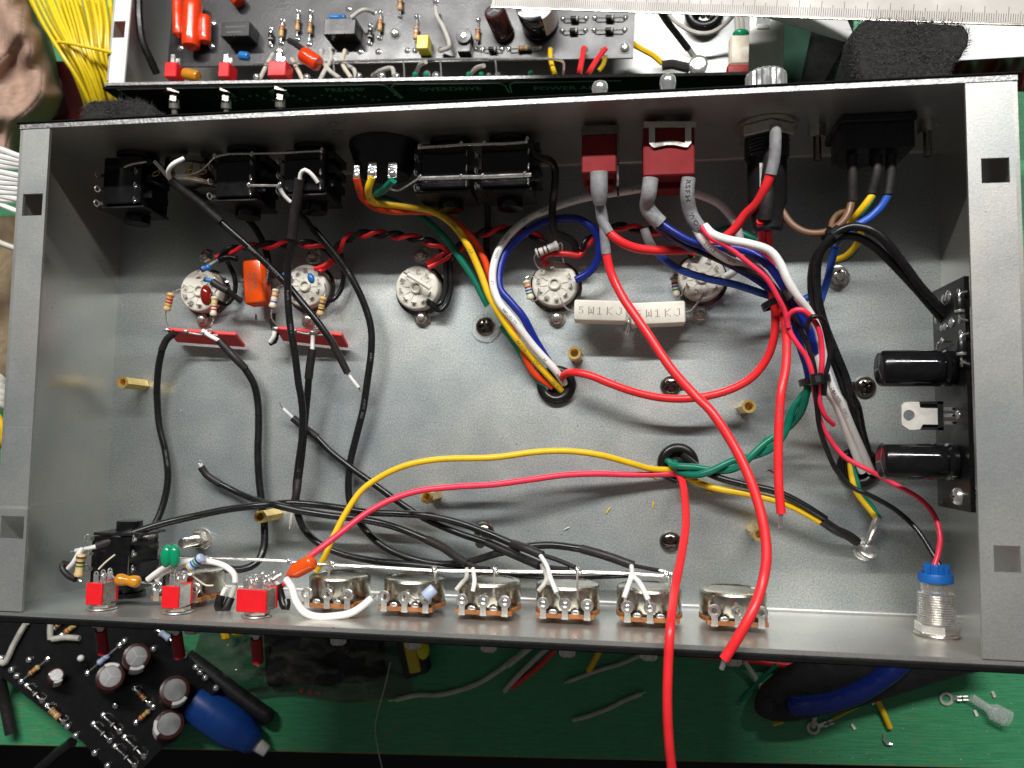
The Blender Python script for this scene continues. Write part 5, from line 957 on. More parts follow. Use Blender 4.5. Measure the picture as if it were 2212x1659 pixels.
# ---- debris on the floor
for i, (r_, x, y, c_) in enumerate((('r11', 800, 1030, 'yellow_wire'), ('r11', 1155, 985, 'yellow_wire'), ('r11', 1600, 885, 'yellow_wire'), ('r11', 470, 1175, 'pale_tan_part'), ('r5', 2030, 1000, 'brown_wire'), ('r11', 1240, 670, 'yellow_wire'), ('r11', 1150, 760, 'yellow_wire'), ('r12', 210, 710, 'brown_wire'))):
    q_ = g(r_, x, y, .3); a = random.uniform(0, 3); m = M(); m.tube(spline([q_ + V((math.cos(a), math.sin(a), 0)) * -1.3, q_ + V((-.3, .4, .3)), q_ + V((math.cos(a + .5), math.sin(a + .5), 0)) * 1.4], .5), .28, 5)
    tag(m.build('wire_scrap', c_), ['yellow curl of insulation in the open floor left of the red hanging wire', 'small yellow shred left of the hanging red wire', 'yellow shred just below the earth leads', 'pale splinter near the front centre', 'short brown offcut below the orange film capacitor', 'yellow shred at the left lip of the lower grommet', 'yellow shred under the pinkish red wire', 'brown speck left of the tinned red wire'][i], 'debris')
m = M()
for pth in ([('r10', 1990, 640), ('r11', 200, 645), ('r11', 620, 678)], [('r10', 1990, 1225), ('r11', 200, 1195), ('r11', 700, 1130)], [('r10', 1270, 240), ('r10', 1320, 180)], [('r5', 1225, 900), ('r5', 1240, 930)], [('r10', 1620, 280), ('r10', 1632, 375)], [('r9', 1640, 640), ('r9', 1740, 680)]):
    q_ = spline([G(*z_, .02) for z_ in pth], 2)
    for A_, B_ in zip(q_, q_[1:]): n_ = (B_ - A_).normalized().cross(V((0, 0, 1))) * random.uniform(.08, .3); m.add([A_ - n_, B_ - n_, B_ + n_, A_ + n_], [(0, 1, 2, 3)])
o_ = m.build('scratch', 'flange_steel', ch, smooth=False, world=True); tag(o_, 'long faint scratches in the floor plate', kind='stuff')
rs = random.Random(3); m = M()
for k in range(90):
    q_ = V((rs.uniform(-175, 175), rs.uniform(-90, 60), .12)); m.box(q_, (rs.uniform(.2, .7), rs.uniform(.15, .4), .2), rot=(0, 0, rs.uniform(0, 3)))
tag(m.build('grit', 'solder', smooth=False), 'bright specks of solder and dust scattered on the floor', None, None, 'stuff')
# ================================================================ bench and room below
mk('room_floor', (.012, .012, .012), .8, 0, .2, 20)  # near-black base colour stands in for the darkness below the bench
mk('suede', (.36, .24, .185), 1.0, 0, .14, 260, .5, 1500, spec=.1)
mk('paper', (.80, .80, .80), .7, 0, .02, 60)
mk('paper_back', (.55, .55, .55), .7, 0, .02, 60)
mk('ruler_paint', (.40, .375, .34), .38, 0, .04, 120)
mk('felt', (.018, .018, .018), .95, 0, .5, 900, 1.0)
mk('felt_fibre', (.055, .052, .052), .8, 0, .5, 600)
mk('matte_black', (.006, .006, .006), .8, 0, .3, 300, spec=.2)
mk('dark_green', (.004, .038, .022), .8, 0, .3, 80)
mk('card', (.20, .15, .09), .8, 0, .2, 200)
mk('deep_red', (.10, .006, .008), .55, 0, .3, 80)
mk('bottle_blue', (.008, .055, .27), .34, 0, .05)
mk('leather_black', (.012, .012, .013), .5, 0, .3, 300, .5)
mk('handle_blue', (.008, .018, .13), .22, 0, .1)
mk('bag_shaded', (.10, .095, .08), .10, 0, .4, 60, .6, 120, alpha=.5, coat=.6)  # clear film tinted dark: chassis shadow and dark contents put into its colour
def bench_mat():
    m = bpy.data.materials.new('bench_paint'); m.use_nodes = True; nt = m.node_tree; b = nt.nodes['Principled BSDF']; MAT['bench_paint'] = m; L = nt.links.new
    tc = nt.nodes.new('ShaderNodeTexCoord')
    def nz(scale, vec, det=6, ro=.6):
        mp = nt.nodes.new('ShaderNodeMapping'); mp.inputs['Scale'].default_value = vec; L(tc.outputs['Object'], mp.inputs[0])
        n = nt.nodes.new('ShaderNodeTexNoise'); n.inputs['Scale'].default_value = scale; n.inputs['Detail'].default_value = det; n.inputs['Roughness'].default_value = ro; L(mp.outputs[0], n.inputs['Vector']); return n.outputs['Fac']
    def rp(src, p0, p1, c0, c1):
        r = nt.nodes.new('ShaderNodeValToRGB'); r.color_ramp.elements[0].position = p0; r.color_ramp.elements[1].position = p1; r.color_ramp.elements[0].color = (*c0, 1); r.color_ramp.elements[1].color = (*c1, 1); L(src, r.inputs[0]); return r.outputs[0]
    def mx(f, a, c):
        x = nt.nodes.new('ShaderNodeMix'); x.data_type = 'RGBA'; L(f, x.inputs[0]); (L(a, x.inputs[6]) if not isinstance(a, tuple) else setattr(x.inputs[6], 'default_value', (*a, 1))); (L(c, x.inputs[7]) if not isinstance(c, tuple) else setattr(x.inputs[7], 'default_value', (*c, 1))); return x.outputs[2]
    grain = rp(nz(60, (1, 14, 1)), .3, .7, (.034, .235, .105), (.066, .345, .155))
    dark = rp(nz(200, (1, 9, 1), 3), .62, .70, (0, 0, 0), (1, 1, 1)); c = mx(dark, grain, (.012, .075, .036))
    def wear(sc, vec, p0, p1, env_sc, e0, e1):
        a = rp(nz(sc, vec, 5, .7), p0, p1, (0, 0, 0), (1, 1, 1)); e = rp(nz(env_sc, (1, 1, 1), 2), e0, e1, (0, 0, 0), (1, 1, 1))
        x = nt.nodes.new('ShaderNodeMath'); x.operation = 'MULTIPLY'; L(a, x.inputs[0]); L(e, x.inputs[1]); return x.outputs[0]
    c = mx(wear(90, (1, 16, 1), .585, .62, 9, .46, .58), c, (.30, .16, .04)); c = mx(wear(240, (1, 3, 1), .66, .70, 12, .44, .56), c, (.33, .22, .08))
    # paint rubbed off along the front edge
    sp = nt.nodes.new('ShaderNodeSeparateXYZ'); L(tc.outputs['Object'], sp.inputs[0]); mr = nt.nodes.new('ShaderNodeMapRange'); mr.inputs['From Min'].default_value = .0012; mr.inputs['From Max'].default_value = .0; L(sp.outputs['Y'], mr.inputs[0])
    x = nt.nodes.new('ShaderNodeMath'); x.operation = 'MULTIPLY'; L(mr.outputs[0], x.inputs[0]); L(rp(nz(120, (1, 1, 1), 4), .42, .5, (0, 0, 0), (1, 1, 1)), x.inputs[1]); c = mx(x.outputs[0], c, (.30, .19, .05))
    L(c, b.inputs['Base Color']); b.inputs['Roughness'].default_value = .5
    bp_ = nt.nodes.new('ShaderNodeBump'); bp_.inputs['Strength'].default_value = .5; bp_.inputs['Distance'].default_value = .0006; L(nz(80, (1, 12, 1)), bp_.inputs['Height']); L(bp_.outputs[0], b.inputs['Normal'])
bench_mat()
A, B = P(300, 1617, ZB), P(2212, 1663, ZB); ang = math.atan2(B.y - A.y, B.x - A.x)
m = M(); m.box((0, 350, -15), (1800, 700, 30), bev=.5); o = m.build('workbench', 'bench_paint', loc=(0, 0, 0)); o.location = V(A) * MM; o.rotation_euler = (0, 0, ang); tag(o, kind='structure')
o = M().box((0, 0, -905), (6000, 6000, 10)).build('floor', 'room_floor', smooth=False); tag(o, kind='structure')
# ---- fuzzy felt blocks
def fuzzy(label, outline, z0, z1, n=2600):
    pts = [G(*p_, z1) for p_ in outline]; c_ = sum(pts, V((0, 0, 0))) / len(pts); t = thing('felt_block', label, 'felt block', (c_.x, c_.y, z0), group='fuzzy dark felt blocks')
    m = M(); rings = []; rs = random.Random(5); N = 64
    cl = [p_ - c_ for p_ in pts]
    def edge(a):
        d = V((math.cos(a), math.sin(a), 0)); best = 1e9
        for p_, q_ in zip(cl, cl[1:] + cl[:1]):
            ex = q_ - p_; den = d.x * ex.y - d.y * ex.x
            if abs(den) > 1e-9:
                s_ = (p_.x * ex.y - p_.y * ex.x) / den; u_ = (p_.x * d.y - p_.y * d.x) / den
                if s_ > 0 and -1e-6 <= u_ <= 1 + 1e-6: best = min(best, s_)
        return d * best
    E_ = [edge(2 * math.pi * i / N) for i in range(N)]; E_ = [(E_[i - 1] + E_[i] * 2 + E_[(i + 1) % N]) / 4 for i in range(N)]
    H_ = z1 - z0; vs = []
    prof = [(1.0, 0), (1.02, H_ * .5), (1.0, H_ - 3), (.965, H_ - .8), (.9, H_)] + [(f_, H_) for f_ in (.75, .6, .45, .3, .15)]
    for f_, z_ in prof:
        for e_ in E_: vs.append(e_ * f_ + V((rs.gauss(0, .25), rs.gauss(0, .25), z_ + rs.gauss(0, .35))))
    fs = [(j * N + i, j * N + (i + 1) % N, (j + 1) * N + (i + 1) % N, (j + 1) * N + i) for j in range(len(prof) - 1) for i in range(N)]
    fs.append(tuple((len(prof) - 1) * N + i for i in range(N))); m.add(vs, fs).build('felt_body', 'felt', t)
    m = M()
    for k in range(n):
        i = rs.randrange(N); f_ = math.sqrt(rs.random()) if rs.random() < .75 else 1.0; z_ = H_ if f_ < 1 else H_ - rs.random() ** 2 * H_ * .7
        p_ = E_[i].lerp(E_[(i + 1) % N], rs.random()) * f_ + V((0, 0, z_ - .2)); d = V((rs.gauss(0, 1), rs.gauss(0, 1), abs(rs.gauss(0, .55)))) * rs.uniform(.6, 1.5)
        if f_ == 1.0: d += E_[i].normalized() * .8
        s_ = d.cross(V((rs.gauss(0, 1), rs.gauss(0, 1), 1))).normalized() * .09; q_ = p_ + d * .6 + V((rs.gauss(0, .3), rs.gauss(0, .3), .3)); m.add([p_ - s_, p_ + s_, q_ + s_ * .8, q_ - s_ * .8, p_ + d + V((0, 0, .1))], [(0, 1, 2, 3), (3, 2, 4)])
    tag(m.build('fibres', 'felt_fibre', t, smooth=False), kind='stuff')
fuzzy('dark fuzzy felt block behind the rear wall at the upper right', [('r4', 905, 140), ('r4', 1300, 165), ('r4', 1760, 180), ('r4', 1800, 300), ('r4', 1740, 420), ('r4', 1640, 500), ('r4', 1600, 720), ('r4', 1000, 740), ('r4', 880, 600), ('r4', 850, 270)], -140, -30, 9000)
fuzzy('dark fuzzy felt block under the rear wall at the upper left', [('r1', 655, 800), ('r1', 1000, 795), ('r1', 1110, 785), ('r1', 1215, 840), ('r1', 1240, 1050), ('r1', 600, 1080), ('r1', 640, 900)], -140, -62, 5000)
# ---- second amplifier
ZR = -75.0; O2 = P(228, 186, ZR); E2 = P(1692, 162, ZR); ux = (E2 - O2); WB = ux.length; a2 = math.atan2(ux.y, ux.x)
X2 = Matrix.Translation(O2) @ Matrix.Rotation(a2, 4, 'Z'); X2i = X2.inverted()
amp = thing('second_amplifier', 'second amplifier chassis lying behind with populated black circuit board and lettered front panel', 'amplifier', O2, (0, 0, a2))
def Lc(reg, x, y, z): return X2i @ G(reg, x, y, z)          # pixel -> local (z absolute)
DB, HB = 215.0, 62.0
M().box((WB / 2, DB / 2 + 1, -HB - .75), (WB, DB - 2, 1.5)).build('floor_plate', 'flange_steel', amp)
M().box((WB / 2, .9, -HB / 2 + .2), (WB, 1.6, HB + 1)).build('front_wall', 'cut_edge', amp)
M().box((WB / 2, -.9, -HB / 2 - .6), (WB + 4, 1.8, HB + 1), bev=.3).build('front_panel', 'panel_paint', amp)
for x0 in (.8, WB - .8): M().box((x0, DB / 2 + 1.8, -HB / 2 - .5), (1.5, DB - 4, HB)).build('side_wall', 'flange_steel', amp)
h1 = Lc('r1', 880, 300, ZR); h2 = Lc('r1', 995, 165, ZR)
M().holed(1.7, 11.5, 1.9, DB, -1.2, -.02, [(h1.x, h2.x, h1.y, h2.y)]).build('end_flange', 'paper', amp)  # white paper material paints the lamp glare onto this steel flange
h1 = Lc('r3', 1965, 205, ZR); h2 = Lc('r3', 2075, 125, ZR); fx = Lc('r3', 1915, 200, ZR).x
M().holed(fx, WB - 1.7, 1.9, DB, -1.2, -.02, [(h1.x, h2.x, h1.y, h2.y)]).build('end_flange', 'flange_steel', amp)
m = M(); m.box(((h1.x + h2.x) / 2, h1.y - .6, .2), (h2.x - h1.x - 1, 2.4, .8)); m.build('bent_tab', 'flange_steel', amp, smooth=False)
# front panel print
for tx, rg, x, y, sz in (('PREAMP', 'r2', 722, 712, 3.8), ('OVERDRIVE', 'r2', 1552, 706, 3.9), ('POWER AMP', 'r3', 480, 700, 3.9)):
    q_ = PY(*px(rg, x, y), O2.y - 2 + (G(rg, x, y, ZR - 18).x - O2.x) * math.tan(a2)); q_ = X2i @ q_
    vs, fs = textmesh(tx, sz, 0.0, 1.75); m = M(); m.add([V((q_.x + v.x, -1.84, q_.z + v.y * 1.6)) for v in vs], fs); m.build('lettering', 'print_grey', amp, smooth=False)
def pl(rg, x, y): q_ = PY(*px(rg, x, y), O2.y - 2 + (G(rg, x, y, ZR - 18).x - O2.x) * math.tan(a2)); q_ = X2i @ q_; return V((q_.x, -1.88, q_.z))
m = M()
for pth in ([('r1', 930, 705), ('r2', 980, 668), ('r2', 1040, 675), ('r2', 1165, 780)], [('r2', 1180, 780), ('r2', 1085, 690), ('r2', 1110, 666), ('r2', 1950, 660), ('r2', 1990, 680), ('r2', 2020, 735)], [('r2', 2040, 735), ('r2', 2025, 670), ('r2', 2060, 655), ('r3', 900, 640)], [('r1', 930, 705), ('r1', 1060, 800)]):
    q_ = [pl(*z_) for z_ in pth]
    for a, b in zip(q_, q_[1:]):
        d = (b - a).normalized(); n_ = V((-d.z, 0, d.x)) * .45; m.prism([a - n_, b - n_, b + n_, a + n_], (0, -.06, 0))
m.build('panel_outline', 'print_grey', amp, smooth=False)
m = M()
for k in range(24):
    q_ = pl('r2', -200 + k * 57 + random.uniform(-8, 8), 775 + 22 * math.sin(k * 1.3)); m.box(q_, (1.2, .06, 1.6))
m.build('scale_marks', 'print_grey', amp, smooth=False)
for rg, x, y in (('r1', 1375, 800), ('r1', 1787, 800), ('r2', 205, 790)):
    q_ = pl(rg, x, y - 70); b_ = bpy.data.objects.new('toggle_lever', None); COL.objects.link(b_); b_.parent = amp; b_.location = V((q_.x, -1.9, q_.z)) * MM
    M().lathe([(6.5, 0), (6.5, -1.6), (3.2, -1.7), (3.2, -6)], (0, 0, 0), (0, 1, 0), 6).build('hex_nut', 'dark_nickel', b_, smooth=False); M().lathe([(3.0, -4), (3.0, -9), (1.6, -9.2), (1.8, -12), (1.5, -13.2), (.6, -13.6)], (0, 0, 0), (0, 1, .25), 16).build('bat', 'nickel', b_)
# circuit board
ZP = -112.0
lb = Lc('r3', 990, 456, ZP); bd = bpy.data.objects.new('circuit_board', None); COL.objects.link(bd); bd.parent = amp; bd.location = (0, 0, 0)
b0 = V((13.5, lb.y, ZP - ZR)); M().box(((13.5 + lb.x) / 2, lb.y + 70, ZP - ZR - .8), (lb.x - 13.5, 140, 1.6)).build('board_panel', 'board_grey', bd)
for o in ():
    pass
def Lp(reg, x, y, h=0): return X2i @ G(reg, x, y, ZP + h)
def Lb(reg, x, y, h=0): return Lp(reg, x, y, h)
def part(m, name, mat, parent=bd, **k): return m.build(name, mat, amp if parent is None else parent, **k)
def pad(reg, x, y, par, r=1.7):
    m = M(); p_ = Lb(reg, x, y); m.lathe([(r, .02), (r * .95, .25), (r * .5, .7), (.3, 1.2)], p_, (0, 0, 1), 14); part(m, 'solder_pad', 'solder', par)
def axial(reg, a, b, r, mat, bands, par, zf, h=2.2, bl=None, pads=True):
    A, B = zf(reg, *a, h), zf(reg, *b, h); d = (B - A); L_ = d.length; d.normalize(); bl = bl or min(L_ * .62, 7.5); s_ = (L_ - bl) / 2; p0, p1 = A + d * s_, B - d * s_
    M().lathe(dogbone(p0, p1, r) if bands is not None else [(r * .9, 0), (r, .2), (r, bl - .2), (r * .9, bl)], p0, d, 12).build('resistor_body' if bands is not None else 'diode_body', mat, par)
    for f_, bm in zip((.15, .37, .53, .86), bands or []):
        rr = r * (1.16 if f_ < .2 or f_ > .8 else .99); M().lathe([(rr, 0), (rr, .6)], p0 + d * (bl * f_ - .3), d, 12).build('colour_band', bm, par)
    if bands is None: M().lathe([(r * 1.03, 0), (r * 1.03, .7)], p0 + d * (bl - 1.3), d, 12).build('cathode_band', 'dirty_white_wire', par)
    m = M()
    for e_, q_ in ((A, p0), (B, p1)): m.tube(spline([q_, q_.lerp(e_, .8), V((e_.x, e_.y, e_.z - h))], .8), .38, 6)
    m.build('leads', 'tin', par)
    if pads:
        for p_ in (a, b): pad2(par, zf, reg, p_)
def pad2(par, zf, reg, p_, r=1.75):
    m = M(); q_ = zf(reg, *p_, 0); m.lathe([(r, .02), (r * .95, .25), (r * .5, .7), (.3, 1.2)], q_, (0, 0, 1), 14); m.build('solder_pad', 'solder', par)
TB = ['band_brown', 'band_black', 'band_orange', 'band_gold']; TR = ['band_red', 'band_red', 'band_yellow', 'band_gold']
for a, b, bb in (((225, 160), (212, 340), TR), ((350, 90), (340, 310), TB), ((450, 90), (436, 350), TB), ((1003, 98), (992, 300), TR), ((1155, -60), (1158, 130), TB), ((1290, 130), (1275, 400), ['band_orange', 'band_white', 'band_orange', 'band_gold']), ((1777, 158), (1765, 390), TB), ((2020, 390), (2255, 375), ['band_brown', 'band_red', 'band_green', 'band_black'])): axial('r2', a, b, 1.45, 'tan_part', bb, bd, Lb, 2.4)
for rg, a, b in (('r2', (133, 225), (130, 360)), ('r2', (922, 203), (915, 343)), ('r2', (1815, 390), (1965, 390)), ('r3', (437, 150), (620, 146)), ('r3', (688, 143), (930, 140)), ('r3', (430, 246), (613, 240)), ('r3', (683, 240), (925, 237))): axial(rg, a, b, 1.5, 'black_plastic', None, bd, Lb, 2.4, 4.8)
def capsule(reg, a, b, h, rz, mat, par, zf, name='orange_capacitor'):
    A, B = zf(reg, *a, h), zf(reg, *b, h); n = 14; pts = [A.lerp(B, i / n) for i in range(n + 1)]
    M().tube(pts, lambda q: rz * min(1, math.sqrt(max(.03, 1 - (abs(2 * q - 1)) ** 11))), 18).build(name, mat, par)
capsule('r1', (1405, -40), (1415, 300), 6, 3.5, 'red_orange_cap', bd, Lb); capsule('r1', (1530, -20), (1510, 400), 8, 5.8, 'red_orange_cap', bd, Lb); capsule('r1', (1625, 115), (1620, 350), 6, 3.7, 'red_orange_cap', bd, Lb); capsule('r1', (1850, -40), (1900, 25), 5, 4, 'red_orange_cap', bd, Lb)
def relay(x0, x1, y0, y1, reg):
    a, b = Lb(reg, x0, y1, 10), Lb(reg, x1, y0, 10); t = bpy.data.objects.new('relay', None); COL.objects.link(t); t.parent = bd; c_ = (a + b) / 2; t.location = V((c_.x, c_.y, ZP - ZR)) * MM
    M().box((0, 0, 6), (abs(b.x - a.x), abs(b.y - a.y), 11), bev=.4).build('relay_case', 'board_black', t); m = M()
    for i in range(9): m.box((-6 + i * 1.5, 1.6 - (i % 2) * .2, 11.53), (.8, .9, .05)); m.box((-5 + i * 1.1, -1.8, 11.53), (.7, .8, .05))
    m.build('lettering', 'print_grey', t, smooth=False)
relay(1755, 1990, 180, 300, 'r1'); relay(556, 815, 150, 285, 'r2')
m = M(); a = Lb('r2', 600, 140, 3); b = Lb('r2', 725, 140, 3); m.lathe(dogbone(a, b, 1.9), a, b - a, 12); part(m, 'resistor_body', 'blue_part')
a, b = Lb('r2', 1290, 385, 8), Lb('r2', 1385, 290, 8); c_ = (a + b) / 2; m = M(); m.box((c_.x, c_.y, ZP - ZR + 4.8), (abs(b.x - a.x), abs(b.y - a.y) + 1, 9), bev=.3); part(m, 'yellow_capacitor', 'yellow_cap')
a = Lb('r2', 1660, 280, 8); m = M(); m.lathe([(4.6, 0), (4.6, 7.4), (4.3, 7.8)], (a.x, a.y, ZP - ZR), (0, 0, 1), 24); m.box((a.x, a.y - 5.5, ZP - ZR + 3), (7.5, 6, 6)); part(m, 'trimmer_body', 'black_plastic')
m = M(); m.lathe([(1.3, 7.7), (1.3, 8.4)], (a.x, a.y, ZP - ZR), (0, 0, 1), 16); part(m, 'trimmer_screw', 'tin')
def can(par, base, topc, r, mat, name='electrolytic_capacitor', topmat='can_top', vent=True, stripe=False):
    t = bpy.data.objects.new(name, None); COL.objects.link(t); t.parent = par; t.location = base * MM; ax = topc - base; h = ax.length; a_ = ax.normalized()
    M().lathe([(r - .4, 0), (r, .4), (r, 1.8), (r - .5, 2.3), (r, 3), (r, h - 1), (r - .3, h - .3), (r * .76, h)], (0, 0, 0), a_, 36).build('sleeve', mat, t)
    M().lathe([(r * .76, h - .2), (r * .74, h + .05), (.1, h + .05)], (0, 0, 0), a_, 30).build('can_top', topmat, t); u, w_ = frame(a_)
    if vent:
        m = M()
        for k in range(3):
            q = 2.1 * k + .5; d = u * math.cos(q) + w_ * math.sin(q); s_ = a_.cross(d); o = a_ * (h + .06); m.prism([o - s_ * .12, o + d * r * .7 - s_ * .12, o + d * r * .7 + s_ * .12, o + s_ * .12], a_ * .05)
        m.build('vent_groove', 'print_white', t, smooth=False)
    if stripe:
        m = M(); n = 10
        for k in range(n):
            q0, q1 = stripe + 1.1 * k / n, stripe + 1.1 * (k + 1) / n; e = []
            for q in (q0, q1): d = u * math.cos(q) + w_ * math.sin(q); e.append(d)
            m.add([e[0] * (r + .03) + a_ * 4, e[1] * (r + .03) + a_ * 4, e[1] * (r + .03) + a_ * (h - .2), e[0] * (r + .03) + a_ * (h - .2), e[1] * r * .79 + a_ * (h + .06), e[0] * r * .79 + a_ * (h + .06)], [(0, 1, 2, 3), (3, 2, 4, 5)])
        m.build('polarity_stripe', 'print_white', t)
    return t
can(bd, Lb('r2', 1985, 275), Lb('r2', 1900, 80, 16), 6.2, 'sleeve_brown', stripe=2.0); can(bd, Lb('r3', 255, 190, 0), Lb('r3', 210, 20, 22), 11, 'black_gloss', stripe=3.6)
for rg, x, y in (('r2', 1118, 265), ('r3', 925, 380), ('r2', 205, 410)):
    p_ = Lb(rg, x, y); t = bpy.data.objects.new('board_screw', None); COL.objects.link(t); t.parent = bd; t.location = p_ * MM; M().lathe([(3.6, .02), (3.6, .3)], (0, 0, 0), (0, 0, 1), 24).build('washer', 'board_grey', t); M().lathe([(2.7, .3), (2.5, 1.3), (1.6, 2.0), (.4, 2.2)], (0, 0, 0), (0, 0, 1), 20).build('screw_head', 'tin', t); m = M(); m.box((0, 0, 2.05), (2.6, .6, .3)); m.box((0, 0, 2.06), (.6, 2.6, .3)); m.build('cross_recess', 'dark_nickel', t, smooth=False)
for rg, x, y in (('r1', 1685, 188), ('r1', 1430, 380), ('r1', 1675, 365), ('r2', 1440, 10), ('r2', 748, 70), ('r2', 1800, 395), ('r2', 1215, 400), ('r2', 1480, 395), ('r3', 340, 395), ('r3', 610, 395), ('r3', 755, 400), ('r2', 840, 410), ('r2', 985, 410), ('r2', 535, 410), ('r2', 620, 410), ('r2', 735, 410), ('r2', 950, 100)): pad2(bd, Lb, rg, (x, y), 2.0)
def bw(name, mat, r, spec, par=amp):
    pts = [X2i @ q_ for q_ in path(spec)]; M().tube(spline(pts), r, 8).build(name, mat, par)
bw('board_wire', 'dirty_white_wire', 1.3, ['r2', (1438, 60, -108), (1450, 130, -105), (1500, 220, -104), (1545, 370, -105), (1480, 400, -109)]); bw('board_wire', 'dirty_white_wire', 1.2, ['r2', (770, 140, -100), (860, 80, -100), (950, 95, -106)])
bw('bus_wire', 'tin', .75, ['r1', (1990, 505, -92), 'r2', (0, 503, -92), (300, 500, -92), (640, 490, -92), (1250, 472, -92), (1900, 468, -92), 'r3', (0, 470, -92), (400, 474, -92), (437, 490, -92), (436, 600, -90)])
for x in (625, 1180, 1472, 1910): bw('drop_wire', 'tin', .5, ['r2', (x, 470, -92), (x + 8, 540, -90), (x + 10, 615, -86)])
for i, sp in enumerate(([(530, 400), (540, 480), (600, 560), (680, 620)], [(600, 390), (610, 470), (560, 560), (520, 640)], [(720, 400), (700, 500), (770, 620)], [(740, 520), (790, 550), (810, 620)], [(940, 600), (1000, 560), (1090, 540), (1110, 600)], [(300, 470), (340, 540), (390, 640)], [(150, 430), (100, 520), (40, 640)], [(1270, 610), (1310, 520), (1360, 490)], [(1700, 600), (1760, 540), (1820, 520)])):
    bw('hookup_wire', ['dirty_white_wire', 'dirty_white_wire', 'pale_tan_part'][i % 3], 1.25, ['r2'] + [(x, y, -104 + 9 * j) for j, (x, y) in enumerate(sp)])
for x, y in ((1010, 600), (1370, 590), (1130, 600), (830, 600), (1860, 600), (1440, 600), (20, 610), (420, 615), (1930, 595)):
    m = M(); m.ball(Lc('r2', x, y, -84), random.uniform(1.6, 2.6), (1, 1, .8), 10, 6); m.build('solder_joint', 'solder', amp)
for x, y in ((1275, 590), (1365, 590), (1700, 590), (1800, 590), (2190, 580)):
    m = M(); m.ball(Lc('r2', x, y, -83), 1.6, n=8, m=5); m.build('marking_paint', 'green_cap', amp)
bw('red_lead', 'red_wire', 1.6, ['r3', (600, 380, -108), (590, 450, -102), (560, 600, -92)]); bw('red_lead', 'red_wire', 1.6, ['r3', (770, 390, -108), (720, 450, -102), (625, 600, -92)]); bw('yellow_lead', 'yellow_wire', 1.4, ['r3', (335, 390, -108), (340, 480, -100), (375, 600, -92)]); bw('yellow_lead', 'yellow_wire', 1.3, ['r3', (770, 450, -112), (755, 510, -112), (720, 560, -112)])
bw('yellow_lead', 'yellow_wire', 1.8, ['r3', (985, 345, -120), (1060, 390, -120), (1150, 440, -122), (1225, 505, -124)]); bw('black_sleeve', 'shrink', 3.0, ['r3', (1220, 520, -124), (1300, 510, -124), (1370, 525, -124), (1440, 540, -124)]); bw('black_lead', 'black_wire', 2.1, ['r3', (1190, 60, -100), (1260, 170, -108), (1360, 300, -116), (1430, 390, -120)]); bw('lug_neck', 'tin', 1.7, ['r3', (1430, 385, -120), (1470, 440, -121), (1500, 490, -122)])
p_ = Lc('r3', 1508, 505, -118); m = M(); m.lathe([(5.4, -4), (5.4, 0), (4.6, .6), (3.2, .7)], p_, (0, 0, 1), 24); m.build('lug_nut', 'chrome', amp); M().lathe([(3.0, 0), (3.0, 1.0)], p_, (0, 0, 1), 18).build('marking_paint', 'green_cap', amp)
p_ = Lc('r3', 1555, 100, -130); M().torus(p_, 8.5, 3.2, n=32).build('grommet', 'rubber', amp); 
for x, mt in ((1500, 'blue_wire'), (1545, 'dirty_white_wire'), (1590, 'yellow_wire')): bw('transformer_lead', mt, 1.7, ['r3', (x, 130, -132), (x + 4, 80, -124), (x + 6, 20, -118)])
bw('lamp_wire', 'dirty_white_wire', 1.3, ['r3', (1250, 90, -122), (1350, 190, -122), (1500, 262, -122), (1620, 255, -121), (1720, 190, -118), (1800, 100, -112)])
for x in (1808, 1845): bw('lamp_wire', 'dirty_white_wire', 1.5, ['r3', (x, 90, -100), (x + 8, 200, -98), (x + 12, 300, -95)])
p_ = Lc('r3', 1835, 450, -95); m = M(); m.box(p_ + V((0, 2, 0)), (11.5, 17, 9), bev=1.2); m.build('connector_body', 'pale_tan_part', amp); M().box(p_ + V((-1, -14.5, 0)), (12, 16, 9.4), bev=.8).build('red_cap', 'band_red', amp); m = M(); m.ball(p_ + V((0, 12, 2)), 3.2, (1.4, .8, .9)); m.build('marking_paint', 'green_cap', amp)
# curved bright metal baffle beside the grommet
Q_ = [('r3', 1000, 70), ('r3', 1000, 590), ('r3', 1180, 590), ('r3', 1250, 350)]
for (x0, x1, y0, y1, l_) in ((1310, 1415, 500, 620, 'r1'), (1735, 1830, 500, 620, 'r1'), (115, 268, 490, 612, 'r2')):
    a, b = Lc(l_, x0, y1, -82), Lc(l_, x1, y0, -82); c_ = (a + b) / 2; t = bpy.data.objects.new('toggle_switch', None); COL.objects.link(t); t.parent = amp; t.location = c_ * MM
    M().box((0, 0, -3), (abs(b.x - a.x), abs(b.y - a.y), 10), bev=.5).build('red_housing', 'switch_red', t); m = M(); m.box((0, abs(b.y - a.y) / 2 + 2.5, 0), (2.4, 5.5, .8)); m.box((0, abs(b.y - a.y) / 2 + 2.5, -5), (2.4, 5.5, .8)); m.build('lug', 'tin', t, smooth=False)
capsule('r2', (375, 420), (520, 515), 24, 4.6, 'red_orange_cap', amp, Lp, 'orange_dipped_capacitor'); capsule('r1', (1450, 580), (1580, 610), 28, 3.4, 'amber_cap', amp, Lp, 'amber_dipped_capacitor'); capsule('r1', (1895, 440), (1975, 450), 20, 2.6, 'blue_part', amp, Lp, 'blue_disc_capacitor')
bw('black_lead', 'black_wire', 2.4, ['r1', (1100, -30, -84), (1105, 150, -84), (1130, 330, -86), (1190, 470, -90), (1240, 580, -96)]); bw('black_sleeve', 'shrink', 1.8, ['r2', (280, 320, -100), (330, 350, -98), (400, 400, -96)])
for k in range(3): q_ = Lc('r1', 1062, 210 + k * 55, -100); M().box(q_, (3.2, 4.2, 5), rot=(0, 0, .4)).build('red_part', 'band_red', amp)
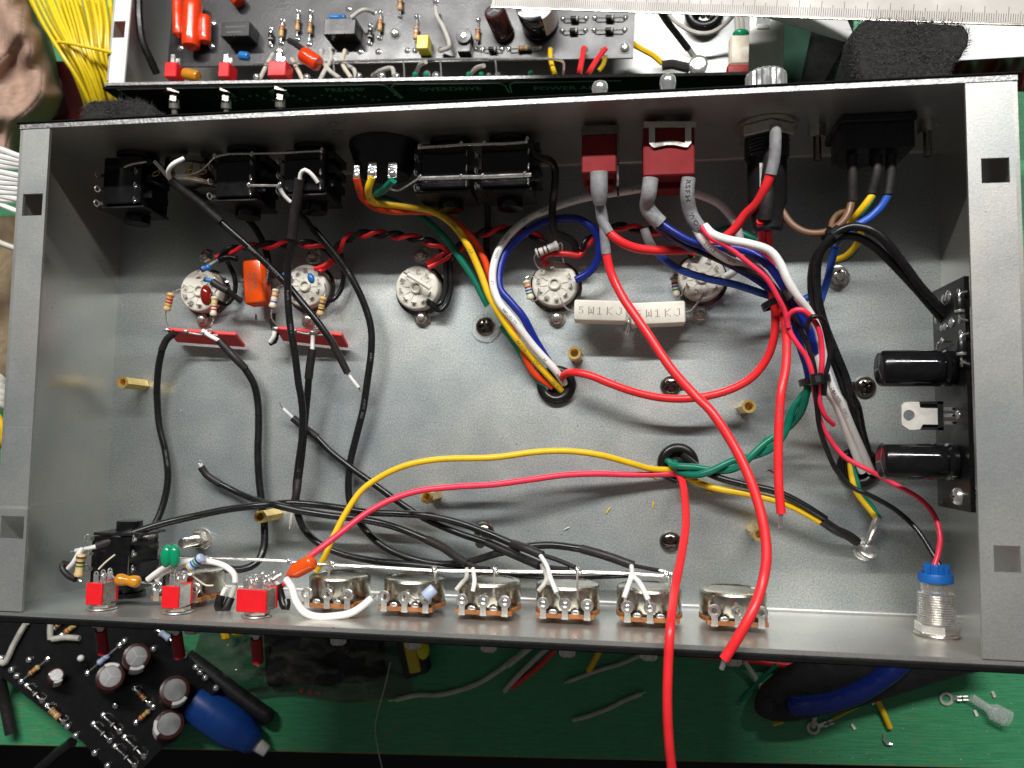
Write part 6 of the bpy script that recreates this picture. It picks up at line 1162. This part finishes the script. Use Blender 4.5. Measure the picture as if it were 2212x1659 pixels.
# ---- steel ruler
A, B = G('r3', 0, 58, -33), G('r4', 2212, 196, -33); d = (B - A).normalized(); L0 = P(1062, 10, -33); L0 = A + d * (L0 - A).dot(d); ra = math.atan2(d.y, d.x)
t = thing('steel_ruler', 'long pale steel ruler with black millimetre marks across the top edge', 'ruler', L0, (0, 0, ra)); RL = (B - L0).length + 40
M().box((RL / 2, 15, 0), (RL, 30, 1.0), bev=.2).build('blade', 'ruler_paint', t); M().box((RL / 2, -.25, 0), (RL, .5, .9)).build('edge', 'dark_nickel', t)
m = M(); k = 0; x = 2.0
while x < RL - 1: m.box((x, .6 + (7.2 if k % 10 == 3 else 5.4 if k % 5 == 3 else 4.0) / 2, .53), (.2, 7.2 if k % 10 == 3 else 5.4 if k % 5 == 3 else 4.0, .06)); x += 1.0; k += 1
m.build('millimetre_marks', 'print_black', t, smooth=False)
m = M(); n23 = (G('r4', 2140, -25, -33) - L0).dot(d)
for i in range(24):
    x = n23 - (23 - i) * 10
    if x > 5: vs, fs = textmesh(str(i), 3.6, 0.0, 1.0); m.add([v + V((x, 12.2, .55)) for v in vs], fs)
m.build('numerals', 'print_black', t, smooth=False)
# ---- papers
def sheet(name, label, cat, corners, fn, mat, nx=16, ny=10, th=.25, group=None):
    c0, c1, c2, c3 = corners; m = M(); vs = []
    for j in range(ny + 1):
        for i in range(nx + 1):
            u, v = i / nx, j / ny; rg = c0[0]; x = (c0[1] * (1 - u) + c1[1] * u) * (1 - v) + (c3[1] * (1 - u) + c2[1] * u) * v; y = (c0[2] * (1 - u) + c1[2] * u) * (1 - v) + (c3[2] * (1 - u) + c2[2] * u) * v
            vs.append(G(rg, x, y, fn(u, v)))
    n = len(vs); fs = []; vs += [p_ - V((0, 0, th)) for p_ in vs]
    for j in range(ny):
        for i in range(nx):
            q_ = (j * (nx + 1) + i, j * (nx + 1) + i + 1, (j + 1) * (nx + 1) + i + 1, (j + 1) * (nx + 1) + i); fs.append(q_[::-1]); fs.append(tuple(k + n for k in q_))
    bd_ = [i for i in range(nx + 1)] + [j * (nx + 1) + nx for j in range(1, ny + 1)] + [ny * (nx + 1) + i for i in range(nx - 1, -1, -1)] + [j * (nx + 1) for j in range(ny - 1, 0, -1)]
    for a, b in zip(bd_, bd_[1:] + bd_[:1]): fs.append((a, b, b + n, a + n))
    return tag(m.add(vs, fs).build(name, mat, angle=60), label, cat, group)
sheet('paper_sheet', 'white paper sheet lying right of the felt block under the ruler', 'paper', [('r4', 700, -300), ('r4', 2500, -300), ('r4', 2500, 430), ('r4', 1300, 500)], lambda u, v: -78 - 3 * v, 'paper')
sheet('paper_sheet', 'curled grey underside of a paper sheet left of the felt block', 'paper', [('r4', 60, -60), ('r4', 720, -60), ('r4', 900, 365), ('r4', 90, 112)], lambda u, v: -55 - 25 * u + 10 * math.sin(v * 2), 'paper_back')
def blockthing(name, label, cat, poly, z0, z1, mat): q_ = [G(*p_, z1) for p_ in poly]; return tag(M().prism(q_, (0, 0, z0 - z1)).build(name, mat, smooth=False), label, cat)
blockthing('green_box', 'dark green ribbed box behind the second amplifier', 'box', [('r4', 290, 60), ('r4', 560, 100), ('r4', 430, 700), ('r4', 240, 700)], -138, -110, 'dark_green')
blockthing('black_case', 'black case in shadow left of the felt block', 'case', [('r4', 550, 100), ('r4', 870, 100), ('r4', 850, 380), ('r4', 690, 720), ('r4', 430, 700)], -138, -116, 'matte_black')
blockthing('card_piece', 'brown card offcut leaning beside the felt block', 'card', [('r4', 860, 360), ('r4', 900, 360), ('r4', 900, 720), ('r4', 690, 690)], -138, -100, 'card')
sheet('red_cloth', 'dark red cloth showing between paper and rear wall at the right', 'cloth', [('r4', 1560, 470), ('r4', 2300, 440), ('r4', 2300, 720), ('r4', 1560, 720)], lambda u, v: -100 + 5 * math.sin(u * 17 + v * 3), 'deep_red', 40, 6, 1.0)
# ---- brown glove, yellow coil, red box at the upper left
t = None; m = M(); nx, ny = 34, 44; vs = []; rs = random.Random(2)
right = [(0, 250), (40, 262), (170, 300), (260, 372), (400, 415), (520, 445), (660, 455), (740, 490), (900, 430), (1000, 330), (1120, 220), (1300, 150)]
def rx(y):
    for a, b in zip(right, right[1:]):
        if a[0] <= y <= b[0]: return a[1] + (b[1] - a[1]) * (y - a[0]) / (b[0] - a[0])
    return right[0][1] if y < 0 else right[-1][1]
for j in range(ny + 1):
    y = -60 + 1360 * j / ny
    for i in range(nx + 1):
        u = i / nx; x = -420 + (rx(y) + 420) * u; e = max(0, (u - .72) / .28)
        fold = 5 * math.sin(y * .011 + u * 5.5 + 1.0) + 4 * math.sin(u * 13 - y * .006) + 1.4 * math.sin(y * .028 + u * 2.2) * (1 - u) + 2.0 * math.sin(x * .03 + y * .017)
        z = -62 + fold - 58 * e ** 2.6; vs.append(G('r1', x, y, z))
fs = [(j * (nx + 1) + i, (j + 1) * (nx + 1) + i, (j + 1) * (nx + 1) + i + 1, j * (nx + 1) + i + 1) for j in range(ny) for i in range(nx)]
n = len(vs); vs += [p_ - V((0, 0, 2)) for p_ in vs]; fs += [tuple(k + n for k in f_[::-1]) for f_ in list(fs)]
tag(m.add(vs, fs).build('work_glove', 'suede', angle=80), 'crumpled brown suede glove at the upper left corner', 'glove')
t = thing('wire_coil', 'coil of thin yellow wire strands tied at the upper left', 'wire coil', G('r1', 600, 400, -130))
for k in range(46):
    f_ = k / 45; f2 = min(1, max(0, f_ + rs.uniform(-.04, .04))); x0 = 190 + 720 * f2; x1 = 470 + 430 * f2 + rs.uniform(-20, 20); x2 = 690 + 270 * f_ + rs.uniform(-15, 15); dz = rs.uniform(-10, 3)
    M().tube(spline(path(['r1', (x0, -40, -84 + dz), (x0 * .62 + x1 * .38 + 20, 200, -80 + dz), (x1, 430, -80 + dz), (x1 * .45 + x2 * .55, 620, -86 + dz), (x2, 830, -96 + dz), (x2 + 20, 950, -104 + dz)]), 3), 1.0, 7).build('strand', 'yellow_strand', t, world=True)
M().tube(spline(path(['r1', (440, 370, -92), (450, 335, -80), (560, 345, -73), (700, 375, -72), (850, 408, -74), (960, 440, -80)])), 1.0, 8).build('tie_strand', 'yellow_strand', t, world=True)
blockthing('red_box', 'dark red box underneath the yellow wire coil', 'box', [('r1', 400, 480), ('r1', 720, 500), ('r1', 720, 1000), ('r1', 380, 1000)], -138, -122, 'deep_red')
# ---- things along the left edge
t = thing('wire_coil', 'coil of white wire strands poking out beside the left end flange', 'wire coil', G('r1', 0, 1400, -60))
for k in range(12):
    y = 1190 + k * 40 + rs.uniform(-15, 15); M().tube(spline(path(['r1', (-160, y - 30 + rs.uniform(-30, 30), -30), (0, y, -28 - k), (170, y + rs.uniform(10, 60), -30 - k), (330, y + 60, -34 - k)])), 1.5, 8).build('strand', 'white_wire', t, world=True)
t = thing('grey_cable_bundle', 'bundle of grey cables left of the chassis, mostly hidden', 'cable', G('r9', 0, 100, -60))
for k in range(5): M().tube(spline(path(['r9', (-120, -40 + k * 55, -70), (0, -20 + k * 50, -66), (60, 60 + k * 40, -70), (200, 200 + k * 20, -80)])), 2.4, 8).build('cable', 'dirty_white_wire', t, world=True)
sheet('dust_cloth', 'grey brown cloth lying left of the chassis in shadow', 'cloth', [('r5', -300, 200), ('r5', 300, 200), ('r5', 300, 1500), ('r5', -300, 1500)], lambda u, v: -100 + 4 * math.sin(v * 14 + u * 3) + 3 * math.sin(u * 9), 'card', 16, 30, 1.5)
tag(cable('wire', 'yellow wire', 'wire', [('w', 'yellow_wire', 2.5, ['r9', (-120, 180, -60), (0, 330, -60), (30, 430, -62), (-60, 560, -64)])])[0], 'thick yellow wire curving at the left edge beside the end flange')
tag(cable('wire', 'grey wire', 'wire', [('w', 'dirty_white_wire', 1.6, ['r5', (-80, 380, -50), (40, 430, -50), (180, 480, -54)])])[0], 'thin grey wire at the left edge below the white coil')
# ---- loose board at the lower left
ZQ = -122.0
poly = [(-260, 420), (1180, 420), (1290, 560), (1725, 1040), (1130, 1665), (1010, 1800), (860, 1668), (640, 1440), (0, 925), (-260, 720)]
t2 = thing('loose_circuit_board', 'loose black circuit board with brown capacitors at the lower left', 'circuit board', G('r13', 700, 1000, ZQ))
M().prism([G('r13', x, y, ZQ) for x, y in reversed(poly)], (0, 0, -1.6)).build('board_panel', 'board_black', t2, smooth=False, world=True)
def Lq(reg, x, y, h=0): return G(reg, x, y, ZQ + h) - worldloc(t2)
for x, y, r_, h, st in ((1082, 775, 7.6, 20, .6), (875, 935, 7.8, 20, 3.6), (1385, 1040, 8.4, 14, .8), (1340, 1310, 8.4, 14, -1.0), (447, 922, 4.6, 12, .8)):
    tp = Lq('r13', x, y, h); bs_ = Lq('r13', x - 12, y + 46, 0); can(t2, V((bs_.x, bs_.y, 0)), tp, r_, 'sleeve_brown', stripe=st, vent=h > 15 or r_ < 5)
for a, b, r_, mt, bb in (((165, 975), (375, 798), 1.5, 'tan_part', TB), ((370, 1165), (500, 1295), 2.0, 'tan_part', ['band_brown', 'band_red', 'band_green', 'band_red']), ((690, 908), (945, 688), 1.7, 'pale_blue_part', []), ((1075, 1300), (1210, 1178), 1.4, 'tan_part', TR), ((1060, 1025), (1180, 1150), 1.4, 'brown_wire', TB), ((430, 552), (520, 475), 1.4, 'tan_part', TB), ((485, 610), (625, 500), 1.5, 'tan_part', TR), ((1240, 560), (1375, 660), 2.0, 'pale_blue_part', [])): axial('r13', a, b, r_, mt, bb, t2, Lq, 2.4)
for a, b in (((210, 1005), (330, 1125)), ((815, 1240), (945, 1370)), ((738, 1310), (868, 1442)), ((985, 1415), (1138, 1568)), ((910, 1487), (1065, 1640))): axial('r13', a, b, 1.4, 'black_plastic', None, t2, Lq, 2.2, 4.4)
for x, y in ((90, 882), (132, 930), (230, 803), (535, 1330), (600, 1402), (750, 1540), (852, 1642), (1550, 862), (1585, 902), (1625, 945), (1710, 1026), (915, 1165), (1215, 718), (10, 790), (1460, 770), (985, 655)):
    m = M(); m.ball(Lq('r13', x, y, .8), 2.0, (1, 1, .8), 12, 8); m.build('solder_joint', 'solder', t2)
for sp in ([(-10, 800), (30, 830), (110, 680), (185, 545), (210, 510)], [(408, 470), (398, 560), (400, 640)], [(415, 638), (520, 625), (630, 632)]): M().tube(spline([Lq('r13', x, y, 2.5) for x, y in sp]), 1.7, 8).build('jumper_wire', 'dirty_white_wire', t2)
m = M(); m.tube(spline([Lq('r13', 640, 780, 6), Lq('r13', 680, 850, 3)]), 1.4, 8); m.build('black_lead', 'black_wire', t2); M().ball(Lq('r13', 640, 790, 7), 2.0).build('white_bead', 'white_wire', t2)
# ---- tools and scraps on the bench
def axis_obj(m, prof, a, b, n=28): m.lathe(prof, a, b - a, n); return m
a, b = G('r13', 1650, 1195, ZB + 12.5), G('r13', 2110, 1525, ZB + 10); Lb_ = (b - a).length
t = thing('glue_bottle', 'blue plastic bottle with white nozzle beside the loose circuit board', 'bottle', (a.x, a.y, ZB))
M().lathe([(8, -11), (12, -9), (12.3, -3), (12.3, Lb_ * .40), (11, Lb_ * .55), (8.5, Lb_ * .70), (8.0, Lb_ * .75)], a, b - a, 32).build('bottle_body', 'bottle_blue', t, world=True); M().lathe([(8.4, Lb_ * .75), (7.0, Lb_ * .80), (5.5, Lb_ * .84)], a, b - a, 28).build('collar', 'bottle_blue', t, world=True); M().lathe([(4.2, Lb_ * .83), (3.5, Lb_), (3.2, Lb_ + .4)], a, b - a, 20).build('nozzle', 'white_wire', t, world=True)
cable('plier_handle', 'black rounded plier handle lying above the blue bottle', 'pliers', [('grip', 'leather_black', lambda q: 5.0 * (min(1, math.sqrt(max(.04, 1 - ((q - .93) / .075) ** 2))) if q > .93 else 1), ['r13', (1480, 780, -128), (1700, 940, -130), (1920, 1110, -132), (2060, 1210, -133), (2160, 1275, -134)])])
cable('shrink_offcut', 'black heat shrink offcut standing at the lower left edge', 'sleeve', [('tube', 'shrink', 3.6, ['r13', (-10, 930, -126), (30, 1100, -132), (88, 1385, -134)])])
cable('black_lead', 'black lead crossing the green bench at the lower left', 'wire', [('insulation', 'black_wire', 3.2, ['r13', (250, 1720, -136), (420, 1570, -134), (570, 1455, -126)])])
def hf(name, label, cat, reg, x0, x1, y0, y1, nx, ny, fn, mat, group=None):
    vs = []; m = M()
    for j in range(ny + 1):
        for i in range(nx + 1): u, v = i / nx, j / ny; vs.append(G(reg, x0 + (x1 - x0) * u + 25 * math.sin(v * 9), y0 + (y1 - y0) * v + 25 * math.sin(u * 11), fn(u, v)))
    m.add(vs, [(j * (nx + 1) + i, (j + 1) * (nx + 1) + i, (j + 1) * (nx + 1) + i + 1, j * (nx + 1) + i + 1) for j in range(ny) for i in range(nx)]); return tag(m.build(name, mat, angle=70), label, cat, group)
def bagz(u, v):
    e = min(u, 1 - u, v, 1 - v) * 4; e = min(1, e); return ZB + .6 + e * (10 + 5 * math.sin(u * 19 + v * 7) + 4 * math.sin(v * 23 - u * 11) + 3 * math.sin(u * 41 + v * 31))
hf('plastic_bag', 'clear crumpled plastic bag of parts under the front edge, tinted dark for shade', 'bag', 'r13', 1560, 3240, 420, 1120, 44, 26, bagz, 'bag_shaded')
tag(M().box(G('r14', 560, 760, ZB + 4), (75, 34, 8), rot=(0, 0, .1), bev=2).build('black_module', 'leather_black'), 'black module inside the crumpled plastic bag', 'module')
for k, (x, y) in enumerate(((380, 1040), (450, 1055), (520, 1060))): tag(M().ball(G('r14', x, y, ZB + 1.5), 1.6, n=10, m=6).build('orange_bead', 'orange_cap'), ['leftmost', 'middle', 'rightmost'][k] + ' of three small orange beads by the plastic bag', 'bead', 'orange beads by the bag')
for l_, p_, d_ in (('yellow plug pin hanging left below the front panel', ('r13', 1785, 590), (5, 9, 5)), ('yellow plug block right of the yellow pin', ('r13', 1890, 570), (8, 6, 5))): tag(M().box(G(*p_, ZB + 14), d_, rot=(0, 0, .2), bev=1.5).build('yellow_plug', 'yellow_wire'), l_, 'plug')
t = thing('small_transformer', 'yellow and black taped transformer half hidden under the front edge', 'transformer', G('r14', 1290, 750, ZB)); a = G('r14', 1265, 755, ZB + 8)
M().box(a, (7, 20, 10), rot=(0, 0, .25), bev=.8).build('taped_winding', 'band_yellow', t, world=True); M().box(G('r14', 1225, 770, ZB + 6), (8, 24, 10), rot=(0, 0, .25), bev=.5).build('black_bobbin', 'black_plastic', t, world=True); M().box(G('r14', 1305, 740, ZB + 6), (8, 24, 11), rot=(0, 0, .25), bev=.5).build('black_core', 'black_plastic', t, world=True); M().ball(G('r14', 1338, 720, ZB + 12), 5, (.8, 1.2, .5)).build('yellow_label', 'yellow_cap', t, world=True)
m = M()
for k in range(5): m.ball(G('r14', 1195 + k * 4, 740 + k * 20, ZB + 10), 1.0, n=8, m=5)
m.build('pins', 'solder', t, world=True)
SG = 'wire offcuts on the green bench'; zb = ZB + 1.6
def scrap(label, mat, r, spec, tip=None):
    segs = [('insulation', mat, r, spec)]
    if tip: segs.append(('bare_end', 'tin', .5, tip))
    cable('wire_offcut', label, 'wire', segs, SG)
scrap('long dirty white wire offcut curving across the bench', 'dirty_white_wire', 1.5, ['r14', (2240, 660, zb + 6), (2130, 740, zb + 4), (1950, 880, zb + 1), (1780, 985, zb), (1600, 1050, zb), (1450, 1080, zb), (1300, 1080, zb), (1125, 1118, zb)], ['r14', (1130, 1117, zb), (1070, 1126, zb)])
scrap('white wire offcut with pointed end beside a dark red one', 'dirty_white_wire', 1.5, ['r15', (330, 690, zb + 8), (200, 810, zb + 4), (60, 950, zb + 1), 'r14', (1980, 1052, zb)])
scrap('dark red wire offcut lying along a white one', 'red_wire', 1.5, ['r15', (390, 700, zb + 6), (250, 850, zb + 2), (110, 960, zb), (20, 1025, zb)])
scrap('grey wire offcut left of the white and red pair', 'dirty_white_wire', 1.5, ['r15', (200, 690, zb + 7), (100, 770, zb + 5), (0, 850, zb + 3)])
scrap('short yellow wire offcut hanging near the thin white offcut', 'yellow_wire', 1.7, ['r15', (740, 700, zb + 8), (690, 800, zb + 5), (638, 892, zb + 3)])
scrap('thin white offcut below the short yellow one', 'dirty_white_wire', 1.25, ['r15', (1080, 750, zb + 3), (900, 830, zb + 1), (700, 890, zb), (480, 972, zb)], ['r15', (485, 970, zb), (445, 982, zb)])
scrap('isolated white offcut with both ends stripped in the middle of the bench', 'dirty_white_wire', 1.3, ['r15', (510, 1280, zb), (640, 1245, zb), (800, 1185, zb), (930, 1120, zb), (1055, 1070, zb)], ['r15', (1050, 1070, zb), (1090, 1053, zb)])
scrap('red wire lying along the front edge at the right', 'red_wire', 1.9, ['r15', (1250, 720, zb + 8), (1500, 760, zb + 6), (1850, 790, zb + 5), (2212, 830, zb + 4), 'r16', (330, 842, zb + 4), (560, 825, zb + 4), (740, 800, zb + 4)])
scrap('dark green wire leaning on the black leather pouch', 'green_wire', 1.2, ['r15', (2130, 840, zb + 8), (2000, 960, zb + 5), (1840, 1130, zb + 1)])
scrap('white wire end above the green wire by the pouch', 'dirty_white_wire', 1.4, ['r15', (1870, 810, zb + 6), (1930, 900, zb + 4), (2010, 1030, zb + 2)])
scrap('yellow wire offcut with clear tip below the blue handle', 'yellow_wire', 1.6, ['r16', (1030, 1080, zb + 4), (1080, 1180, zb + 1), (1150, 1340, zb)], ['r16', (1148, 1335, zb), (1165, 1355, zb)])
scrap('pale wire end beside the left ring terminal', 'dirty_white_wire', 1.3, ['r16', (560, 1225, zb + 5), (550, 1280, zb + 3), (540, 1335, zb + 2)])
scrap('thin hair like wire trailing off the bench edge', 'dirty_white_wire', .35, ['r14', (1080, 820, zb + 6), (1040, 1000, zb + 4), (985, 1200, zb), (960, 1340, zb), (980, 1500, zb + 2), (1020, 1680, zb + 4)])
t = thing('tool_pouch', 'black leather pouch with punched hole and yellow stitching under the front edge', 'pouch', G('r16', 400, 1100, ZB))
pts = path(['r16', (90, 1210, ZB + 10), (350, 1090, ZB + 12), (700, 960, ZB + 14), (1100, 830, ZB + 18), (1500, 700, ZB + 20), (1900, 600, ZB + 20)]); sp = spline(pts, 2); m = M()
m.tube(sp, lambda q: (13.5 + 8 * min(1, q * 3)) * (math.sqrt(max(.02, 1 - ((.16 - q) / .162) ** 2)) if q < .16 else 1) * .82, 24, flat=.38); m.build('pouch_body', 'leather_black', t, world=True)
M().torus(G('r16', 185, 1180, ZB + 16), 4.2, 1.0, sz=.6).build('eyelet', 'rubber', t, world=True); M().lathe([(4, 0), (4, .2)], G('r16', 185, 1180, ZB + 15.9), (0, 0, 1), 20).build('eyelet_hole', 'print_black', t, world=True)
m = M(); m.tube(spline(path(['r16', (700, 1270, ZB + 2), (860, 1190, ZB + 3), (1000, 1120, ZB + 4), (1150, 1030, ZB + 5), (1280, 935, ZB + 6)])), .8, 6); m.tube(spline(path(['r16', (220, 1310, ZB + 8), (300, 1285, ZB + 8)])), 1.4, 6); m.build('yellow_edge', 'band_yellow', t, world=True)
cable('blue_handle', 'glossy dark blue curved handle lying on the leather pouch', 'handle', [('grip', 'handle_blue', lambda q: 5.4 * (math.sqrt(max(.03, 1 - ((.05 - q) / .052) ** 2)) if q < .05 else 1), ['r16', (320, 1165, ZB + 24), (500, 1165, ZB + 25), (700, 1135, ZB + 26), (900, 1060, ZB + 27), (1080, 950, ZB + 28), (1220, 840, ZB + 28), (1320, 740, ZB + 28)])])
def ring_terminal(label, c_, e_):
    a, b = G('r16', *c_, ZB + .7), G('r16', *e_, ZB + 1.2); d = (b - a).normalized(); t = thing('ring_terminal', label, 'terminal', (a.x, a.y, ZB), group='loose ring terminals')
    m = M(); m.lathe([(2.2, -.35), (3.6, -.35), (3.6, .35), (2.2, .35), (2.2, -.35)], a, (0, 0, 1), 28, cap=False); m.build('ring', 'plated_tab', t, world=True); L_ = (b - a).length; m = M(); m.box(a + d * (3.3 + 1.2), (3.0, 2.2, .7), rot=(0, 0, math.atan2(d.y, d.x))); m.build('neck', 'tin', t, world=True)
    s_ = V((-d.y, d.x, 0))
    for f0, f1 in ((.48, .70), (.76, 1.0)):
        for sg in (-1, 1): M().tube([a + d * L_ * f0 + s_ * sg * .9 + V((0, 0, .5)), a + d * L_ * f1 + s_ * sg * 1.0 + V((0, 0, .6))], .7, 8).build('crimp_wing', 'tin', t, world=True)
ring_terminal('bright loose ring terminal on the green bench beside a clear sleeve', (1597, 1110), (1765, 1103)); ring_terminal('brownish loose ring terminal below the leather pouch', (545, 1340), (700, 1285))
m = M(); sp = spline(path(['r16', (1795, 1100, ZB + 3), (1880, 1155, ZB + 3), (1950, 1200, ZB + 4), (2095, 1275, ZB + 4)])); m.tube(sp, lambda q: 2.3 if q < .42 else 2.3 + min(1, (q - .42) / .15) * 2.4, 16, cap=False, flat=.6); tag(m.build('clear_sleeve', 'clear_plastic'), 'clear plastic terminal sleeve lying at the lower right', 'sleeve')
m = M(); m.tube(spline(path(['r16', (1110, 1390, ZB + 1), (1105, 1440, ZB + 1), (1125, 1468, ZB + 1), (1170, 1470, ZB + 1)])), .8, 7); tag(m.build('wire_clip', 'solder'), 'bent shiny wire clipping near the bench edge', 'debris')
for k, (x, y, mt) in enumerate((((1385, 940, 'pale_tan_part')), ((1970, 1075, 'pale_tan_part')), ((860, 1330, 'white_wire')), ((1010, 1135, 'solder')), ((1830, 1225, 'white_wire')))):
    q_ = G('r16', x, y, ZB + .6); tag(M().box(q_, (1.4, 3.2, .8), rot=(0, 0, random.uniform(-.6, .6))).build('crumb', mt, smooth=False), ['pale splinter on the bench right of the pouch', 'tan crumb right of the bright ring terminal', 'white crumb right of the brownish ring terminal', 'shiny crumb below the blue handle', 'thin white crumb below the clear sleeve'][k], 'debris')
m = M()
for k in range(110): m.box(G('r16', rs.uniform(-2200, 2300), rs.uniform(880, 1640), ZB + .2), (rs.uniform(.25, .7), rs.uniform(.15, .4), .3), rot=(0, 0, rs.uniform(0, 3)))
tag(m.build('bench_dust', 'pale_tan_part', smooth=False), 'specks of sawdust and wire crumbs on the green bench', None, None, 'stuff')
